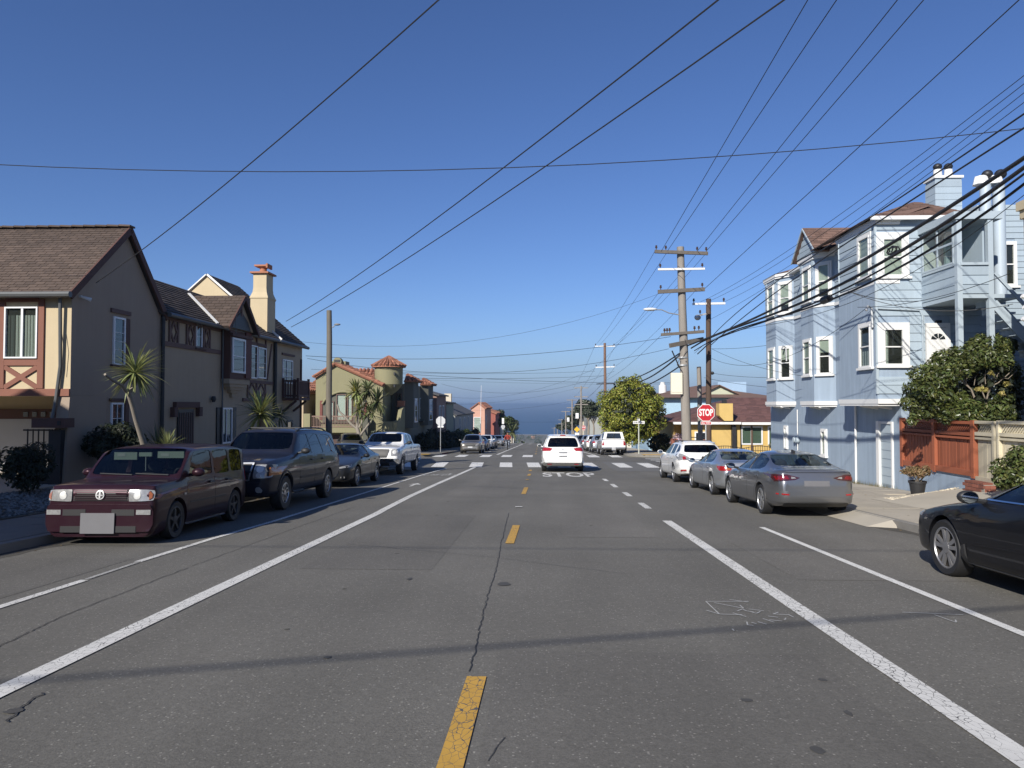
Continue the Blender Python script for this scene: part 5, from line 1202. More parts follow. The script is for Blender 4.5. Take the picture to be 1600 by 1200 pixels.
class Shell:
    def __init__(s, sp, low=False):
        s.sp = sp; L = s.L = sp['L']; s.h = L / 2
        st = sorted(set(sp.get('S') or [p[0] for p in sp['top']]))
        NP = 10; mb = MB(); sec = []
        for t in st:
            zb, zs, zt, w, wr = ip(sp['bot'], t), ip(sp['belt'], t), ip(sp['top'], t), ip(sp['wid'], t), ip(sp['roofw'], t)
            zs = min(zs, zt - .02)
            up = zt - zs; e = min(.085, up * .4)
            P = [(0, zb), (w * .86, zb), (w * .965, zb + .10 * (zs - zb)), (w * 1.0, zb + .42 * (zs - zb)), (w * .995, zb + .78 * (zs - zb)), (w * .955, zs),
                 (wr + (w * .94 - wr) * .45, zs + up * .5), (wr, zt - e), (wr * .72, zt - e * .12), (0, zt)]
            sec.append(P)
        n = len(st); W = 2 * NP - 2
        idx = []
        for i, P in enumerate(sec):
            x = s.h - st[i]; row = [(x, y, z) for y, z in P] + [(x, -y, z) for y, z in P[-2:0:-1]]
            mb.v += [Vector(v) for v in row]
        for i in range(n - 1):
            for k in range(W): l = (k + 1) % W; mb.f.append([i * W + k, (i + 1) * W + k, (i + 1) * W + l, i * W + l])
        for base, rev in ((0, False), ((n - 1) * W, True)):
            for k in range(NP - 1):
                a, b_, c, d = k, k + 1, (W - k - 1) % W if k + 1 < NP - 0 else 0, (W - k) % W
                q = [a, b_, c, d] if a != d else [a, b_, c]
                if b_ == c: q = [a, b_, d]
                mb.f.append([base + j for j in (q if not rev else q[::-1])])
        o = tmp_obj(mb); em = {}
        tops = [sec[i][NP - 1][1] for i in range(n)]
        for i in range(n):
            if 0 < i < n - 1:
                a0 = math.atan2(tops[i] - tops[i - 1], st[i] - st[i - 1]); a1 = math.atan2(tops[i + 1] - tops[i], st[i + 1] - st[i]); tc_ = min(.75, max(0, (abs(a1 - a0) - .15) * 1.3))
            else: tc_ = sp.get('endc', .45)
            for k in range(W):
                kk = k if k < NP else W - k; k2 = (k + 1) % W; kk2 = k2 if k2 < NP else W - k2
                em[tuple(sorted((i * W + k, i * W + k2)))] = tc_ if (min(kk, kk2) >= 5 or i in (0, n - 1)) else 0
                if i < n - 1:
                    hood = tops[i] - sec[i][5][1] < .3
                    em[tuple(sorted((i * W + k, (i + 1) * W + k)))] = {1: .6, 2: .35, 5: .62 if hood else .5, 7: sp.get('roofc', .45), 4: .2}.get(kk, 0)
        at = o.data.attributes.new('crease_edge', 'FLOAT', 'EDGE')
        for e_ in o.data.edges: at.data[e_.index].value = em.get(tuple(sorted(e_.vertices)), 0)
        md = o.modifiers.new('s', 'SUBSURF'); md.levels = 1 if low else 2
        dg = bpy.context.evaluated_depsgraph_get()
        s.base = bpy.data.meshes.new_from_object(o.evaluated_get(dg)); bpy.data.objects.remove(o)
        s.bvh = BVHTree.FromPolygons([v.co for v in s.base.vertices], [list(p.vertices) for p in s.base.polygons])
    def hit(s, ax, a, b):
        if ax in 'LR': o, d = Vector((s.h - a, 3 if ax == 'L' else -3, b)), Vector((0, -1 if ax == 'L' else 1, 0))
        elif ax in 'FB': o, d = Vector((6 if ax == 'F' else -6, a, b)), Vector((-1 if ax == 'F' else 1, 0, 0))
        else: o, d = Vector((s.h - a, b, 4)), Vector((0, 0, -1))
        p, n, i, _ = s.bvh.ray_cast(o, d)
        if p is None: return None, None, d
        if n.dot(d) > 0: n = -n
        return p, n, d
    def patch(s, name, ax, poly, mat, par, off=.004, th=.02, grid=.09, edge=None, flip=False):
        if flip: poly = [((-a if ax in 'FB' else a), (-b if ax == 'T' else b)) for a, b in poly]
        pts = []
        for i in range(len(poly)):
            a, b = Vector(poly[i]), Vector(poly[(i + 1) % len(poly)]); k = max(1, int((b - a).length / grid))
            pts += [a.lerp(b, j / k) for j in range(k)]
        ctr = Vector((sum(p.x for p in pts) / len(pts), sum(p.y for p in pts) / len(pts)))
        for i, p in enumerate(pts):
            for _ in range(14):
                if s.hit(ax, pts[i].x, pts[i].y)[0] is not None: break
                pts[i] = pts[i].lerp(ctr, .03)
        nb = len(pts); xs = [p.x for p in pts]; ys = [p.y for p in pts]
        ins = []; y = min(ys) + grid * .6
        while y < max(ys):
            x = min(xs) + grid * .6
            while x < max(xs):
                ins.append(Vector((x, y))); x += grid
            y += grid
        def inside(p):
            c = False
            for i in range(nb):
                a, b = pts[i], pts[(i + 1) % nb]
                if (a.y > p.y) != (b.y > p.y) and p.x < (b.x - a.x) * (p.y - a.y) / (b.y - a.y) + a.x: c = not c
            return c
        def far(p): return all((p - q).length > grid * .45 for q in pts)
        ins = [p for p in ins if inside(p) and far(p)]
        vs, es, fs = delaunay_2d_cdt(pts + ins, [(i, (i + 1) % nb) for i in range(nb)], [], 1, 1e-5)[:3]
        top, bot, ok = [], [], []
        for v in vs:
            p, n, d = s.hit(ax, v.x, v.y)
            ok.append(p is not None); p = p or Vector(); n = n or Vector((0, 0, 1))
            top.append(p + n * off); bot.append(p + n * (off - th))
        mb = MB(); N = len(vs); fs = [f for f in fs if all(ok[i] for i in f)]
        if not fs: return None
        ref = (top[fs[0][1]] - top[fs[0][0]]).cross(top[fs[0][2]] - top[fs[0][0]]).dot(d)
        if ref > 0: fs = [list(reversed(f)) for f in fs]
        mb.add(top + bot, [list(f) for f in fs])
        if th > 0:
            cnt = {}
            for f in fs:
                for i in range(len(f)): cnt[(f[i], f[(i + 1) % len(f)])] = 1
            if edge: mb.cur = 1
            for (a, b) in cnt:
                if (b, a) not in cnt: mb.f.append([b, a, a + N, b + N]); mb.mi.append(mb.cur)
        return mb.build(name, [mat, edge] if edge else mat, par, smooth=40)
CARM = {}
def car(sp, name, label, cat, loc, heading, paint, group=None, rim=None, seats=True, scale=.95, z=None):
    low = sp.get('low', False); sh = Shell(sp, low); L, h = sp['L'], sp['L'] / 2
    t = thing(name, label, cat, (0, 0, 0), group)
    DARK = M('cabin_trim', (.022, .022, .024), .85, .2, 5, obj=True)
    # cut: cabin, windows, wheel wells
    c0, c1 = sp['cabin']; cav = MB(); ss = [c0 + (c1 - c0) * i / 8 for i in range(9)]; rows = []
    for q in ss:
        zs, zt, w, wr = ip(sp['belt'], q), ip(sp['top'], q), ip(sp['wid'], q), ip(sp['roofw'], q); zt = max(zt, zs + .05)
        rows.append([(h - q, y, z) for y, z in ((w - .13, zs - .42), (w - .13, zs - .02), (max(.2, wr - .06), max(zs, zt - .13)), (max(.15, wr - .2), zt - .075), (-max(.15, wr - .2), zt - .075), (-max(.2, wr - .06), max(zs, zt - .13)), (-w + .13, zs - .02), (-w + .13, zs - .42))])
    cav.v = [Vector(v) for r in rows for v in r]; n = 8
    cav.f = [[i * n + k, (i + 1) * n + k, (i + 1) * n + (k + 1) % n, i * n + (k + 1) % n] for i in range(8) for k in range(n)] + [list(range(n))[::-1], [8 * n + k for k in range(n)]]
    cuts = [tmp_obj(cav, 1)]
    mid = (c0 + c1) / 2; m = MB()
    for poly in sp['side']:
        m.prism([(h - a, 1.4, b) for a, b in chaikin(poly, 2, .09)], (0, -2.8, 0))
    cuts.append(tmp_obj(m, 1)); m = MB()
    for key, x0, x1 in (('wind', 4, h - mid + .3), ('back', -4, h - mid - .3)):
        if key in sp:
            (y0, z0), (y1, z1) = sp[key]; m.prism([(x0, y, z) for y, z in chaikin([(-y0, z0), (y0, z0), (y1, z1), (-y1, z1)], 2, .08)], (x1 - x0, 0, 0))
    cuts.append(tmp_obj(m, 1)); m = MB(); R = sp['R']
    for a in sp['axles']:
        for sgn in (1, -1):
            w = ip(sp['wid'], a); m.lathe([(R + .055, (w - .32) * sgn), (R + .055, (w + .3) * sgn)], (h - a, 0, R), 28, axis='y')
    if 'bed' in sp:
        a, b_, w, zf = sp['bed']; m.box(h - b_, -w, zf, h - a, w, 3)
    cuts.append(tmp_obj(m, 1))
    o = bpy.data.objects.new('body', sh.base.copy()); COL.objects.link(o)
    o.data.materials.clear(); o.data.materials.append(paint); o.data.materials.append(DARK)
    for c in cuts: md = o.modifiers.new('b', 'BOOLEAN'); md.operation = 'DIFFERENCE'; md.object = c; md.solver = 'EXACT'; md.material_mode = 'INDEX'
    me = bpy.data.meshes.new_from_object(o.evaluated_get(bpy.context.evaluated_depsgraph_get())); bpy.data.objects.remove(o)
    for c in cuts: bpy.data.objects.remove(c)
    me.polygons.foreach_set('use_smooth', [True] * len(me.polygons)); me.set_sharp_from_angle(angle=rad(38))
    me.materials.clear(); me.materials.append(paint); me.materials.append(DARK)
    body = bpy.data.objects.new('body', me); COL.objects.link(body); body.parent = t
    GL = {'clear': glass('car_glass', (.30, .34, .33)), 'privacy': glass('privacy_glass', (.045, .05, .055)), 'back': glass('back_glass', (.42, .47, .46))}
    kinds = sp.get('tint', ['clear'] * len(sp['side']))
    for poly, kd in zip(sp['side'], kinds):
        pp = chaikin(poly, 2, .09)
        for ax in 'LR': sh.patch('side_window', ax, pp, GL[kd], t, -.008, 0, .2)
    for key, ax, nm in (('wind', 'F', 'windshield'), ('back', 'B', 'rear_window')):
        if key in sp:
            (y0, z0), (y1, z1) = sp[key]; sh.patch(nm, ax, chaikin([(-y0, z0), (y0, z0), (y1, z1), (-y1, z1)], 2, .08), GL[sp.get(key + '_t', 'clear')], t, -.006, 0, .15)
    # doors with a dark gap, handles
    for (poly, hs) in sp.get('doors', []):
        for ax in 'LR':
            d = sh.patch('door', ax, chaikin(poly, 2, .08), paint, t, .0035, .03, .12, edge=BLACKM)
            if d:
                hz = max(p[1] for p in poly) - .13
                hd = sh.patch('door_handle', ax, chaikin([(hs, hz), (hs + .2, hz + .01), (hs + .2, hz + .04), (hs, hz + .035)], 1), sp.get('handle', paint), d, .035, .02, .06)
    for it in sp['parts']:
        nm, axs, poly, mt = it[:4]; kw = it[4] if len(it) > 4 else {}
        mt = paint if mt == 'paint' else mt
        kw = dict(kw); mir = kw.pop('m', False); cz = kw.pop('c', None); kids = kw.pop('kids', [])
        pp = chaikin(poly, 2, cz) if cz else poly
        for ax in axs:
            for fl in ((False, True) if mir else (False,)):
                pt = sh.patch(nm, ax, pp, mt, t, flip=fl, **kw)
                for (kn, kp, km, ko) in kids:
                    if pt: sh.patch(kn, ax, kp, km, pt, off=ko, th=.02, grid=.05, flip=fl)
    # wheels
    for a in sp['axles']:
        for sgn in (1, -1):
            w = ip(sp['wid'], a) - .02; tw = sp.get('tw', .2); yc = sgn * (w - tw / 2); rr = sp.get('rr', R * .68); c = (h - a, yc, R)
            b = MB(); b.lathe([(rr, -tw / 2 + .01), (R * .93, -tw / 2), (R * .985, -tw / 2 + .02), (R, -tw / 2 + .05), (R, tw / 2 - .05), (R * .985, tw / 2 - .02), (R * .93, tw / 2), (rr, tw / 2 - .01)], c, 30, axis='y', cap=False); wh = b.build('wheel', RUBBER, t, 35)
            b = MB(); yo = sgn * (tw / 2 - .012)
            b.lathe([(rr + .005, yo), (rr - .014, yo + sgn * .004), (rr - .022, yo - sgn * .012)], c, 30, axis='y', cap=False)
            ns, sw0, sw1 = sp.get('spokes', (5, .05, .04)); tw_ = sp.get('twin', 0)
            for k in range(ns):
                for dlt in ((-tw_, tw_) if tw_ else (0,)):
                    th = 2 * math.pi * k / ns + .3 + dlt; dv = Vector((math.cos(th), 0, math.sin(th))); sv = Vector((-math.sin(th), 0, math.cos(th))); C = Vector(c)
                    i0, i1 = dv * .05, dv * (rr - .015); ya, yb2 = Vector((0, yo - sgn * .035, 0)), Vector((0, yo - sgn * .008, 0))
                    b.hexa([C + i0 - sv * sw0 / 2 + ya, C + i0 + sv * sw0 / 2 + ya, C + i1 + sv * sw1 / 2 + ya, C + i1 - sv * sw1 / 2 + ya, C + i0 - sv * sw0 / 2 + yb2, C + i0 + sv * sw0 / 2 + yb2, C + i1 + sv * sw1 / 2 + yb2, C + i1 - sv * sw1 / 2 + yb2])
            b.lathe([(.075, yo - sgn * .05), (.07, yo - sgn * .004), (.03, yo)], c, 12, axis='y'); b.build('rim', rim or MATS['alloy'], wh, 35)
            b = MB(); b.lathe([(rr - .02, yo - sgn * .012), (rr - .02, yo - sgn * .05), (.02, yo - sgn * .055)], c, 24, axis='y', cap=False); b.build('brake_disc', M('brake_disc_steel', (.05, .045, .04), .6, .3, 9, metal=.5, obj=True), wh)
    # mirrors
    ms, mz = sp['mirror']; w = ip(sp['wid'], ms)
    for sgn in (1, -1):
        b = MB(); b.ball((h - ms, sgn * (w + .09), mz), .085, .115, .075, 12, 8)
        for v in b.v: v.x = max(v.x, h - ms - .045)
        b.tube([(h - ms, sgn * (w - .12), mz - .06), (h - ms, sgn * (w + .04), mz - .03)], .03, 6); mo = b.build('side_mirror', sp.get('mirror_m') or paint, t, 50)
        b = MB(); b.lathe([(.09, 0), (.001, 0)], (h - ms - .048, sgn * (w + .09), mz), 14, axis='x', cap=False)
        for v in b.v: v.z = mz + (v.z - mz) * .68
        b.build('mirror_glass', MATS['mirror'], mo)
    if seats:
        zf = ip(sp['belt'], mid) - .56; cm = M('grey_upholstery', sp.get('seat_c', (.09, .09, .09)), .9, .15, 5, obj=True) if 'seat_c' not in sp else M('pale_upholstery', sp['seat_c'], .9, .15, 5, obj=True)
        s0 = sp.get('seat_s', c0 + 1.25)
        for sx in (s0, s0 + sp.get('row2', .78)):
            for sgn in (1, -1):
                b = MB(); x = h - sx; y = sgn * .36; zz = zf + .1
                b.hexa([(x - .08, y - .23, zz), (x + .06, y - .23, zz), (x + .06, y + .23, zz), (x - .08, y + .23, zz), (x - .24, y - .2, zz + .52), (x - .12, y - .2, zz + .52), (x - .12, y + .2, zz + .52), (x - .24, y + .2, zz + .52)])
                b.ball((x - .2, y, zz + .64), .06, .14, .1, 10, 7); b.build('seat', cm, t, 50)
        b = MB(); zc = ip(sp['belt'], c0 + .3) + .0; b.box(h - c0 - .75, -.6, zc - .25, h - c0 - .2, .6, zc - .02); b.build('dashboard', DARK, t)
        b = MB(); cw = Vector((h - c0 - .85, .36, zc + .02))
        b.tube([cw + Vector((math.sin(a_) * .06, math.cos(a_) * .18, math.sin(a_) * .17)) for a_ in [i * math.pi / 9 for i in range(19)]], .017, 6); b.tube([cw + Vector((0, -.18, 0)), cw + Vector((0, .18, 0))], .02, 6); b.build('steering_wheel', M('wheel_rim_grey', (.12, .12, .12), .6, .1, 5, obj=True), t, 50)
    for k, fn in enumerate(sp.get('extra', [])): fn(t, sh, paint)
    x, y = loc; zg = g(y) if z is None else z; slope = (g(y + 1) - g(y - 1)) / 2
    t.location = (x, y, zg); t.scale = (scale,) * 3
    t.rotation_euler = (Matrix.Rotation(math.atan(slope), 3, 'X') @ Matrix.Rotation(heading, 3, 'Z')).to_euler()
    return t
M('alloy', (.55, .56, .57), .35, .08, 6, metal=.85, obj=True); M('dark_alloy', (.06, .06, .062), .5, .1, 6, metal=.5, obj=True)
M('mirror', (.25, .28, .30), .03, 0, 1, metal=1, obj=True)
LENS = M('clear_lamp', (.27, .27, .265), .16, .5, 26, coat=1, metal=.15, obj=True); BOWL = M('lamp_reflector', (.55, .55, .53), .35, .2, 12, metal=.3, obj=True); AMBER = M('amber_lens', (.32, .095, .02), .15, .15, 20, coat=1, obj=True); REDL = M('red_lens', (.30, .012, .015), .12, .25, 25, coat=1, obj=True)
CHROME = M('chrome', (.75, .76, .77), .12, .05, 5, metal=1, obj=True); BLK = M('black_plastic', (.022, .022, .023), .55, .15, 8, obj=True); MESH = M('dark_grille', (.012, .012, .013), .5, .3, 90, obj=True)
PLATE = M('number_plate', (.13, .13, .138), .5, .12, 5, obj=True); PLATEW = M('pale_plate', (.5, .51, .52), .5, .15, 9, obj=True); DARKLENS = M('smoked_lens', (.05, .012, .014), .1, .3, 20, coat=1, obj=True); SILV = M('silver_trim', (.45, .46, .47), .35, .05, 5, metal=.8, obj=True)
rect = lambda a, b, c, d: [(a, c), (b, c), (b, d), (a, d)]
circ = lambda cx, cy, r, n=16, ky=1: [(cx + r * math.cos(2 * math.pi * i / n), cy + r * ky * math.sin(2 * math.pi * i / n)) for i in range(n)]
PAINT = {k: car_paint(k + '_paint', *v) for k, v in dict(maroon=((.022, .005, .012), .3, .35, .03), navy=((.007, .009, .020), 0, .4, .03), charcoal=((.016, .018, .022), .3, .28, .03), white=((.74, .74, .72), 0, .35, .04),
         gunmetal=((.22, .225, .235), .8, .3, .02), silver=((.46, .48, .50), .75, .33, .04), black=((.004, .0045, .007), 0, .4, .015), tan=((.21, .195, .175), .6, .3, .06), blueblack=((.018, .024, .045), .4, .3, .05), dgrey=((.06, .06, .062), .5, .3, .06)).items()}
# --- boxy maroon hatchback
def scion_extra(t, sh, paint):
    h = sh.h
    for k in range(6): sh.patch('grille_slat', 'F', rect(-.405, .405, .695 + k * .027, .707 + k * .027), paint, t, .022, .02, .12)
    e = sh.patch('emblem', 'F', circ(0, .77, .068), M('badge_silver', (.5, .5, .5), .4, .1, 5, metal=.2, obj=True), t, .034, .02, .05)
    sh.patch('emblem_field', 'F', circ(0, .77, .05), BLK, e, .037, .01, .05)
    for a, b_, c, d in ((-.05, .05, .763, .777), (-.012, .012, .725, .815)): sh.patch('emblem_bar', 'F', rect(a, b_, c, d), MATS['badge_silver'], e, .042, .01, .05)
    for (ya, yb, dz, tw) in ((-.60, -.2, .0, .02), (.16, .62, .03, 0)):
        b = MB(); b.box(h - 1.44, ya, 1.27 + dz, h - 1.41, yb, 1.40 + dz * .5); v = b.build('sun_visor', M('pale_visor', (.50, .56, .50), .8, .05, 4, obj=True), t)
        b = MB(); b.box(h - 1.405, ya + .06, 1.33, h - 1.402, ya + .2, 1.38); b.build('visor_label', WHITEP, v)
    b = MB(); b.box(h - 1.36, -.12, 1.33, h - 1.32, .10, 1.40); b.build('rear_view_mirror', M('pale_visor'[:], (.5, .56, .5)), t); b = MB(); b.tube([(h - 1.34, -.01, 1.33), (h - 1.34, -.005, 1.08)], .008, 5); b.build('hanging_beads', WHITEP, t)
    for y0, y1 in ((.6, .05), (.0, -.55)):
        b = MB(); P = [sh.hit('F', y0 + (y1 - y0) * k / 5, 1.025 + .02 * k / 5)[0] + Vector((.02, 0, .012)) for k in range(6)]; b.tube(P, .011, 5); b.build('wiper', BLK, t)
SCION = dict(L=3.94, R=.31, tw=.19, rr=.215, axles=(.76, 3.26), cabin=(1.17, 3.80), mirror=(1.28, 1.06), seat_s=2.2,
    top=[(0, .80), (.025, .87), (.08, .925), (.2, .95), (.5, .965), (.80, .985), (.90, 1.01), (1.16, 1.31), (1.34, 1.475), (1.47, 1.52), (2.1, 1.55), (2.9, 1.55), (3.5, 1.535), (3.80, 1.50), (3.89, 1.38), (3.93, 1.05), (3.94, .85)],
    belt=[(0, .72), (.08, .87), (.9, .92), (1.1, .93), (3.85, .95), (3.94, .8)], bot=[(0, .13), (.1, .11), (1, .14), (3, .15), (3.94, .2)],
    wid=[(0, .79), (.03, .825), (.10, .845), (.5, .85), (3.6, .85), (3.85, .83), (3.94, .78)], roofw=[(0, .74), (.1, .80), (.82, .80), (1.0, .785), (1.47, .735), (3.5, .735), (3.87, .73), (3.94, .73)], endc=.6, roofc=.6,
    side=[[(1.2, .985), (1.49, 1.42), (2.2, 1.435), (2.2, .985)], [(2.28, .985), (2.28, 1.435), (2.98, 1.435), (2.98, .985)], [(3.07, .995), (3.07, 1.43), (3.66, 1.42), (3.66, .995)]], tint=['clear', 'privacy', 'privacy'],
    wind=((.745, 1.03), (.685, 1.47)), back=((.6, 1.0), (.58, 1.40)), back_t='privacy',
    doors=[([(1.12, .36), (1.12, .93), (2.22, .965), (2.22, .36)], 1.98), ([(2.25, .36), (2.25, .965), (3.0, .965), (3.0, .72), (2.86, .45), (2.80, .36)], 2.78)], handle=BLK,
    parts=[('grille', 'F', rect(-.42, .42, .68, .85), MESH, dict(off=.008)), ('headlight', 'F', [(.44, .67), (.80, .685), (.80, .84), (.44, .85)], LENS, dict(m=True, off=.02, c=.06, kids=[('indicator', [(.75, .70), (.83, .705), (.83, .82), (.75, .825)], AMBER, .024), ('lamp_bowl', circ(.57, .76, .055), BOWL, .026)])),
        ('bumper', 'F', [(-.79, .21), (.79, .21), (.80, .63), (-.80, .63)], 'paint', dict(off=.045, th=.06, c=.05)), ('bumper_intake', 'F', [(.20, .46), (.55, .46), (.55, .555), (.20, .555)], MESH, dict(m=True, off=.052)), ('fog_lamp', 'F', rect(.58, .79, .475, .55), LENS, dict(m=True, off=.055)),
        ('lower_intake', 'F', rect(-.58, .58, .205, .30), MESH, dict(off=.052)), ('number_plate', 'F', rect(-.26, .26, .19, .50), PLATE, dict(off=.075, th=.02)),
        ('side_skirt', 'LR', [(1.12, .13), (2.85, .14), (2.85, .21), (1.12, .21)], 'paint', dict(off=.03, th=.05)), ('body_moulding', 'LR', rect(1.2, 2.75, .55, .575), BLK, dict(off=.008)), ('side_repeater', 'LR', rect(.98, 1.05, .70, .735), LENS, dict(off=.01)),
        ('tail_lamp', 'B', rect(.6, .78, .75, 1.05), REDL, dict(m=True, off=.012)), ('tailgate', 'B', rect(-.6, .6, .45, 1.0), 'paint', dict(off=.006, edge=BLACKM))], extra=[scion_extra])
car(SCION, 'boxy_hatchback', 'maroon boxy hatchback with pale headlights parked nearest on the left', 'car', (-6.52, 12.15), -math.pi / 2 + .04, PAINT['maroon'], 'cars parked along the left kerb', rim=MATS['dark_alloy'])
# --- dark navy large wagon
def rails(a, b_, y, z):
    def f(t, sh, paint):
        for s in (1, -1):
            P = [sh.hit('T', a + (b_ - a) * k / 8, s * y)[0] + Vector((0, 0, .05 if 0 < k < 8 else .0)) for k in range(9)]; m = MB(); m.tube(P, .022, 6); m.build('roof_rail', BLK, t, 40)
    return f
def crossbars(pos, y):
    def f(t, sh, paint):
        for a in pos:
            p, q = sh.hit('T', a, y)[0] + Vector((0, 0, .06)), sh.hit('T', a, -y)[0] + Vector((0, 0, .06)); m = MB(); m.beam(p, q, .06, .03); m.build('roof_bar', BLK, t)
    return f
SUB = dict(L=5.65, R=.39, tw=.25, rr=.235, axles=(1.0, 4.30), cabin=(1.95, 5.40), mirror=(1.98, 1.33), spokes=(5, .10, .07), twin=.12, seat_s=2.95,
    top=[(0, .86), (.04, 1.0), (.12, 1.13), (.35, 1.19), (.9, 1.24), (1.5, 1.29), (1.65, 1.33), (2.0, 1.60), (2.28, 1.81), (2.5, 1.88), (3.2, 1.92), (4.2, 1.92), (5.0, 1.89), (5.25, 1.84), (5.42, 1.58), (5.53, 1.25), (5.62, 1.0), (5.65, .8)],
    belt=[(0, .84), (.12, 1.05), (1.5, 1.17), (5.4, 1.20), (5.65, .78)], bot=[(0, .45), (.15, .34), (1, .33), (4.6, .33), (5.65, .5)],
    wid=[(0, .80), (.06, .90), (.2, .96), (.7, 1.0), (5.0, 1.0), (5.4, .97), (5.6, .92), (5.65, .88)], roofw=[(0, .7), (.2, .84), (1.5, .88), (1.7, .84), (2.4, .74), (5.0, .74), (5.3, .76), (5.65, .8)],
    side=[[(2.1, 1.24), (2.46, 1.72), (2.98, 1.76), (2.98, 1.24)], [(3.08, 1.24), (3.08, 1.76), (3.82, 1.76), (3.98, 1.24)], [(4.12, 1.25), (4.0, 1.75), (4.9, 1.73), (5.22, 1.45), (5.25, 1.27)]], tint=['clear', 'privacy', 'privacy'],
    wind=((.78, 1.37), (.68, 1.78)), back=((.72, 1.28), (.68, 1.72)), back_t='privacy',
    doors=[([(1.9, .52), (1.9, 1.19), (3.02, 1.21), (3.02, .52)], 2.75), ([(3.05, .52), (3.05, 1.21), (4.0, 1.21), (3.95, .9), (3.8, .52)], 3.68)], handle=BLK, mirror_m=BLK,
    parts=[('grille', 'F', [(-.48, .74), (.48, .74), (.56, 1.06), (-.56, 1.06)], MESH, dict(off=.03)), ('grille_bar', 'F', rect(-.56, .56, .88, .915), 'paint', dict(off=.05)), ('grille_surround', 'F', rect(-.60, .60, 1.06, 1.09), SILV, dict(off=.045)), ('grille_surround', 'F', rect(-.5, .5, .715, .742), SILV, dict(off=.045)), ('grille_surround', 'F', [(.5, .72), (.53, .72), (.6, 1.08), (.57, 1.08)], SILV, dict(m=True, off=.045)),
        ('emblem', 'F', [(-.13, .87), (-.05, .87), (-.05, .85), (.07, .85), (.07, .87), (.13, .87), (.10, .92), (.04, .92), (.04, .94), (-.08, .94), (-.08, .92), (-.13, .92)], M('gold_emblem', (.45, .33, .12), .3, .05, 5, metal=.9, obj=True), dict(off=.07, th=.02)),
        ('headlight', 'F', [(.60, .76), (.94, .78), (.95, 1.06), (.62, 1.06)], LENS, dict(m=True, off=.02, c=.08, kids=[('indicator', [(.90, .82), (.98, .83), (.98, 1.0), (.90, 1.0)], AMBER, .026), ('lamp_bowl', circ(.74, .96, .075), BOWL, .026), ('lamp_bowl', circ(.72, .83, .05), BOWL, .026)])),
        ('bumper', 'F', [(-.88, .42), (.88, .42), (.90, .68), (-.90, .68)], 'paint', dict(off=.05, th=.07, c=.08)), ('lower_intake', 'F', rect(-.5, .5, .44, .60), MESH, dict(off=.058)), ('fog_lamp', 'F', circ(.74, .53, .06), LENS, dict(m=True, off=.062)),
        ('side_step', 'LR', rect(1.55, 3.7, .30, .40), BLK, dict(off=.06, th=.1)), ('body_moulding', 'LR', rect(1.95, 3.75, .66, .72), BLK, dict(off=.012)), ('wheel_lip', 'LR', [(.52, .5), (.60, .72), (.78, .86), (1.0, .91), (1.22, .86), (1.4, .72), (1.48, .5), (1.44, .5), (1.36, .7), (1.2, .83), (1.0, .88), (.80, .83), (.64, .7), (.56, .5)], BLK, dict(off=.015, grid=.05)),
        ('tail_lamp', 'B', rect(.76, .94, .95, 1.45), REDL, dict(m=True, off=.01))], extra=[rails(2.5, 5.0, .66, 0), crossbars((2.9, 4.3), .66)])
car(SUB, 'large_wagon', 'dark navy full-size wagon with roof rails parked behind the maroon hatchback', 'car', (-6.47, 17.2), -math.pi / 2, PAINT['navy'], 'cars parked along the left kerb')
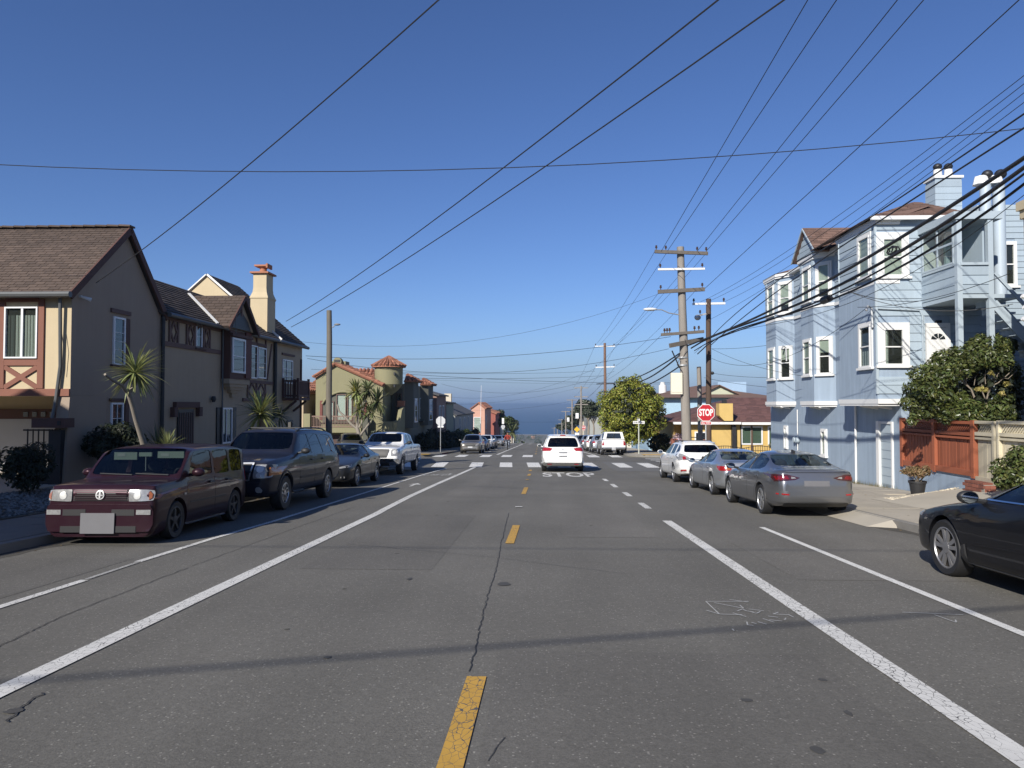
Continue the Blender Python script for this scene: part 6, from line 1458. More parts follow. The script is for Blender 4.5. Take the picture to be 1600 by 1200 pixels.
# --- sedans
def sedan(L, W, H, front, rear, privacy=False, boxy=0, **kw):
    k = L / 4.6; wk = W / 1.8; hz = H / 1.45
    z = lambda v: v * hz
    sp = dict(L=L, R=.325, tw=.21, rr=.225, axles=(.93 * k, 3.63 * k), cabin=(1.65 * k, 3.92 * k), mirror=(1.62 * k, z(1.02)), seat_s=2.5 * k,
        top=[(0, z(.58)), (.03 * k, z(.66)), (.14 * k, z(.74)), (.4 * k, z(.81)), (.9 * k, z(.91)), (1.32 * k, z(.98)), (1.45 * k, z(1.01)), (1.9 * k, z(1.26)), (2.2 * k, z(1.39)), (2.5 * k, z(1.445)), (2.9 * k, z(1.45)), (3.3 * k, z(1.40)), (3.7 * k, z(1.26 + boxy * .04)), (4.02 * k, z(1.12)), (4.15 * k, z(1.085)), (4.42 * k, z(1.075)), (4.53 * k, z(1.04)), (4.58 * k, z(.92)), (4.6 * k, z(.76))],
        belt=[(0, z(.54)), (.14 * k, z(.69)), (.8 * k, z(.83)), (1.4 * k, z(.91)), (2.6 * k, z(.95)), (4.1 * k, z(1.0)), (4.5 * k, z(1.0)), (4.6 * k, z(.74))], bot=[(0, .28), (.08, .2), (.6 * k, .18), (4 * k, .2), (4.45 * k, .25), (4.6 * k, .36)],
        wid=[(0, .60 * wk), (.05, .70 * wk), (.2 * k, .80 * wk), (.55 * k, .875 * wk), (1.1 * k, .90 * wk), (3.7 * k, .90 * wk), (4.2 * k, .86 * wk), (4.45 * k, .80 * wk), (4.56 * k, .74 * wk), (4.6 * k, .68 * wk)],
        roofw=[(0, .5 * wk), (.2 * k, .62 * wk), (1.35 * k, .74 * wk), (1.55 * k, .69 * wk), (2.2 * k, (.57 + boxy * .03) * wk), (3.1 * k, (.57 + boxy * .03) * wk), (3.7 * k, (.61 + boxy * .03) * wk), (4.1 * k, .68 * wk), (4.5 * k, .68 * wk), (4.6 * k, .6 * wk)],
        side=[[(1.64 * k, z(.975)), (2.06 * k, z(1.26)), (2.36 * k, z(1.355)), (2.63 * k, z(1.37)), (2.63 * k, z(.985))], [(2.70 * k, z(.985)), (2.70 * k, z(1.37)), (3.12 * k, z(1.345)), (3.48 * k, z(1.24)), (3.66 * k, z(1.08)), (3.5 * k, z(1.02))] + ([] if not boxy else [])], tint=['clear', 'privacy' if privacy else 'clear'],
        wind=((.68 * wk, z(1.04)), (.54 * wk, z(1.38))), back=((.64 * wk, z(1.11)), (.53 * wk, z(1.355))), back_t='back',
        doors=[([(1.42 * k, .32), (1.42 * k, z(.86)), (1.7 * k, z(.955)), (2.66 * k, z(.965)), (2.66 * k, .32)], 2.40 * k), ([(2.69 * k, .32), (2.69 * k, z(.965)), (3.55 * k, z(.975)), (3.5 * k, z(.78)), (3.25 * k, z(.6)), (3.15 * k, .32)], 3.22 * k)],
        parts=[('side_skirt', 'LR', [(1.35 * k, .18), (3.2 * k, .19), (3.2 * k, .24), (1.35 * k, .24)], BLK, dict(off=.01, th=.04)), ('door_pillar', 'LR', [(2.63 * k, z(.99)), (2.70 * k, z(.99)), (2.70 * k, z(1.35)), (2.63 * k, z(1.35))], BLK, dict(off=.003))] + front(wk, z) + rear(wk, z))
    sp.update(kw); return sp
def f_std(wk, z): return [('grille', 'F', [(-.40 * wk, z(.42)), (.40 * wk, z(.42)), (.50 * wk, z(.64)), (-.50 * wk, z(.64))], MESH, dict(off=.008, c=.1)), ('emblem', 'F', circ(0, z(.58), .06), CHROME, dict(off=.02)), ('headlight', 'F', [(.48 * wk, z(.62)), (.80 * wk, z(.67)), (.80 * wk, z(.745)), (.50 * wk, z(.675))], LENS, dict(m=True, off=.006, grid=.05)), ('lower_intake', 'F', rect(-.5 * wk, .5 * wk, z(.26), z(.36)), MESH, dict(off=.008)), ('fog_lamp', 'F', rect(.56 * wk, .68 * wk, z(.32), z(.37)), LENS, dict(m=True, off=.012)), ('number_plate', 'F', rect(-.25, .25, z(.38), z(.48)), PLATEW, dict(off=.03))]
def r_curvy(wk, z): return [('tail_lamp', 'B', [(.34 * wk, z(.875)), (.44 * wk, z(.83)), (.80 * wk, z(.79)), (.86 * wk, z(.94)), (.60 * wk, z(.945))], DARKLENS, dict(m=True, off=.012, grid=.05, kids=[('reverse_light', [(.42 * wk, z(.862)), (.52 * wk, z(.85)), (.52 * wk, z(.895)), (.46 * wk, z(.888))], LENS, .018), ('brake_light', [(.56 * wk, z(.845)), (.78 * wk, z(.825)), (.8 * wk, z(.9)), (.6 * wk, z(.91))], M('deep_red_lens', (.15, .006, .009), .12, .25, 25, coat=1, obj=True), .018)])),
        ('boot_lid', 'B', [(-.56 * wk, z(.66)), (.56 * wk, z(.66)), (.62 * wk, z(.80)), (.5 * wk, z(.97)), (-.5 * wk, z(.97)), (-.62 * wk, z(.80))], 'paint', dict(off=.004, edge=BLACKM, c=.1)), ('number_plate', 'B', rect(-.26, .26, z(.69), z(.81)), PLATE, dict(off=.012)), ('boot_spoiler', 'B', [(-.62 * wk, z(.985)), (.62 * wk, z(.985)), (.6 * wk, z(1.005)), (-.6 * wk, z(1.005))], 'paint', dict(off=.03, th=.04)),
        ('bumper', 'B', [(-.86 * wk, z(.34)), (.86 * wk, z(.34)), (.86 * wk, z(.60)), (-.86 * wk, z(.60))], 'paint', dict(off=.02, th=.04, c=.1)), ('reflector', 'B', [(.58 * wk, z(.50)), (.78 * wk, z(.515)), (.78 * wk, z(.545)), (.58 * wk, z(.53))], REDL, dict(m=True, off=.028)), ('diffuser', 'B', rect(-.66 * wk, .66 * wk, z(.24), z(.36)), BLK, dict(off=.02, c=.1)), ('shark_fin', 'T', [(3.15, -.02), (3.3, -.02), (3.3, .02), (3.15, .02)], BLK, dict(off=.05, th=.06))]
def r_plain(wk, z): return [('tail_lamp', 'B', [(.52 * wk, z(.80)), (.82 * wk, z(.79)), (.84 * wk, z(.94)), (.54 * wk, z(.92))], REDL, dict(m=True, off=.012, grid=.05, c=.1, kids=[('indicator', [(.56 * wk, z(.83)), (.7 * wk, z(.825)), (.7 * wk, z(.89)), (.57 * wk, z(.885))], AMBER, .018)])),
        ('boot_lid', 'B', [(-.58 * wk, z(.62)), (.58 * wk, z(.62)), (.52 * wk, z(.97)), (-.52 * wk, z(.97))], 'paint', dict(off=.004, edge=BLACKM, c=.1)), ('number_plate', 'B', rect(-.26, .26, z(.70), z(.82)), PLATEW, dict(off=.012)), ('bumper', 'B', [(-.86 * wk, z(.34)), (.86 * wk, z(.34)), (.86 * wk, z(.60)), (-.86 * wk, z(.60))], 'paint', dict(off=.03, th=.05, c=.1)), ('emblem', 'B', circ(0, z(.90), .045), CHROME, dict(off=.012))]
ACC = sedan(4.88, 1.86, 1.45, f_std, r_plain, R=.345)
car(ACC, 'sedan', 'dark charcoal sedan between the navy wagon and the white pickup', 'car', (-6.72, 24.3), -math.pi / 2, PAINT['charcoal'], 'cars parked along the left kerb')
MAZ = sedan(4.58, 1.795, 1.39, f_std, r_curvy, spokes=(5, .07, .05), twin=.13, rr=.24, mirror_m=BLK)
car(MAZ, 'sedan', 'grey metallic sedan with smoked tail lamps, second from the front on the right kerb', 'car', (5.46, 16.5), math.pi / 2, PAINT['gunmetal'], 'cars parked along the right kerb')
CAM = sedan(4.76, 1.78, 1.34, f_std, r_plain, boxy=1, R=.315, seat_c=(.28, .29, .30))
car(CAM, 'sedan', 'silver older sedan between the grey sedan and the white crossover', 'car', (5.60, 21.5), math.pi / 2, PAINT['silver'], 'cars parked along the right kerb')
ALT = sedan(4.9, 1.85, 1.44, f_std, r_curvy, R=.34, rr=.25, tw=.22, spokes=(5, .035, .055), twin=.22, handle=CHROME, mirror_m=BLK)
ALT['parts'] += [('window_trim', 'LR', [(1.75, .975), (3.75, .995), (3.75, 1.008), (1.75, .99)], CHROME, dict(off=.012)), ('body_crease', 'LR', [(1.6, .46), (3.5, .54), (3.5, .56), (1.6, .475)], 'paint', dict(off=.012, th=.03)), ('mud_guard', 'LR', [(1.36, .2), (1.46, .2), (1.46, .45), (1.40, .42)], BLK, dict(off=.02))]
car(ALT, 'sedan', 'glossy black sedan cut off by the right edge of the picture', 'car', (5.55, 7.15), math.pi / 2, PAINT['black'], 'cars parked along the right kerb', rim=M('machined_alloy', (.30, .30, .31), .4, .2, 8, metal=.7, obj=True))
# --- crossovers and van
def wagon(L, W, H, hood, cowl, roofs, roofe, parts, **kw):
    wk = W / 1.84
    sp = dict(L=L, R=.35, tw=.23, rr=.24, axles=(.93, .93 + L * .585), cabin=(cowl + .3, L - .3), mirror=(cowl + .28, hood + .07), seat_s=cowl + 1.3,
        top=[(0, hood - .34), (.04, hood - .22), (.15, hood - .12), (.5, hood - .05), (cowl - .12, hood), (cowl, hood + .03), ((cowl + roofs) / 2, (hood + H) / 2 + .03), (roofs, H - .07), (roofs + .3, H - .01), ((roofs + roofe) / 2, H), (roofe - .2, H - .04), (roofe, H - .09), ((roofe + L) / 2 - .02, (H + hood) / 2 + .02), (L - .1, hood + .01), (L - .04, hood - .15), (L, hood - .4)],
        belt=[(0, hood - .38), (.15, hood - .18), (cowl, hood - .08), (L - .2, hood - .0), (L, hood - .42)], bot=[(0, .34), (.12, .25), (.8, .22), (L - .6, .24), (L, .42)],
        wid=[(0, .64 * wk), (.05, .74 * wk), (.2, .83 * wk), (.6, .905 * wk), (1.1, .92 * wk), (L - .9, .92 * wk), (L - .35, .90 * wk), (L - .1, .855 * wk), (L, .80 * wk)],
        roofw=[(0, .55 * wk), (.2, .66 * wk), (cowl - .05, .77 * wk), (cowl + .15, .73 * wk), (roofs + .1, .63 * wk), (roofe, .63 * wk), (L - .12, .72 * wk), (L, .72 * wk)],
        side=[[(cowl + .32, hood + .02), (roofs + .18, H - .16), (roofs + .72, H - .13), (roofs + .72, hood + .03)], [(roofs + .81, hood + .03), (roofs + .81, H - .13), (roofs + 1.52, H - .145), (roofs + 1.62, hood + .04)], [(roofs + 1.73, hood + .06), (roofs + 1.63, H - .15), (roofe - .12, H - .19), (L - .42, hood + .14)]], tint=['clear', 'privacy', 'privacy'],
        wind=((.66 * wk, hood + .07), (.56 * wk, H - .1)), back=((.66 * wk, hood + .1), (.56 * wk, H - .15)), back_t='privacy',
        doors=[([(cowl + .05, .36), (cowl + .05, hood - .1), (roofs + .76, hood - .01), (roofs + .76, .36)], roofs + .5), ([(roofs + .79, .36), (roofs + .79, hood - .01), (roofs + 1.62, hood), (roofs + 1.5, .6), (roofs + 1.35, .36)], roofs + 1.3)],
        parts=parts(wk, H, hood))
    sp.update(kw); return sp
def fr_suv(wk, H, k): return [('grille', 'F', [(-.38 * wk, k - .44), (.38 * wk, k - .44), (.48 * wk, k - .30), (.3 * wk, k - .22), (-.3 * wk, k - .22), (-.48 * wk, k - .30)], MESH, dict(off=.01)), ('headlight', 'F', [(.52 * wk, k - .31), (.83 * wk, k - .26), (.83 * wk, k - .16), (.52 * wk, k - .24)], LENS, dict(m=True, off=.01, grid=.06)), ('lower_intake', 'F', rect(-.5 * wk, .5 * wk, .34, .44), BLK, dict(off=.012)), ('bumper_trim', 'F', rect(-.6 * wk, .6 * wk, .46, .50), SILV, dict(off=.02)), ('number_plate', 'F', rect(-.2, .2, .5, .6), PLATEW, dict(off=.03))]
def lex_parts(wk, H, k): return fr_suv(wk, H, k) + [('tail_lamp', 'B', [(.42 * wk, k - .16), (.86 * wk, k - .20), (.88 * wk, k + .03), (.74 * wk, k + .06), (.50 * wk, k - .07)], LENS, dict(m=True, off=.014, grid=.05, c=.1, kids=[('brake_light', [(.60 * wk, k - .15), (.72 * wk, k - .16), (.72 * wk, k - .05), (.62 * wk, k - .05)], REDL, .018)])),
        ('tailgate', 'B', [(-.62 * wk, .55), (.62 * wk, .55), (.66 * wk, k + .02), (-.66 * wk, k + .02)], 'paint', dict(off=.004, edge=BLACKM, c=.06)), ('emblem', 'B', circ(0, k - .08, .055, 14, .8), BLK, dict(off=.014)), ('number_plate', 'B', rect(-.26, .26, k - .30, k - .17), PLATEW, dict(off=.012)), ('gate_trim', 'B', rect(-.33, .33, k - .165, k - .135), SILV, dict(off=.02)), ('rear_spoiler', 'B', [(-.6 * wk, H - .13), (.6 * wk, H - .13), (.56 * wk, H - .07), (-.56 * wk, H - .07)], 'paint', dict(off=.06, th=.1)),
        ('bumper', 'B', [(-.9 * wk, .36), (.9 * wk, .36), (.9 * wk, .54), (-.9 * wk, .54)], 'paint', dict(off=.04, th=.06, c=.1)), ('reflector', 'B', rect(.62 * wk, .80 * wk, .46, .51), REDL, dict(m=True, off=.05)), ('lower_valance', 'B', rect(-.74 * wk, .74 * wk, .28, .365), BLK, dict(off=.03))]
LEX = wagon(4.73, 1.845, 1.55, 1.02, 1.25, 2.05, 4.12, lex_parts, extra=[rails(2.3, 3.9, .55, 0), crossbars((2.5, 3.7), .55)])
car(LEX, 'crossover', 'white crossover with roof rails and clear tail lamps in front of the big pole', 'car', (5.62, 27.05), math.pi / 2, PAINT['white'], 'cars parked along the right kerb')
def van_parts(wk, H, k): return fr_suv(wk, H, k) + [('tail_lamp', 'B', [(.44 * wk, k - .02), (.54 * wk, k - .13), (.90 * wk, k - .14), (.90 * wk, k + .04), (.80 * wk, k + .07)], REDL, dict(m=True, off=.016, grid=.05, kids=[('reverse_light', [(.60 * wk, k - .0), (.82 * wk, k + .02), (.80 * wk, k + .055), (.62 * wk, k + .03)], LENS, .02)])),
        ('tailgate', 'B', [(-.66 * wk, .50), (.66 * wk, .50), (.72 * wk, .62), (.70 * wk, k + .05), (-.70 * wk, k + .05), (-.72 * wk, .62)], 'paint', dict(off=.004, edge=BLACKM, c=.06)), ('number_plate', 'B', rect(-.17, .17, k - .38, k - .20), PLATEW, dict(off=.02, kids=[('plate_frame', rect(-.18, .18, k - .22, k - .195), BLK, .03), ('plate_frame', rect(-.18, .18, k - .39, k - .365), BLK, .03)])), ('gate_trim', 'B', [(-.36, k - .19), (.36, k - .19), (.34, k - .16), (-.34, k - .16)], SILV, dict(off=.022)), ('emblem', 'B', circ(0, k - .05, .055, 14, .75), SILV, dict(off=.014)),
        ('bumper', 'B', [(-.92 * wk, .30), (.92 * wk, .30), (.92 * wk, .49), (-.92 * wk, .49)], 'paint', dict(off=.04, th=.06, c=.1)), ('reflector', 'B', rect(.48 * wk, .66 * wk, .375, .40), REDL, dict(m=True, off=.05)), ('rear_spoiler', 'B', [(-.66 * wk, H - .13), (.66 * wk, H - .13), (.62 * wk, H - .06), (-.62 * wk, H - .06)], 'paint', dict(off=.06, th=.1, kids=[('brake_light', rect(-.12, .12, H - .115, H - .09), REDL, .068)])), ('lower_valance', 'B', rect(-.72 * wk, .72 * wk, .24, .30), BLK, dict(off=.02))]
VAN = wagon(5.08, 1.985, 1.74, 1.10, 1.15, 2.1, 4.6, van_parts, R=.34, low=False)
VAN['back'] = ((.74, 1.14), (.60, 1.58))
car(VAN, 'minivan', 'white minivan seen from behind, stopped at the crossing in the right lane', 'car', (1.06, 34.9), math.pi / 2, PAINT['white'], None, scale=.985)
SUV = wagon(4.6, 1.86, 1.66, 1.06, 1.2, 1.95, 4.0, lambda *a: fr_suv(*a) + [('tail_lamp', 'B', [(.6, a[2] - .2), (.86, a[2] - .2), (.86, a[2] + .02), (.7, a[2] + .02)], REDL, dict(m=True, off=.012))], low=True)
car(SUV, 'crossover', 'bronze-grey crossover parked nearest beyond the crossing on the left', 'car', (-5.55, 59.3), -math.pi / 2, PAINT['tan'], 'cars parked beyond the crossing', seats=False)
car(SUV, 'crossover', 'dark grey crossover on the driveway in front of the olive turret house', 'car', (-13.4, 50.4), -math.pi / 2 + .35, PAINT['dgrey'], None, seats=False, z=g(51) + .1)
car(ACC | dict(low=True), 'sedan', 'blue-black sedan parked directly behind the bronze-grey crossover', 'car', (-5.75, 68.5), -math.pi / 2, PAINT['blueblack'], 'cars parked beyond the crossing', seats=False)
car(SUV, 'crossover', 'white crossover parked third beyond the crossing on the left', 'car', (-5.9, 78.5), -math.pi / 2, PAINT['white'], 'cars parked beyond the crossing', seats=False)
s4 = car(SUV, 'crossover', 'dark crossover in shade fourth beyond the crossing on the left', 'car', (-6.0, 86), -math.pi / 2, PAINT['blueblack'], 'cars parked beyond the crossing', seats=False)
def again(o, label, x, y, paint, head=None):
    c = copy_tree(o); c['label'] = label; zg = g(y); c.location = (x, y, zg); sl = (g(y + 1) - g(y - 1)) / 2
    c.rotation_euler = (Matrix.Rotation(math.atan(sl), 3, 'X') @ Matrix.Rotation(head if head is not None else math.pi / 2, 3, 'Z')).to_euler()
    for ch in c.children:
        for i, s in enumerate(ch.material_slots):
            if s.material and s.material.name.endswith('_paint') and s.material in PAINT.values(): s.link = 'OBJECT'; s.material = paint
    return c
again(s4, 'silver crossover far down the left kerb past the cyclist', -6.1, 104, PAINT['silver'], -math.pi / 2)
again(s4, 'dark blue crossover at the far end of the left kerb', -5.9, 116, PAINT['blueblack'], -math.pi / 2)
# --- pickups
def bed_extra(t, sh, paint): pass
PICK = dict(L=5.7, R=.38, tw=.25, rr=.235, axles=(.97, 4.52), cabin=(1.9, 3.78), mirror=(1.85, 1.36), spokes=(5, .11, .09), bed=(4.06, 5.6, .78, .82), seat_s=2.85,
    top=[(0, .80), (.04, .98), (.12, 1.13), (.3, 1.18), (.9, 1.24), (1.48, 1.29), (1.6, 1.33), (1.95, 1.60), (2.22, 1.79), (2.45, 1.84), (3.0, 1.86), (3.5, 1.84), (3.72, 1.78), (3.86, 1.45), (3.95, 1.34), (4.05, 1.31), (5.0, 1.30), (5.62, 1.29), (5.68, 1.2), (5.7, 1.0)],
    belt=[(0, .74), (.12, 1.02), (1.5, 1.17), (3.9, 1.20), (5.6, 1.20), (5.7, .9)], bot=[(0, .48), (.12, .40), (1, .42), (5.4, .46), (5.7, .55)],
    wid=[(0, .84), (.06, .92), (.2, .96), (.6, 1.0), (5.4, 1.0), (5.65, .985), (5.7, .96)], roofw=[(0, .74), (.2, .86), (1.5, .88), (1.65, .84), (2.3, .72), (3.6, .72), (3.88, .85), (4.0, .93), (5.6, .93), (5.7, .9)],
    side=[[(2.05, 1.24), (2.38, 1.69), (2.9, 1.73), (2.9, 1.24)], [(3.0, 1.24), (3.0, 1.73), (3.55, 1.71), (3.62, 1.26)]], tint=['clear', 'privacy'], wind=((.76, 1.38), (.66, 1.75)), back=((.6, 1.42), (.58, 1.72)), back_t='privacy',
    doors=[([(1.88, .55), (1.88, 1.19), (2.94, 1.21), (2.94, .55)], 2.68), ([(2.97, .55), (2.97, 1.21), (3.85, 1.21), (3.85, .55)], 3.6)], handle=BLK, mirror_m=BLK,
    parts=[('grille', 'F', [(-.46, .74), (.46, .74), (.58, 1.08), (-.58, 1.08)], MESH, dict(off=.03, c=.06)), ('headlight', 'F', [(.62, .80), (.92, .82), (.94, 1.08), (.64, 1.08)], LENS, dict(m=True, off=.02, c=.1, kids=[('lamp_bowl', circ(.78, .96, .08), BOWL, .028)])),
        ('bumper', 'F', [(-.92, .45), (.92, .45), (.92, .70), (-.92, .70)], CHROME, dict(off=.06, th=.09, c=.06)), ('lower_intake', 'F', rect(-.6, .6, .44, .56), BLK, dict(off=.07)), ('number_plate', 'F', rect(-.16, .16, .58, .68), PLATEW, dict(off=.085)),
        ('tailgate', 'B', rect(-.76, .76, .72, 1.24), 'paint', dict(off=.008, edge=BLACKM)), ('tail_lamp', 'B', rect(.79, .95, .82, 1.2), REDL, dict(m=True, off=.012)), ('step_bumper', 'B', [(-.94, .52), (.94, .52), (.94, .68), (-.94, .68)], SILV, dict(off=.08, th=.12, c=.06)), ('number_plate', 'B', rect(-.17, .17, .54, .66), PLATEW, dict(off=.1)),
        ('wheel_lip', 'LR', [(.50, .5), (.57, .72), (.75, .86), (.97, .90), (1.19, .86), (1.37, .72), (1.44, .5), (1.40, .5), (1.33, .7), (1.17, .83), (.97, .87), (.77, .83), (.61, .7), (.54, .5)], BLK, dict(off=.012, grid=.05))])
def lettering(t, sh, paint):
    rgl = random.Random(2)
    for ax in 'L':
        for k in range(9): sh.patch('door_lettering', ax, rect(2.05 + k * .085, 2.05 + k * .085 + rgl.uniform(.04, .07), .92, 1.03 - (k % 3) * .012), M('blue_grey_lettering', (.12, .14, .18), .6, .1, 5, obj=True), t, .012, .004, .06)
car(PICK, 'pickup_truck', 'white crew-cab pickup parked last on the left before the crossing', 'car', (-6.78, 32.2), -math.pi / 2, PAINT['white'], 'cars parked along the left kerb', scale=.985)
def shell_extra(t, sh, paint):
    h = sh.h; b = MB(); b.hexa([(h - 5.68, -.88, 1.30), (h - 3.98, -.88, 1.30), (h - 3.98, .88, 1.30), (h - 5.68, .88, 1.30), (h - 5.55, -.72, 1.92), (h - 3.98, -.72, 1.92), (h - 3.98, .72, 1.92), (h - 5.55, .72, 1.92)]); cs = b.build('camper_shell', paint, t)
    b = MB(); b.hexa([(h - 5.69, -.62, 1.38), (h - 5.64, -.62, 1.38), (h - 5.64, .62, 1.38), (h - 5.69, .62, 1.38), (h - 5.60, -.52, 1.82), (h - 5.56, -.52, 1.82), (h - 5.56, .52, 1.82), (h - 5.60, .52, 1.82)]); b.build('shell_window', MATS['dark_pane'], cs)
    for s in (1, -1): b = MB(); b.hexa([(h - 5.3, s * .87, 1.42), (h - 4.2, s * .87, 1.42), (h - 4.2, s * .84, 1.42), (h - 5.3, s * .84, 1.42), (h - 5.3, s * .78, 1.8), (h - 4.2, s * .78, 1.8), (h - 4.2, s * .75, 1.8), (h - 5.3, s * .75, 1.8)]); b.build('shell_window', MATS['dark_pane'], cs)
car(PICK | dict(extra=[shell_extra], low=True), 'pickup_truck', 'white pickup with camper shell parked beside the round green tree', 'car', (5.5, 55.9), math.pi / 2, PAINT['white'], 'cars parked beyond the crossing', seats=False, scale=.9)
sv = again(s4, 'silver hatch-backed car just past the white camper pickup', 5.35, 63.5, PAINT['silver'])
again(s4, 'white car second past the white camper pickup', 5.3, 70.5, PAINT['white']); again(s4, 'silver-blue crossover third past the camper pickup', 5.3, 78, PAINT['gunmetal']); again(s4, 'black crossover fourth past the camper pickup', 5.2, 86, PAINT['black']); again(s4, 'dark crossover fifth past the camper pickup', 5.2, 96, PAINT['navy'])
again(s4, 'dark blue vehicle with white roof box far down the right kerb', 5.1, 112, PAINT['blueblack'])
# ---------------------------------------------------------------- vegetation
def leaf_mat(name, col, hue=.03, val=.45, trans=.25, rough=.45, orand=False):
    m, nt, b = new_mat(name)
    r = node(nt, 'ShaderNodeObjectInfo').outputs['Random'] if orand else node(nt, 'ShaderNodeNewGeometry').outputs['Random Per Island']
    w = node(nt, 'ShaderNodeTexWhiteNoise', noise_dimensions='1D'); link(nt, r, w.inputs['W'])
    hs = node(nt, 'ShaderNodeHueSaturation'); hs.inputs['Color'].default_value = (*col, 1)
    big = noise(nt, coords(nt), 1.6, 3)
    link(nt, mathn(nt, 'MULTIPLY', mathn(nt, 'MULTIPLY_ADD', r, 2 * val, 1 - val), mathn(nt, 'MULTIPLY_ADD', big, .8, .6)), hs.inputs['Value'])
    link(nt, mathn(nt, 'MULTIPLY_ADD', w.outputs['Value'], 2 * hue, .5 - hue), hs.inputs['Hue'])
    link(nt, hs.outputs[0], b.inputs['Base Color']); b.inputs['Roughness'].default_value = rough; b.inputs['Specular IOR Level'].default_value = .4
    t = node(nt, 'ShaderNodeBsdfTranslucent'); link(nt, hs.outputs[0], t.inputs[0])
    mx = node(nt, 'ShaderNodeMixShader'); mx.inputs[0].default_value = trans
    link(nt, b.outputs[0], mx.inputs[1]); link(nt, t.outputs[0], mx.inputs[2]); link(nt, mx.outputs[0], nt.nodes['Material Output'].inputs[0])
    MATS[name] = m; return m
GREEN = leaf_mat('yellow_green_leaf', (.22, .235, .035), .035, .5)
DGREEN = leaf_mat('dark_green_leaf', (.055, .075, .022), .03, .5)
MGREEN = leaf_mat('glossy_leaf', (.075, .092, .026), .035, .55, .18, .35)
YLEAF = leaf_mat('yellowing_leaf', (.42, .36, .12), .02, .3)
SHADE = leaf_mat('shaded_green_leaf', (.020, .027, .012), .02, .4, .1, .6)  # leaf colour darkened for shaded bushes and the insides of crowns
DRY = leaf_mat('dry_succulent_leaf', (.22, .15, .075), .03, .4)
GREYG = leaf_mat('grey_green_leaf', (.14, .16, .11), .02, .35)
PINE = leaf_mat('dark_conifer_leaf', (.045, .055, .03), .02, .4, .1)
BLADE = leaf_mat('blade_leaf', (.25, .27, .10), .03, .5, .3, .4, True)
DBLADE = leaf_mat('dark_blade_leaf', (.12, .14, .06), .03, .5, .3, .4, True)
YBLADE = leaf_mat('yellow_blade_leaf', (.42, .33, .06), .02, .3, .3, .4, True)
BARK = M('grey_bark', (.22, .185, .145), .9, .3, 6, bump=.6, bscale=25)
PBARK = M('pale_palm_bark', (.24, .21, .17), .9, .25, 8, bump=.6, bscale=20, stretch=(2, 2, 9))
def leaves(name, blobs, n, size, mat, par, rg, droop=.2, shellk=.75):
    """leaf faces spread through overlapping clumps (x, y, z, rx, rz)"""
    mb = MB(); wts = [b_[3] ** 2 for b_ in blobs]
    for _ in range(n):
        x, y, z, rx, rz_ = rg.choices(blobs, wts)[0]
        d = Vector((rg.gauss(0, 1), rg.gauss(0, 1), rg.gauss(0, 1))).normalized(); k = shellk + (1 - shellk) * rg.random() + rg.uniform(-.05, .12)
        p = Vector((x + d.x * rx * k, y + d.y * rx * k, z + d.z * rz_ * k))
        nrm = (d * .8 + Vector((rg.uniform(-.8, .8), rg.uniform(-.8, .8), rg.uniform(-.3, 1)))).normalized()
        a = nrm.cross(Vector((rg.uniform(-1, 1), rg.uniform(-1, 1), rg.uniform(-1, 1)))).normalized(); b = nrm.cross(a)
        s = size * rg.uniform(.6, 1.3); a *= s; b *= s * .45; tip = p + a - nrm * s * droop
        mb.add([p - a, p + b, tip, p - b], [(0, 1, 2, 3)])
    return mb.build(name, mat, par)
def clumps(c, r, n, k, rg, flat=1.0, low=-.5):
    out = []
    for _ in range(n):
        while True:
            d = Vector((rg.gauss(0, 1), rg.gauss(0, 1), rg.gauss(0, 1))).normalized()
            if d.z > low: break
        q = rg.uniform(.55, .85); s = k * rg.uniform(.65, 1.25)
        out.append((c[0] + d.x * r[0] * q, c[1] + d.y * r[1] * q, c[2] + d.z * r[2] * q, s, s * flat))
    return out
def bush(name, label, cat, c, r, n, size, mat, k=.3, nb=18, grp=None, seed=1, stem=True, extra=None):
    rg = random.Random(seed); t = thing(name, label, cat, (c[0], c[1], c[2] - r[2]), grp)
    bl = clumps(c, (r[0] - k * .6, r[1] - k * .6, r[2] - k * .6), nb, k, rg, .9, -.95) + [(c[0], c[1], c[2], min(r) * .75, min(r) * .75)]
    leaves('foliage', bl, n, size, mat, t, rg)
    b = MB()
    for _ in range(5): b.tube([(c[0] + rg.uniform(-.1, .1), c[1] + rg.uniform(-.1, .1), c[2] - r[2] - .15), (c[0] + rg.uniform(-.5, .5) * r[0], c[1] + rg.uniform(-.5, .5) * r[1], c[2])], [.03, .012], 5)
    b.build('stem', BARK, t)
    return t
# round green street tree beyond the crossing
rg = random.Random(8)
tx, ty = 7.4, 58.0; tz = g(ty)
T1 = thing('street_tree', 'round dense yellow-green tree on the far right corner', 'tree', (tx, ty, tz))
cb = clumps((tx, ty, tz + 3.5), (2.95, 2.7, 2.85), 130, .62, rg, .9, -.97)
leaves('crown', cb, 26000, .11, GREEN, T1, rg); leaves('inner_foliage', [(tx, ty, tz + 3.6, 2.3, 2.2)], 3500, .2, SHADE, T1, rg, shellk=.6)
b = MB(); b.tube([(tx - .6, ty, tz - .1), (tx - .55, ty, tz + 1.2), (tx - .1, ty, tz + 3)], [.2, .17, .1], 8)
for a in (-1.2, -.3, .8, 1.4): b.tube([(tx - .55, ty, tz + 1.3), (tx + a * .7, ty + a * .3, tz + 2.4), (tx + a * 1.3, ty + a * .5, tz + 3.8)], [.1, .07, .03], 6)
b.build('trunk', BARK, T1, 60)
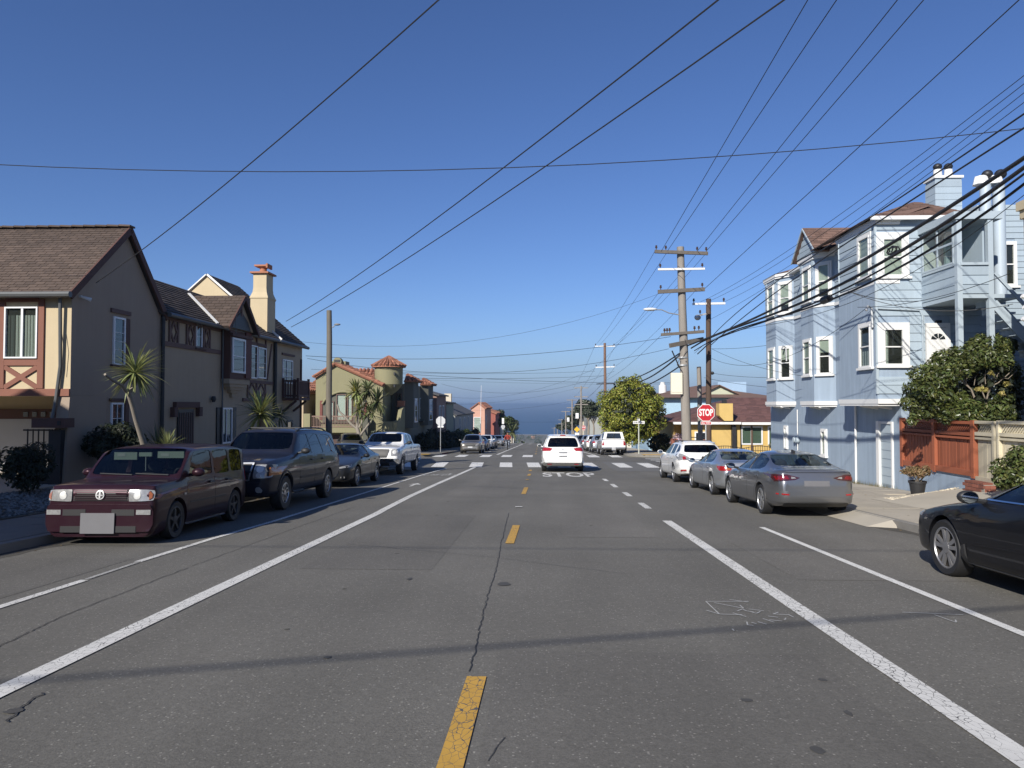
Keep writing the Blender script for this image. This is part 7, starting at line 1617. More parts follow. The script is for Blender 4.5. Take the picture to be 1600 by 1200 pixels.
# broad shrub tree in the garden of the blue house
T2 = thing('garden_tree', 'broad dark glossy-leaved tree with bare forked stems above the red-brown fence', 'tree', (11.3, 18.9, -.3))
rg = random.Random(15); bl = []
def blob(px, py, Y, r): p = on_y(px, py, Y); bl.append((p.x, p.y, p.z, r, r * .85))
for px, py, Y, r in ((1430, 610, 18.6, .3), (1422, 630, 18.4, .25), (1440, 585, 18.7, .32), (1445, 615, 18.3, .32), (1462, 575, 18.8, .33), (1455, 600, 18.4, .34), (1470, 620, 18.3, .3), (1480, 560, 18.9, .33), (1475, 590, 18.3, .33), (1500, 555, 18.9, .33), (1497, 575, 18.4, .33), (1520, 548, 19, .33), (1520, 566, 18.4, .3), (1540, 540, 19, .33), (1543, 560, 18.4, .3), (1560, 545, 19, .33), (1565, 565, 18.6, .3), (1575, 580, 18.9, .3), (1550, 535, 19.3, .3), (1578, 600, 19.2, .28), (1450, 640, 18.3, .28), (1490, 610, 18.9, .3), (1532, 535, 19.4, .28), (1572, 540, 19.4, .28),
    (1490, 645, 18.2, .3), (1510, 640, 18.2, .3), (1535, 645, 18.2, .3), (1560, 640, 18.3, .3), (1575, 650, 18.4, .28), (1500, 625, 18.4, .26), (1478, 650, 18.2, .26), (1570, 625, 18.6, .25), (1550, 655, 18.1, .25), (1522, 655, 18.1, .26), (1432, 648, 17.9, .14), (1425, 658, 17.7, .12)): blob(px, py, Y, r)
leaves('crown', bl, 15000, .058, MGREEN, T2, rg, shellk=.65)
bl2 = bl; bl = []
for px, py, Y, r in ((1547, 583, 18.2, .08), (1533, 607, 18.1, .09), (1573, 600, 18.2, .09), (1565, 615, 18.2, .08), (1540, 609, 18.1, .07), (1526, 608, 18.1, .06)): blob(px, py, Y, r)
leaves('yellow_foliage', bl, 240, .05, YLEAF, T2, rg, shellk=.2)
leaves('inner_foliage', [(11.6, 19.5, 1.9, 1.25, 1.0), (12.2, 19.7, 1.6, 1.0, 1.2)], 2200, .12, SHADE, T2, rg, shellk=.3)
b = MB(); Q = lambda px, py, Y=18.5: on_y(px, py, Y)
for pts, r in (([(1527, 640), (1522, 620), (1517, 608), (1505, 597), (1497, 585), (1490, 575)], .05), ([(1517, 608), (1510, 600), (1506, 588)], .03), ([(1538, 640), (1543, 620), (1547, 605), (1556, 592), (1562, 580)], .05), ([(1540, 625), (1535, 612), (1534, 600)], .03), ([(1547, 605), (1560, 598), (1575, 585), (1582, 578)], .03), ([(1540, 600), (1539, 590), (1540, 578)], .02), ([(1505, 597), (1500, 580), (1507, 570)], .02), ([(1548, 604), (1552, 595), (1555, 585)], .02), ([(1562, 590), (1575, 592), (1588, 580)], .018), ([(1510, 598), (1512, 584), (1516, 575)], .015), ([(1522, 602), (1524, 590), (1530, 580)], .015)):
    P_ = [Q(*p) for p in pts]; b.tube(P_, [.62 * r * (1 - .6 * i / len(P_)) for i in range(len(P_))], 6)
b.tube([Q(1527, 640), Q(1532, 700)], .05, 6); b.tube([Q(1538, 640), Q(1536, 700)], .05, 6); b.build('stem', BARK, T2, 60)
bush('round_shrub', 'dense round shrub in front of the cream lattice fence', 'shrub', (9.85, 15.0, .26), (.58, .6, .62), 3600, .055, MGREEN, .2, 26, seed=3)
# potted plant
PP = thing('potted_plant', 'dry tan succulent in a black plastic pot on the pavement', 'plant', (9.15, 17.75, g(17.75) + .13)); zp = g(17.75) + .13
b = MB(); b.lathe([(.13, 0), (.185, .36), (.205, .37), (.205, .42), (.18, .42), (.17, .34)], (9.15, 17.75, zp), 18); b.build('pot', BLK, PP, 40)
rg = random.Random(5); leaves('foliage', clumps((9.15, 17.75, zp + .62), (.36, .3, .16), 26, .09, rg, .8, -.6), 1300, .035, DRY, PP, rg, shellk=.3)
b = MB()
for k in range(12): b.tube([(9.15 + rg.uniform(-.05, .05), 17.75 + rg.uniform(-.05, .05), zp + .36), (9.15 + rg.uniform(-.3, .3), 17.75 + rg.uniform(-.25, .25), zp + .62)], .012, 5)
b.build('stem', BARK, PP)
# bushes by the left house
bush('round_bush', 'dark clipped round bush between the cream house wall and the maroon car', 'bush', (-10.45, 17.2, .62), (.80, .75, .60), 6000, .05, SHADE, .25, 30, seed=4)
bush('dark_bush', 'dark loose bush by the iron gate at the left edge', 'bush', (-10.95, 14.9, .28), (.55, .6, .66), 3600, .05, SHADE, .25, 20, seed=5)
bush('small_bush', 'small green bush at the corner pillar of the olive house', 'bush', (-16.4, 50.8, -1.0), (1.1, .8, .75), 1500, .12, DGREEN, .4, 14, seed=6)
bush('grey_shrub', 'small grey-green shrub below the stair wall of the olive house', 'shrub', (-12.1, 53.6, -1.0), (.75, .6, .75), 1200, .1, GREYG, .3, 14, seed=7)
for i, (y, lx, rz_, m, lab) in enumerate(((62, -9.9, .9, SHADE, 'dark hedge bush right behind the back of the far stop sign'), (68, -10, 1.0, SHADE, 'dark bush in the shade of the olive house side'), (75, -9.9, 1.0, SHADE, 'dark bush below the brown gabled house'), (83, -10, 1.1, SHADE, 'dark bush between the brown house and the grey house'), (91, -10, 1.2, DGREEN, 'green clipped hedge left of the grey house'), (99, -10, 1.3, DGREEN, 'green hedge under the white-framed window'), (110, -10, 1.4, SHADE, 'dark tall bush at the end of the grey house'))):
    bush('hedge_bush', lab, 'bush', (lx, y, g(y) + rz_), (.9, 3.2, rz_ + .2), 1600, .16, m, .5, 20, 'bushes along the far left pavement', 20 + i)
bush('verge_bush', 'low dark bush under the round green tree', 'bush', (10.0, 60, g(60) + .9), (1.3, 1.5, 1.0), 1500, .13, SHADE, .4, 16, seed=31)
bush('pink_shrub', 'flowering shrub by the brick pillar', 'shrub', (10.9, 57, g(57) + 1.2), (.7, .6, .9), 700, .1, leaf_mat('pale_pink_blossom', (.5, .38, .45), .04, .4), .3, 10, seed=32)
bush('fence_shrub', 'tall grassy shrub inside the iron fence of the yellow bungalow', 'shrub', (18.6, 55.0, g(55) + .95), (1.3, .5, .8), 900, .14, GREYG, .3, 14, seed=33)
# blade-leaved plants: every blade an object
def blade_mesh(mat):
    mb = MB(); n = 5; L, R_, Mid = [], [], []
    for i in range(n + 1):
        t = i / n; w = .034 * (1 - t) ** .6 * (.6 + t if t < .4 else 1); z = -.28 * t * t
        L.append((t, w, z + .012 * (1 - t))); Mid.append((t, 0, z)); R_.append((t, -w, z + .012 * (1 - t)))
    mb.add(L + Mid + R_, [f for i in range(n) for f in ((i, n + 1 + i, n + 2 + i, i + 1), (n + 1 + i, 2 * n + 2 + i, 2 * n + 3 + i, n + 2 + i))])
    me = bpy.data.meshes.new('blade'); me.from_pydata(mb.v, [], mb.f); me.materials.append(mat); return me
BM = {m.name: blade_mesh(m) for m in (BLADE, DBLADE, YBLADE)}
def rosette(par, c, n, L, mat, rg, lo=-.5, hi=1.0, wide=1.0):
    off = WORLD_LOC[par.name]
    for k in range(n):
        d = Vector((rg.gauss(0, 1), rg.gauss(0, 1), 0)).normalized(); e = rg.uniform(lo, hi); d = Vector((d.x * math.cos(e), d.y * math.cos(e), math.sin(e)))
        o = bpy.data.objects.new('leaf', BM[mat.name]); COL.objects.link(o); o.parent = par
        o.rotation_mode = 'QUATERNION'; o.rotation_quaternion = d.to_track_quat('X', 'Z'); s = L * rg.uniform(.7, 1.1); o.location = Vector(c) - off + d * .03; o.scale = (s, s * wide, s * rg.uniform(.3, 1.6))
rg = random.Random(9)
C1 = thing('cordyline', 'tall bare-stemmed spiky cordyline with one green head against the cream gable wall', 'plant', (-9.4, 16.6, -.4))
q = lambda x, y, X0=-9.4: on_x(x, y, X0)
b = MB(); b.tube([q(228, 705), q(222, 685), q(212, 655), q(206, 632), q(200, 614)], [.085, .07, .055, .05, .045], 8); b.tube([q(200, 614), q(190, 602), q(176, 594), q(164, 585)], [.045, .035, .032, .028], 7); b.tube([q(200, 614), q(208, 606), q(212, 598), q(211, 588)], [.045, .042, .04, .045], 7); b.build('trunk', PBARK, C1, 60)
rosette(C1, q(211, 583), 150, .76, BLADE, rg, -.8, 1.35, 1.2)
C2 = thing('cordyline', 'bushy spiky cordyline beside the paired windows above the navy wagon', 'plant', (-8.5, 22, -.9))
q2 = lambda x, y: on_x(x, y, -8.5)
b = MB(); b.tube([q2(413, 700), q2(412, 670), q2(408, 652)], [.14, .12, .10], 8); b.tube([q2(414, 690), q2(425, 662), q2(436, 652)], [.12, .09, .07], 8); b.build('trunk', PBARK, C2, 60)
rosette(C2, q2(407, 648), 170, .84, BLADE, rg, -.7, 1.4, 1.4); rosette(C2, q2(437, 650), 60, .7, DBLADE, rg, -.7, .9, 1.4)
C3 = thing('yucca', 'low pale spiky yucca peeping over the roof of the maroon car', 'plant', (-8.6, 16.5, -.5)); rosette(C3, on_x(262, 702, -8.6), 70, .5, BLADE, rg, .3, 1.5)
C5 = thing('dark_plant', 'dark upright twiggy plant against the wall behind the yucca', 'plant', (-10.7, 20.2, -.5)); rosette(C5, on_x(245, 700, -10.7), 40, .75, DBLADE, rg, .6, 1.5, .6)
C4 = thing('cordyline', 'many-headed cordyline tree in front of the olive turret house', 'tree', (-11.6, 51.5, g(51))); q4 = lambda x, y: on_y(x, y, 51.5)
b = MB()
for pts, r in (([(564, 700), (562, 682), (558, 668), (560, 655), (563, 640)], .17), ([(558, 670), (548, 662), (538, 650), (530, 643), (527, 632)], .10), ([(561, 668), (568, 655), (580, 645), (590, 632)], .10), ([(563, 680), (572, 668), (582, 655)], .09), ([(560, 660), (566, 645), (572, 625)], .10)):
    P_ = [q4(*p) for p in pts]; b.tube(P_, [r * (1 - .45 * i / len(P_)) for i in range(len(P_))], 7)
b.build('trunk', PBARK, C4, 60)
for (x, y, n, L, m) in ((557, 612, 90, 1.15, BLADE), (556, 617, 22, 1.1, YBLADE), (574, 610, 80, 1.15, DBLADE), (561, 640, 60, 1.1, BLADE), (590, 628, 85, 1.2, DBLADE), (577, 642, 40, 1.0, DBLADE), (584, 645, 15, .9, DBLADE)): rosette(C4, q4(x, y), n, L, m, rg, -.9, 1.4, 2.6)
# far trees
def tree(name, label, x, y, h, r, mat, seed, grp=None, sz=.3, n=2200, flat=.8, up=.75):
    rg = random.Random(seed); z = g(y); t = thing(name, label, 'tree', (x, y, z), grp)
    leaves('crown', clumps((x, y, z + h * up), (r, r, h * (1 - up)), 26, r * .38, rg, flat, -.6), n, sz, mat, t, rg, shellk=.5)
    b = MB(); b.tube([(x, y, z - .5), (x + .2, y, z + h * .4), (x - .1, y, z + h * .75)], [r * .1, r * .08, r * .04], 7)
    for k in range(5): a = k * 1.3; b.tube([(x + .1, y, z + h * .5), (x + r * .6 * math.cos(a), y + r * .6 * math.sin(a), z + h * .8)], [r * .05, r * .02], 5)
    b.build('trunk', BARK, t)
    return t
def atg(px, Y): return (px - 843) / FPX * Y
tree('dark_tree', 'dark round tree against the sea left of the road', atg(780, 190), 190, 9.8, 1.7, PINE, 41, 'trees far down the left side')
tree('dark_tree', 'small dark tree standing clear of the last tiled house', atg(803, 215), 215, 8.2, 1.6, PINE, 42, 'trees far down the left side'); tree('dark_tree', 'green tree behind the brick-red house', atg(791, 168), 168, 6.5, 2.0, DGREEN, 43, 'trees far down the left side')
rg = random.Random(44); FP = thing('palm_tree', 'low palm with drooping fronds beyond the cyclist', 'tree', (atg(800, 150), 150, g(150)))
b = MB(); b.tube([(atg(800, 150), 150, g(150)), (atg(800, 150), 150, g(150) + 2.2)], .2, 7); b.build('trunk', PBARK, FP); rosette(FP, (atg(800, 150), 150, g(150) + 2.3), 50, 2.6, DBLADE, rg, -.5, 1.2, 3)
for i, (px, Y, h, r) in enumerate(((908, 175, 9.5, 2.6), (918, 150, 9.3, 2.4), (895, 200, 8.5, 3), (926, 140, 7.5, 2.0), (884, 230, 8, 3.4))):
    tree('conifer', ['tall dark flat-topped conifer left of the white house', 'dark ragged conifer touching the white house', 'broad dark conifer behind the second pole', 'lower dark conifer under the cable splice', 'dark conifer farthest down the right side'][i], atg(px, Y), Y, h, r, PINE, 50 + i, 'conifers beyond the white house', .35, 1800, .5, .82)
rg = random.Random(60); fw = []
for _ in range(230):
    y = rg.uniform(200, 1350); x = rg.uniform(-.09, .12) * y
    if y < 420 and -9.5 < x < 8.5: continue
    r = rg.uniform(2, 5); fw.append((x, y, g(y) + r * .8, r, r * rg.uniform(.7, 1.1)))
o = leaves('far_woods', fw, 16000, .9, DGREEN, None, rg, shellk=.6); o['kind'] = 'stuff'
# weeds at the foot of the blue wall
rg = random.Random(70); mb = MB()
for _ in range(420):
    y = rg.choice([rg.gauss(23.4, .35), rg.gauss(21.9, .5), rg.uniform(20.6, 27)]); x = PR - rg.uniform(.0, .22); z = g(y) + .12; h = rg.uniform(.04, .16); a = Vector((rg.uniform(-.06, .02), rg.uniform(-.06, .06), h)); s = Vector((0, .008, 0))
    mb.add([Vector((x, y, z)) - s, Vector((x, y, z)) + s, Vector((x, y, z)) + a], [(0, 1, 2)])
o = mb.build('weeds', leaf_mat('dry_grass', (.22, .19, .08), .03, .4)); o['kind'] = 'stuff'
# ---------------------------------------------------------------- poles, signs, wires
GLASSI = M('brown_insulator', (.06, .035, .025), .25, .1, 5)
def pole(name, label, base, top, r0, r1, mat, arms=(), grp=None, seg=10):
    t = thing(name, label, 'utility pole', base, grp); b = MB(); rg = random.Random(int(base[1]))
    P_ = [Vector(base).lerp(Vector(top), i / 6) + Vector((rg.uniform(-.01, .01), rg.uniform(-.01, .01), 0)) for i in range(7)]; b.tube(P_, [r0 + (r1 - r0) * i / 6 for i in range(7)], seg); b.build('shaft', mat, t, 50)
    for (p, q, w, h, m, ins) in arms:
        a = stick('crossarm', m, t, p, q, w, h)
        p, q = Vector(p), Vector(q)
        for k in ins:
            c = p.lerp(q, k) + Vector((0, 0, h / 2)); b = MB(); b.lathe([(.02, 0), (.02, .08), (.05, .09), (.06, .14), (.035, .16), (.05, .19), (.03, .22)], c, 8); b.build('insulator', GLASSI, t, 40)
    return t
YP = 33.7; c_ = lambda x, y, Y=YP: on_y(x, y, Y)
DWOOD = M('dark_weathered_wood', (.12, .105, .09), .9, .35, 6, bump=.5, bscale=30); zb = g(YP) + .1
bp = c_(1074, 700); UP = pole('utility_pole', 'tall weathered grey wooden utility pole with five crossarms on the right corner', (bp.x, YP, zb), c_(1063, 386), .235, .165, WOODG,
    [(c_(1023, 393, YP - .25), c_(1106, 396, YP - .25), .12, .15, DWOOD, (.03, .21, .80, .97)), (c_(1028, 421, YP - .22), c_(1101, 420, YP - .22), .10, .09, WHITEP, (.05, .95)), (c_(1028, 456, YP - .22), c_(1101, 452, YP - .22), .12, .17, DWOOD, (.06, .95)), (c_(1033, 523, YP - .2), c_(1100, 518, YP - .2), .12, .13, DWOOD, (.08, .14, .2, .78, .88)), (c_(1047, 540, YP - .5), c_(1098, 530, YP + .3), .16, .2, DWOOD, ())])
b = MB(); p0, p1 = c_(1062, 492), c_(1022, 484, YP - .3); b.tube([p0, c_(1045, 489, YP - .15), c_(1034, 484, YP - .25), p1], .028, 8); sl_ = b.build('lamp_arm', STEEL, UP, 50); b = MB(); b.ball(p1 + Vector((-.18, 0, .02)), .33, .13, .08); b.build('street_lamp', M('lamp_housing', (.6, .61, .6), .5, .05, 3), UP, 60)
cb0, cb1 = c_(1047, 616), c_(1065, 583); b = MB(); b.box(cb0.x, YP - .3, cb0.z, cb1.x - .02, YP - .05, cb1.z); bx = b.build('equipment_box', M('cream_metal', (.66, .62, .50), .6, .05, 3), UP); b = MB(); b.box(cb0.x + .02, YP - .315, cb0.z + .08, cb1.x - .05, YP - .301, cb1.z - .03); b.build('box_lid', MATS['cream_metal'], bx)
b = MB(); b.tube([c_(1050, 548, YP - .4), c_(1062, 575, YP - .2)], .03, 6); b.build('arm_brace', BLACKM, UP)
for k in range(2): b = MB(); b.lathe([(.245, 0), (.245, .07)], (c_(1067, 560 + k * 12).x, YP, c_(1067, 560 + k * 12).z), 14); b.build('pole_band', STEEL, UP, 40)
b = MB()
for pts in ([(1062, 560), (1058, 570), (1066, 580), (1064, 620)], [(1070, 530), (1074, 545), (1066, 560)]): b.tube([c_(x, y, YP - .25) for x, y in pts], .015, 5)
b.build('riser_cable', BLACKM, UP)
d_ = lambda x, y: on_y(x, y, 35.2)
DP = pole('utility_pole', 'slim dark brown utility pole with a white crossarm behind the stop sign', (d_(1107, 690).x, 35.2, g(35.2)), d_(1107, 467), .14, .12, WOODB, [(d_(1082, 475), d_(1133, 474), .1, .1, WHITEP, (.04, .96)), (d_(1093, 493), d_(1111, 488), .08, .08, STEEL, (.05,))])
b = MB(); b.ball(d_(1090, 496), .16, .12, .14); b.build('cutout', STEEL, DP, 60); b = MB(); b.ball(d_(1113, 583), .09, .09, .08); b.build('clamp', BLACKM, DP, 60)
e_ = lambda x, y: on_y(x, y, 37.2); pole('stub_pole', 'short grey pole stub standing between the big pole and the dark pole', (e_(1095, 700).x, 37.2, g(37.2)), e_(1092, 573), .13, .11, WOODG)
b = MB(); gw = e_(1093, 640)
f_ = lambda x, y: on_y(x, y, 75); pole('utility_pole', 'brown utility pole rising behind the round green tree', (f_(946, 700).x, 75, g(75)), f_(945, 536), .17, .13, M('brown_pole_wood', (.17, .10, .07), .85, .3, 3, bump=.4, bscale=30, stretch=(14, 14, .6)), [(f_(929, 541), f_(961, 541), .1, .1, WHITEP, (.05, .95)), (f_(930, 574), f_(961, 573), .1, .1, WHITEP, (.05, .95)), (f_(932, 600), f_(960, 599), .1, .1, BLACKM, ())], 'utility poles down the right side')
for i, (px, Y, yt, arms, box) in enumerate(((908, 122, 603, (606, 620, 632), (905, 654)), (894, 152, 624, (625, 637), (891, 660)), (884, 185, 642, (643,), None), (878, 220, 655, (656, 662), None), (871, 262, 667, (668,), None), (866, 300, 668, (669,), None))):
    h_ = lambda x, y, Y=Y: on_y(x, y, Y); k = 1.0
    t = pole('utility_pole', ['grey pole carrying the larger white box far right', 'pole carrying the smaller white box', 'third distant pole from the white boxes', 'fourth distant pole from the white boxes', 'fifth distant pole from the white boxes', 'farthest pole near the brow of the hill'][i], (h_(px, 690).x, Y, g(Y)), h_(px, yt), .17, .14, WOODG,
        [(h_(px - 12 * 110 / Y, a), h_(px + 12 * 110 / Y, a), .14, .14, WOODG, ()) for a in arms], 'utility poles down the right side')
    if box: c = h_(box[0] - 3, box[1] - 4); b = MB(); b.box(c.x - .3, Y - .5, c.z - .4, c.x + .2, Y - .2, c.z + .5); b.build('equipment_box', M('white_metal', (.7, .7, .68), .5, .05, 3), t)
# left lamp pole
l_ = lambda x, y: on_y(x, y, 27.8); LP = pole('lamp_pole', 'plain grey wooden lamp pole with one short arm in front of the olive house', (-8.25, 27.8, g(27.8)), l_(514.5, 485), .13, .10, M('grey_pole_wood', (.14, .125, .10), .85, .25, 3, streak=.3))
b = MB(); b.tube([l_(516, 512), l_(521, 511), l_(524, 507)], .018, 6); b.build('lamp_arm', STEEL, LP); b = MB(); b.ball(l_(527, 507), .13, .08, .045); b.build('street_lamp', M('dark_lamp_housing', (.2, .2, .2), .5), LP, 60)
tall = thing('antenna', 'thin tall radio mast rising above the pink house', 'mast', (atg(750, 120), 120, g(120))); b = MB(); b.tube([(atg(750, 120), 120, g(120)), on_y(752, 602, 120)], [.06, .025], 6); b.build('mast', WHITEP, tall)
# signs
REDS = M('sign_red', (.42, .012, .022), .45, .05, 3); SIGNW = M('sign_white', (.72, .72, .70), .45, .04, 3); SBACK = M('sign_back', (.55, .56, .56), .45, .06, 4, metal=.4)
def octo(cx, z, r, y, d): return [(cx + r * math.cos(math.pi / 8 + k * math.pi / 4), y, z + r * math.sin(math.pi / 8 + k * math.pi / 4)) for k in range(8)]
def stop_sign(label, x, y, z, r, facing=1, plate=True, words=True):
    t = thing('stop_sign', label, 'stop sign', (x, y, g(y) + .1)); s = facing
    b = MB(); b.tube([(x, y + .045 * s, g(y)), (x, y + .045 * s, z + r * .9)], .032, 8); b.build('post', STEEL, t, 40)
    b = MB(); b.prism(octo(x, z, r, y, 1), (0, .006 * s, 0)); f = b.build('sign_plate', SBACK, t)
    b = MB(); b.prism(octo(x, z, r * .995, y - .001 * s, 1), (0, -.004 * s, 0)); b.build('sign_border', SIGNW, f); b = MB(); b.prism(octo(x, z, r * .93, y - .0055 * s, 1), (0, -.003 * s, 0)); b.build('sign_face', REDS, f)
    if words: word('STOP', (r * .62, r * 1.0), SIGNW, lambda a, c, e: (x + s * a, y - (.011 + e) * s, z + c), 'stop_lettering', f, .001, .035)
    if plate:
        b = MB(); zp_ = z - r * 1.12; b.box(x - .23, y - .004 * s, zp_ - .07, x + .23, y + .004 * s, zp_ + .07); p = b.build('all_way_plate', SIGNW, t); b = MB(); b.box(x - .21, y - .008 * s, zp_ - .055, x + .21, y - .005 * s, zp_ + .055); b.build('plate_face', REDS, p)
        if words: word('ALL WAY', (.088, .115), SIGNW, lambda a, c, e: (x + s * a, y - (.011 + e) * s, zp_ + c), 'plate_lettering', p, .001, .02)
    return t
sp = on_y(1103, 645, 31.5); stop_sign('red STOP sign with ALL WAY plate in front of the dark brown pole', sp.x, 31.5, sp.z, .40)
sp = on_y(688.5, 658, 56.7); stop_sign('pale back of a stop sign on the far left corner', sp.x, 56.7, sp.z, .39, -1)
sp = on_y(912, 668, 128); stop_sign('small distant red STOP sign beyond the white pickup', sp.x, 128, sp.z, .40)
sp = on_y(786, 660, 150); t = stop_sign('pale sign backs on a post beside the cyclist', sp.x, 150, sp.z - .9, .42, -1); MB().box(sp.x - .22, 149.9, sp.z - .3, sp.x + .22, 149.94, sp.z + .9).build('upper_plate', SIGNW, t)
sp = on_y(901.5, 671, 122); t = thing('school_sign', 'yellow diamond warning sign far down the right side', 'road sign', (sp.x, 122, g(122))); b = MB(); b.prism([(sp.x - .5, 122, sp.z), (sp.x, 122, sp.z + .5), (sp.x + .5, 122, sp.z), (sp.x, 122, sp.z - .5)], (0, .02, 0)); b.build('sign_plate', M('sign_yellow', (.62, .38, .02), .5, .05, 3), t); b = MB(); b.tube([(sp.x, 122.05, g(122)), (sp.x, 122.05, sp.z + .3)], .04, 6); b.build('post', STEEL, t); MB().box(sp.x - .35, 122.0, sp.z - .95, sp.x + .35, 122.02, sp.z - .55).build('lower_plate', SIGNW, t)
sp = on_y(998, 660, 52.9); t = thing('street_name_sign', 'slim street name sign post on the far right corner in front of the tree', 'road sign', (sp.x, 52.9, g(52.9)))
b = MB(); b.tube([(sp.x, 52.9, g(52.9)), (sp.x, 52.9, sp.z + .25)], .045, 8); b.build('post', M('pale_green_post', (.42, .44, .38), .6, .1, 4), t)
nb = MB().box(sp.x - .42, 52.83, sp.z - .1, sp.x + .42, 52.85, sp.z + .1).build('name_plate', SIGNW, t); MB().box(sp.x - .05, 52.5, sp.z + .1, sp.x + .02, 53.4, sp.z + .27).build('name_plate', SIGNW, t)
for x, w in ((-.34, .05), (-.24, .03), (-.17, .05), (-.08, .03), (.0, .05), (.2, .05), (.3, .05)): piece('plate_marking', BLACKM, nb, (sp.x + x, 52.825, sp.z), (w, .008, .10))
# wires ------------------------------------------------------------------
WIRE = M('black_wire', (.02, .02, .022), .6, .1, 3)
NW = [0]
def wire(pts, r, label, grp, name='power_line', n=5, cat='wire'):
    b = MB(); b.tube(pts, r, n); o = b.build(name, WIRE, None, 60); return tag(o, label, cat, grp)
def span(P, Q, r, label, grp, sag=.0, ext=0, n=16, **k):
    P, Q = Vector(P), Vector(Q); out = []
    for i in range(n + 1):
        t = i / n * (1 + ext); p = P.lerp(Q, t) if t <= 1 else P + (Q - P) * t
        out.append(p - Vector((0, 0, 4 * sag * t * (1 - t))))
    return wire(out, r, label, grp, **k)
def along(X0, X1, px, r, label, grp, yend=None, **k):
    """a line running down the street: photo points px, X from X0 (far) to X1 (near); a parabola through them"""
    pts = []
    for i, (x, y) in enumerate(px): pts.append(on_x(x, y, X0 + (X1 - X0) * i / (len(px) - 1)))
    ys = [p.y for p in pts]; y0, y1 = ys[0], (yend if yend is not None else ys[-1] - 2.5); out = []
    for i in range(25):
        y = y0 + (y1 - y0) * (i / 24) ** .8; z = x = 0
        for a in range(len(pts)):
            w = 1
            for c in range(len(pts)):
                if c != a: w *= (y - ys[c]) / (ys[a] - ys[c])
            z += w * pts[a].z; x += w * pts[a].x
        out.append((x, y, z))
    return wire(out, r, label, grp, **k)
GA, GB, GC, GD = 'lines from the top crossarms of the big pole', 'thick cables crossing in front of the blue house', 'thin lines crossing in front of the blue house', 'wires crossing the far junction'
for (a, c, X0, X1, lab) in (((1033, 393), (1262, 0), 5.62, 5.9, 'thin overhead line from the left end of the top crossarm'), ((1043, 392), (1307, 0), 5.95, 6.1, 'thin overhead line second along the top crossarm'), ((1090, 392), (1402, 0), 7.35, 7.3, 'thin overhead line third along the top crossarm'), ((1104, 392), (1443, 0), 7.75, 7.7, 'thin overhead line from the right end of the top crossarm'), ((1100, 452), (1592, 0), 7.7, 8.3, 'thin overhead line rising alone from the third crossarm')):
    along(X0, X1, (a, c), .011, lab, GA)
for (pts, X0, X1, r, lab) in (([(1072, 541), (1200, 487), (1400, 376), (1600, 247)], 6.9, 7.0, .034, 'thickest lashed cable, uppermost of the heavy bundle'), ([(1080, 544), (1210, 490), (1400, 397), (1600, 262)], 6.95, 7.3, .034, 'heavy cable just below the uppermost of the bundle'), ([(1085, 548), (1220, 494), (1400, 408), (1600, 272)], 7.0, 7.4, .02, 'cable carrying the coiled splice in front of the upper corner window'), ([(1090, 553), (1260, 482), (1400, 421), (1600, 288)], 7.05, 7.5, .024, 'lowest heavy cable of the bundle'),
    ([(1108, 530), (1200, 450), (1330, 360), (1600, 178)], 8.1, 7.9, .016, 'black line well above the heavy bundle'), ([(1110, 540), (1200, 466), (1330, 375), (1600, 200)], 8.15, 8.2, .018, 'black line second above the heavy bundle')):
    along(X0, X1, pts, r, lab, GB, name='cable', n=7)
for (pts, X0, X1, lab) in (([(1094, 472), (1260, 372), (1600, 118)], 8.0, 8.2, 'faint line highest in front of the blue roof'), ([(1100, 474), (1270, 376), (1600, 131)], 8.2, 8.5, 'faint line second in front of the blue roof'), ([(1131, 472), (1290, 378), (1600, 145)], 9.2, 8.9, 'faint line third in front of the blue roof'), ([(1108, 500), (1300, 380), (1600, 160)], 8.4, 8.6, 'faint line just above the black lines'), ([(1085, 552), (1240, 500), (1400, 440), (1600, 305)], 7.3, 8.3, 'thin line under the heavy bundle')):
    along(X0, X1, pts, .007, lab, GC)
spc = on_x(1291, 468, 7.25); b = MB(); b.lathe([(.06, -.22), (.09, -.2), (.1, .18), (.06, .2)], spc, 12, axis='y'); o = b.build('splice_case', BLACKM, None, 40); tag(o, 'black cylindrical splice case hanging on the heavy cables', 'splice case')
rgx = random.Random(3); b = MB(); c0 = on_x(1400, 388, 7.35)
for k in range(4):
    rr = rgx.uniform(.1, .2); cc = c0 + Vector((0, rgx.uniform(-.25, .25), rgx.uniform(-.06, .04))); b.tube([cc + Vector((rgx.uniform(-.02, .02), rr * 1.3 * math.cos(a * .52), rr * .45 * math.sin(a * .52))) for a in range(13)], .014, 5)
tag(b.build('cable_coil', WIRE, None, 60), 'tangled coil of cable in front of the upper corner window', 'cable coil')
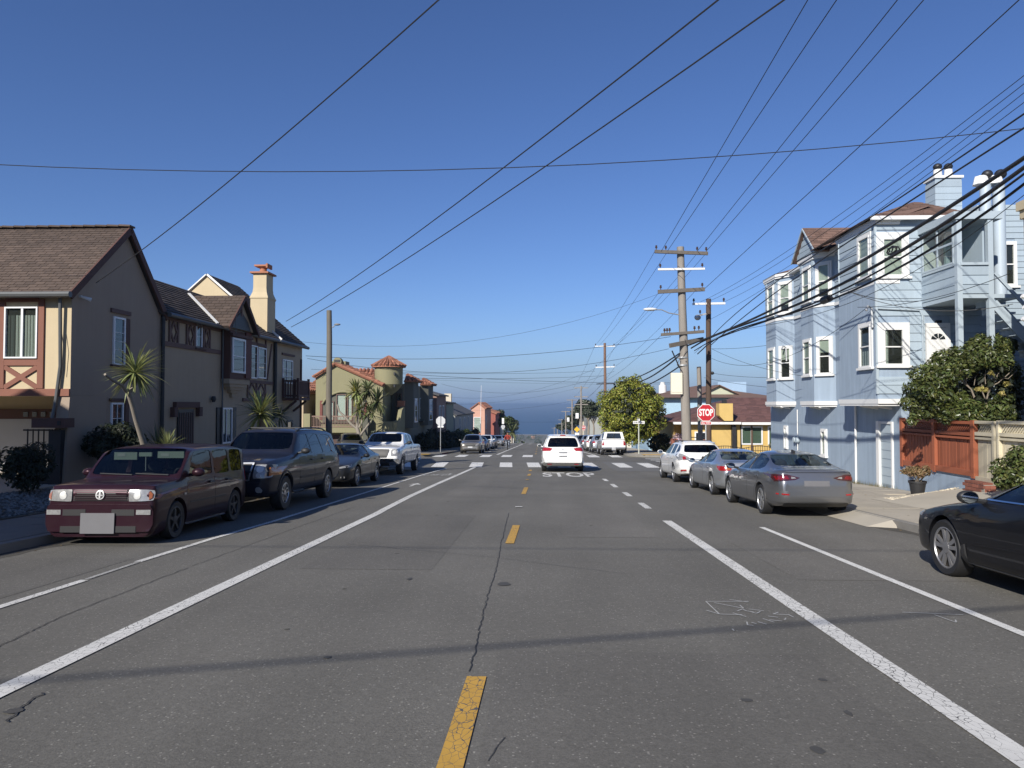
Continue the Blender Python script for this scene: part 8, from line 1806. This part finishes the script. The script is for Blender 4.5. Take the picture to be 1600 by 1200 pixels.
# service drops to the left houses, crossing the street overhead
span(on_x(447, 502, -11.9), on_y(1122, 0, 9.5), .013, 'overhead line to the tall chimney, left of the pair', 'long lines to the left houses', .25, .25); span(on_x(455, 511, -11.6), on_y(1225, 0, 9.5), .013, 'overhead line to the tall chimney, right of the pair', 'long lines to the left houses', .25, .25)
span(on_x(150, 442, -11.0), on_y(685, 0, 8.5), .010, 'single overhead line to the brown shingle gable', 'long lines to the left houses', .15, .25); span(on_y(-150, 249, 14), on_y(1800, 176, 14), .009, 'single line crossing the whole sky from left to right', None, .62)
for (a, Ya, c, Yc, sg, r, lab) in (((478, 556), 33, (1048, 526), 33.6, .5, .010, 'dark wire from the house corner to the big pole'), ((480, 560), 33, (1045, 545), 33.6, .9, .009, 'lower wire from the house corner to the big pole'), ((440, 530), 33, (1040, 455), 33.6, 1.2, .006, 'faint sagging wire to the third crossarm'), ((486, 577), 54, (930, 580), 75, .3, .011, 'wire above the olive turret'), ((489, 586), 54, (945, 587), 75, .3, .013, 'wire passing just above the turret eave'), ((600, 582), 60, (1060, 598), 75, .3, .016, 'dark wire from the turret to the tree top'), ((640, 592), 64, (1060, 600), 75, .2, .008, 'wire to the tile-capped bay'),
    ((690, 600), 80, (960, 580), 75, 1.6, .012, 'sagging wire rising to the brown pole'), ((700, 620), 90, (930, 576), 75, 1.2, .010, 'second sagging wire rising to the brown pole'), ((700, 632), 120, (905, 606), 122, .7, .012, 'far wire to the first white box pole'), ((705, 640), 130, (900, 625), 150, .8, .014, 'far wire to the second white box pole'), ((720, 655), 140, (1000, 652), 122, .7, .012, 'lowest far wire across the sea')):
    span(on_y(*a, Ya), on_y(*c, Yc), r, lab, GD, sg)
for (a, Ya, c, Yc, sg, r, lab) in (((1070, 548), 33.6, (1000, 596), 57, .2, .045, 'thick cable running down to the splice beyond the pole'), ((1062, 552), 33.6, (960, 597), 62, .35, .035, 'cable from the big pole to the brown pole'), ((1072, 565), 33.5, (980, 610), 60, .3, .035, 'lowest cable from the big pole past the tree'), ((1023, 393), 33.5, (929, 541), 75, .3, .009, 'line from the top crossarm to the brown pole, left'), ((1043, 393), 33.5, (935, 541), 75, .3, .009, 'line from the top crossarm to the brown pole, second'), ((1090, 395), 33.5, (957, 541), 75, .3, .009, 'line from the top crossarm to the brown pole, third'), ((1104, 395), 33.5, (961, 541), 75, .3, .009, 'line from the top crossarm to the brown pole, right'), ((1030, 456), 33.5, (930, 574), 75, .3, .008, 'line from the third crossarm to the brown pole'),
    ((1085, 456), 33.5, (960, 573), 75, .3, .008, 'right line from the third crossarm to the brown pole'), ((1035, 522), 33.5, (932, 600), 75, .4, .008, 'line from the fourth crossarm to the brown pole')):
    span(on_y(*a, Ya), on_y(*c, Yc), r, lab, 'lines from the big pole to the brown pole', sg)
for i, (a, c) in enumerate((((929, 541), (896, 606)), ((961, 541), (919, 606)), ((930, 574), (897, 620)), ((961, 573), (918, 620)), ((940, 600), (900, 632)))):
    span(on_y(*a, 75), on_y(*c, 122), .012, ['left', 'right', 'lower left', 'lower right', 'lowest'][i] + ' line between the brown pole and the white box pole', 'lines between the far poles', .4)
for i, (a, Ya, c, Yc, sg) in enumerate((((1112, 545), 35, (1245, 532), 29.2, .1), ((1112, 560), 35, (1358, 478), 20.8, .9), ((1112, 545), 35, (1310, 592), 25, .3), ((1112, 583), 35, (1200, 590), 31, .05), ((1100, 590), 36.5, (1200, 605), 31.5, .05), ((1325, 455), 18, (1440, 470), 18.9, .1), ((1583, 475), 16.1, (1325, 455), 18, .3), ((1583, 425), 16, (1340, 480), 20.6, .2))):
    span(on_y(*a, Ya), on_y(*c, Yc), .008, ['service wire to the weatherhead on the far bay', 'long sagging service wire to the near weatherhead', 'service wire slanting down to the middle bay', 'low service wire from the dark pole clamp', 'low service wire from the stub pole', 'short wire across the porch front', 'wire from the beige building across the porch', 'wire from the beige building to the corner bay'][i], 'service wires to the blue house', sg)
span((-40, -14.4, 6.7), (14, .75, 6.7), .022, 'cable crossing overhead behind the viewer', 'cables behind the viewer', .1, name='cable'); span((-40, -2.2, 8.0), (20, -2.0, 8.0), .012, 'thin cable crossing overhead', 'cables behind the viewer', .2)
# ---------------------------------------------------------------- cyclist
by, bxx = 74.0, -3.3; bz = g(by)
BK = thing('bicycle', 'dark bicycle ridden towards the viewer', 'bicycle', (bxx, by, bz))
for dy, nm in ((-.52, 'wheel'), (.52, 'wheel')):
    b = MB(); b.tube([(bxx, by + dy + .33 * math.cos(t * math.pi / 12), bz + .35 + .33 * math.sin(t * math.pi / 12)) for t in range(25)], .022, 6); w_ = b.build(nm, RUBBER, BK, 60)
    b = MB()
    for k in range(6): a = k * math.pi / 6; b.tube([(bxx, by + dy - .32 * math.cos(a), bz + .35 - .32 * math.sin(a)), (bxx, by + dy + .32 * math.cos(a), bz + .35 + .32 * math.sin(a))], .004, 4)
    b.build('spoke', STEEL, w_)
b = MB()
for p, q_ in (((0, -.52, .35), (0, -.4, .95)), ((0, -.38, .85), (0, .22, .9)), ((0, -.36, .75), (0, .05, .3)), ((0, .05, .3), (0, .25, .95)), ((0, .05, .3), (0, .52, .35)), ((0, .2, .8), (0, .52, .35)), ((-.28, -.36, 1.02), (.28, -.36, 1.02)), ((0, -.4, .95), (0, -.36, 1.02))): b.tube([Vector((bxx, by, bz)) + Vector(p), Vector((bxx, by, bz)) + Vector(q_)], .022, 6)
b.build('frame', BLACKM, BK); b = MB(); b.ball((bxx, by + .27, bz + .98), .08, .13, .03); b.build('saddle', BLACKM, BK, 60)
def person(loc):
    V = [(0, .27, 1.02, .15), (0, .2, 1.22, .16), (0, .1, 1.42, .18), (0, .06, 1.52, .08), (0, .04, 1.6, .06), (0, .03, 1.7, .10), (0, .02, 1.78, .09),
         (-.19, .1, 1.46, .075), (-.3, -.1, 1.24, .055), (-.27, -.32, 1.08, .04), (-.26, -.37, 1.05, .04), (.19, .1, 1.46, .075), (.3, -.1, 1.24, .055), (.27, -.32, 1.08, .04), (.26, -.37, 1.05, .04),
         (-.11, .24, .98, .11), (-.14, -.1, .78, .085), (-.13, .08, .38, .055), (-.13, -.06, .33, .045), (.11, .24, .98, .11), (.14, -.02, .62, .085), (.13, .16, .22, .055), (.13, .02, .17, .045)]
    E_ = [(0, 1), (1, 2), (2, 3), (3, 4), (4, 5), (5, 6), (2, 7), (7, 8), (8, 9), (9, 10), (2, 11), (11, 12), (12, 13), (13, 14), (0, 15), (15, 16), (16, 17), (17, 18), (0, 19), (19, 20), (20, 21), (21, 22)]
    me = bpy.data.meshes.new('figure'); me.from_pydata([v[:3] for v in V], E_, []); o = bpy.data.objects.new('figure', me); COL.objects.link(o)
    md = o.modifiers.new('skin', 'SKIN'); o.modifiers.new('s', 'SUBSURF').levels = 2
    for i, v in enumerate(V): me.skin_vertices[0].data[i].radius = (v[3], v[3]); me.skin_vertices[0].data[i].use_root = i == 0
    m2 = bpy.data.meshes.new_from_object(o.evaluated_get(bpy.context.evaluated_depsgraph_get())); bpy.data.objects.remove(o)
    m2.materials.clear()
    for mm in (M('red_jacket', (.30, .045, .03), .85, .1, 8), M('pale_jeans', (.25, .28, .33), .9, .1, 8), M('skin_tone', (.36, .21, .15), .6, .05, 4), M('dark_shoe', (.04, .04, .04), .7)): m2.materials.append(mm)
    for p in m2.polygons:
        c = p.center; p.use_smooth = True
        p.material_index = 2 if c.z > 1.57 or (c.y < -.30 and c.z > .95) else 0 if c.z > 1.0 and not (c.z < 1.06 and abs(c.x) < .2) else 3 if c.z < .4 and c.y < .06 and c.z < (.36 if c.x < 0 else .2) else 1
    t = thing('person', 'cyclist in a red jacket and pale jeans riding towards the viewer', 'person', loc); o = bpy.data.objects.new('body', m2); COL.objects.link(o); o.parent = t
    b = MB(); b.ball((loc[0], loc[1] + .04, loc[2] + 1.78), .115, .13, .10, 12, 8); b.build('hair', M('dark_hair', (.03, .02, .015), .8), t, 60)
person((bxx, by, bz))

hz = MB().box(-62000, -90, -63.5, 62000, 62000, 11.5).build('haze', bpy.data.materials.new('haze_air')); hz['kind'] = 'stuff'
hm = hz.data.materials[0]; hm.use_nodes = True; nt = hm.node_tree; nt.nodes.remove(nt.nodes['Principled BSDF'])
pv = node(nt, 'ShaderNodeVolumePrincipled'); pv.inputs['Color'].default_value = (.42, .58, .80, 1); pv.inputs['Density'].default_value = .00022; pv.inputs['Anisotropy'].default_value = .2
link(nt, pv.outputs[0], nt.nodes['Material Output'].inputs['Volume'])
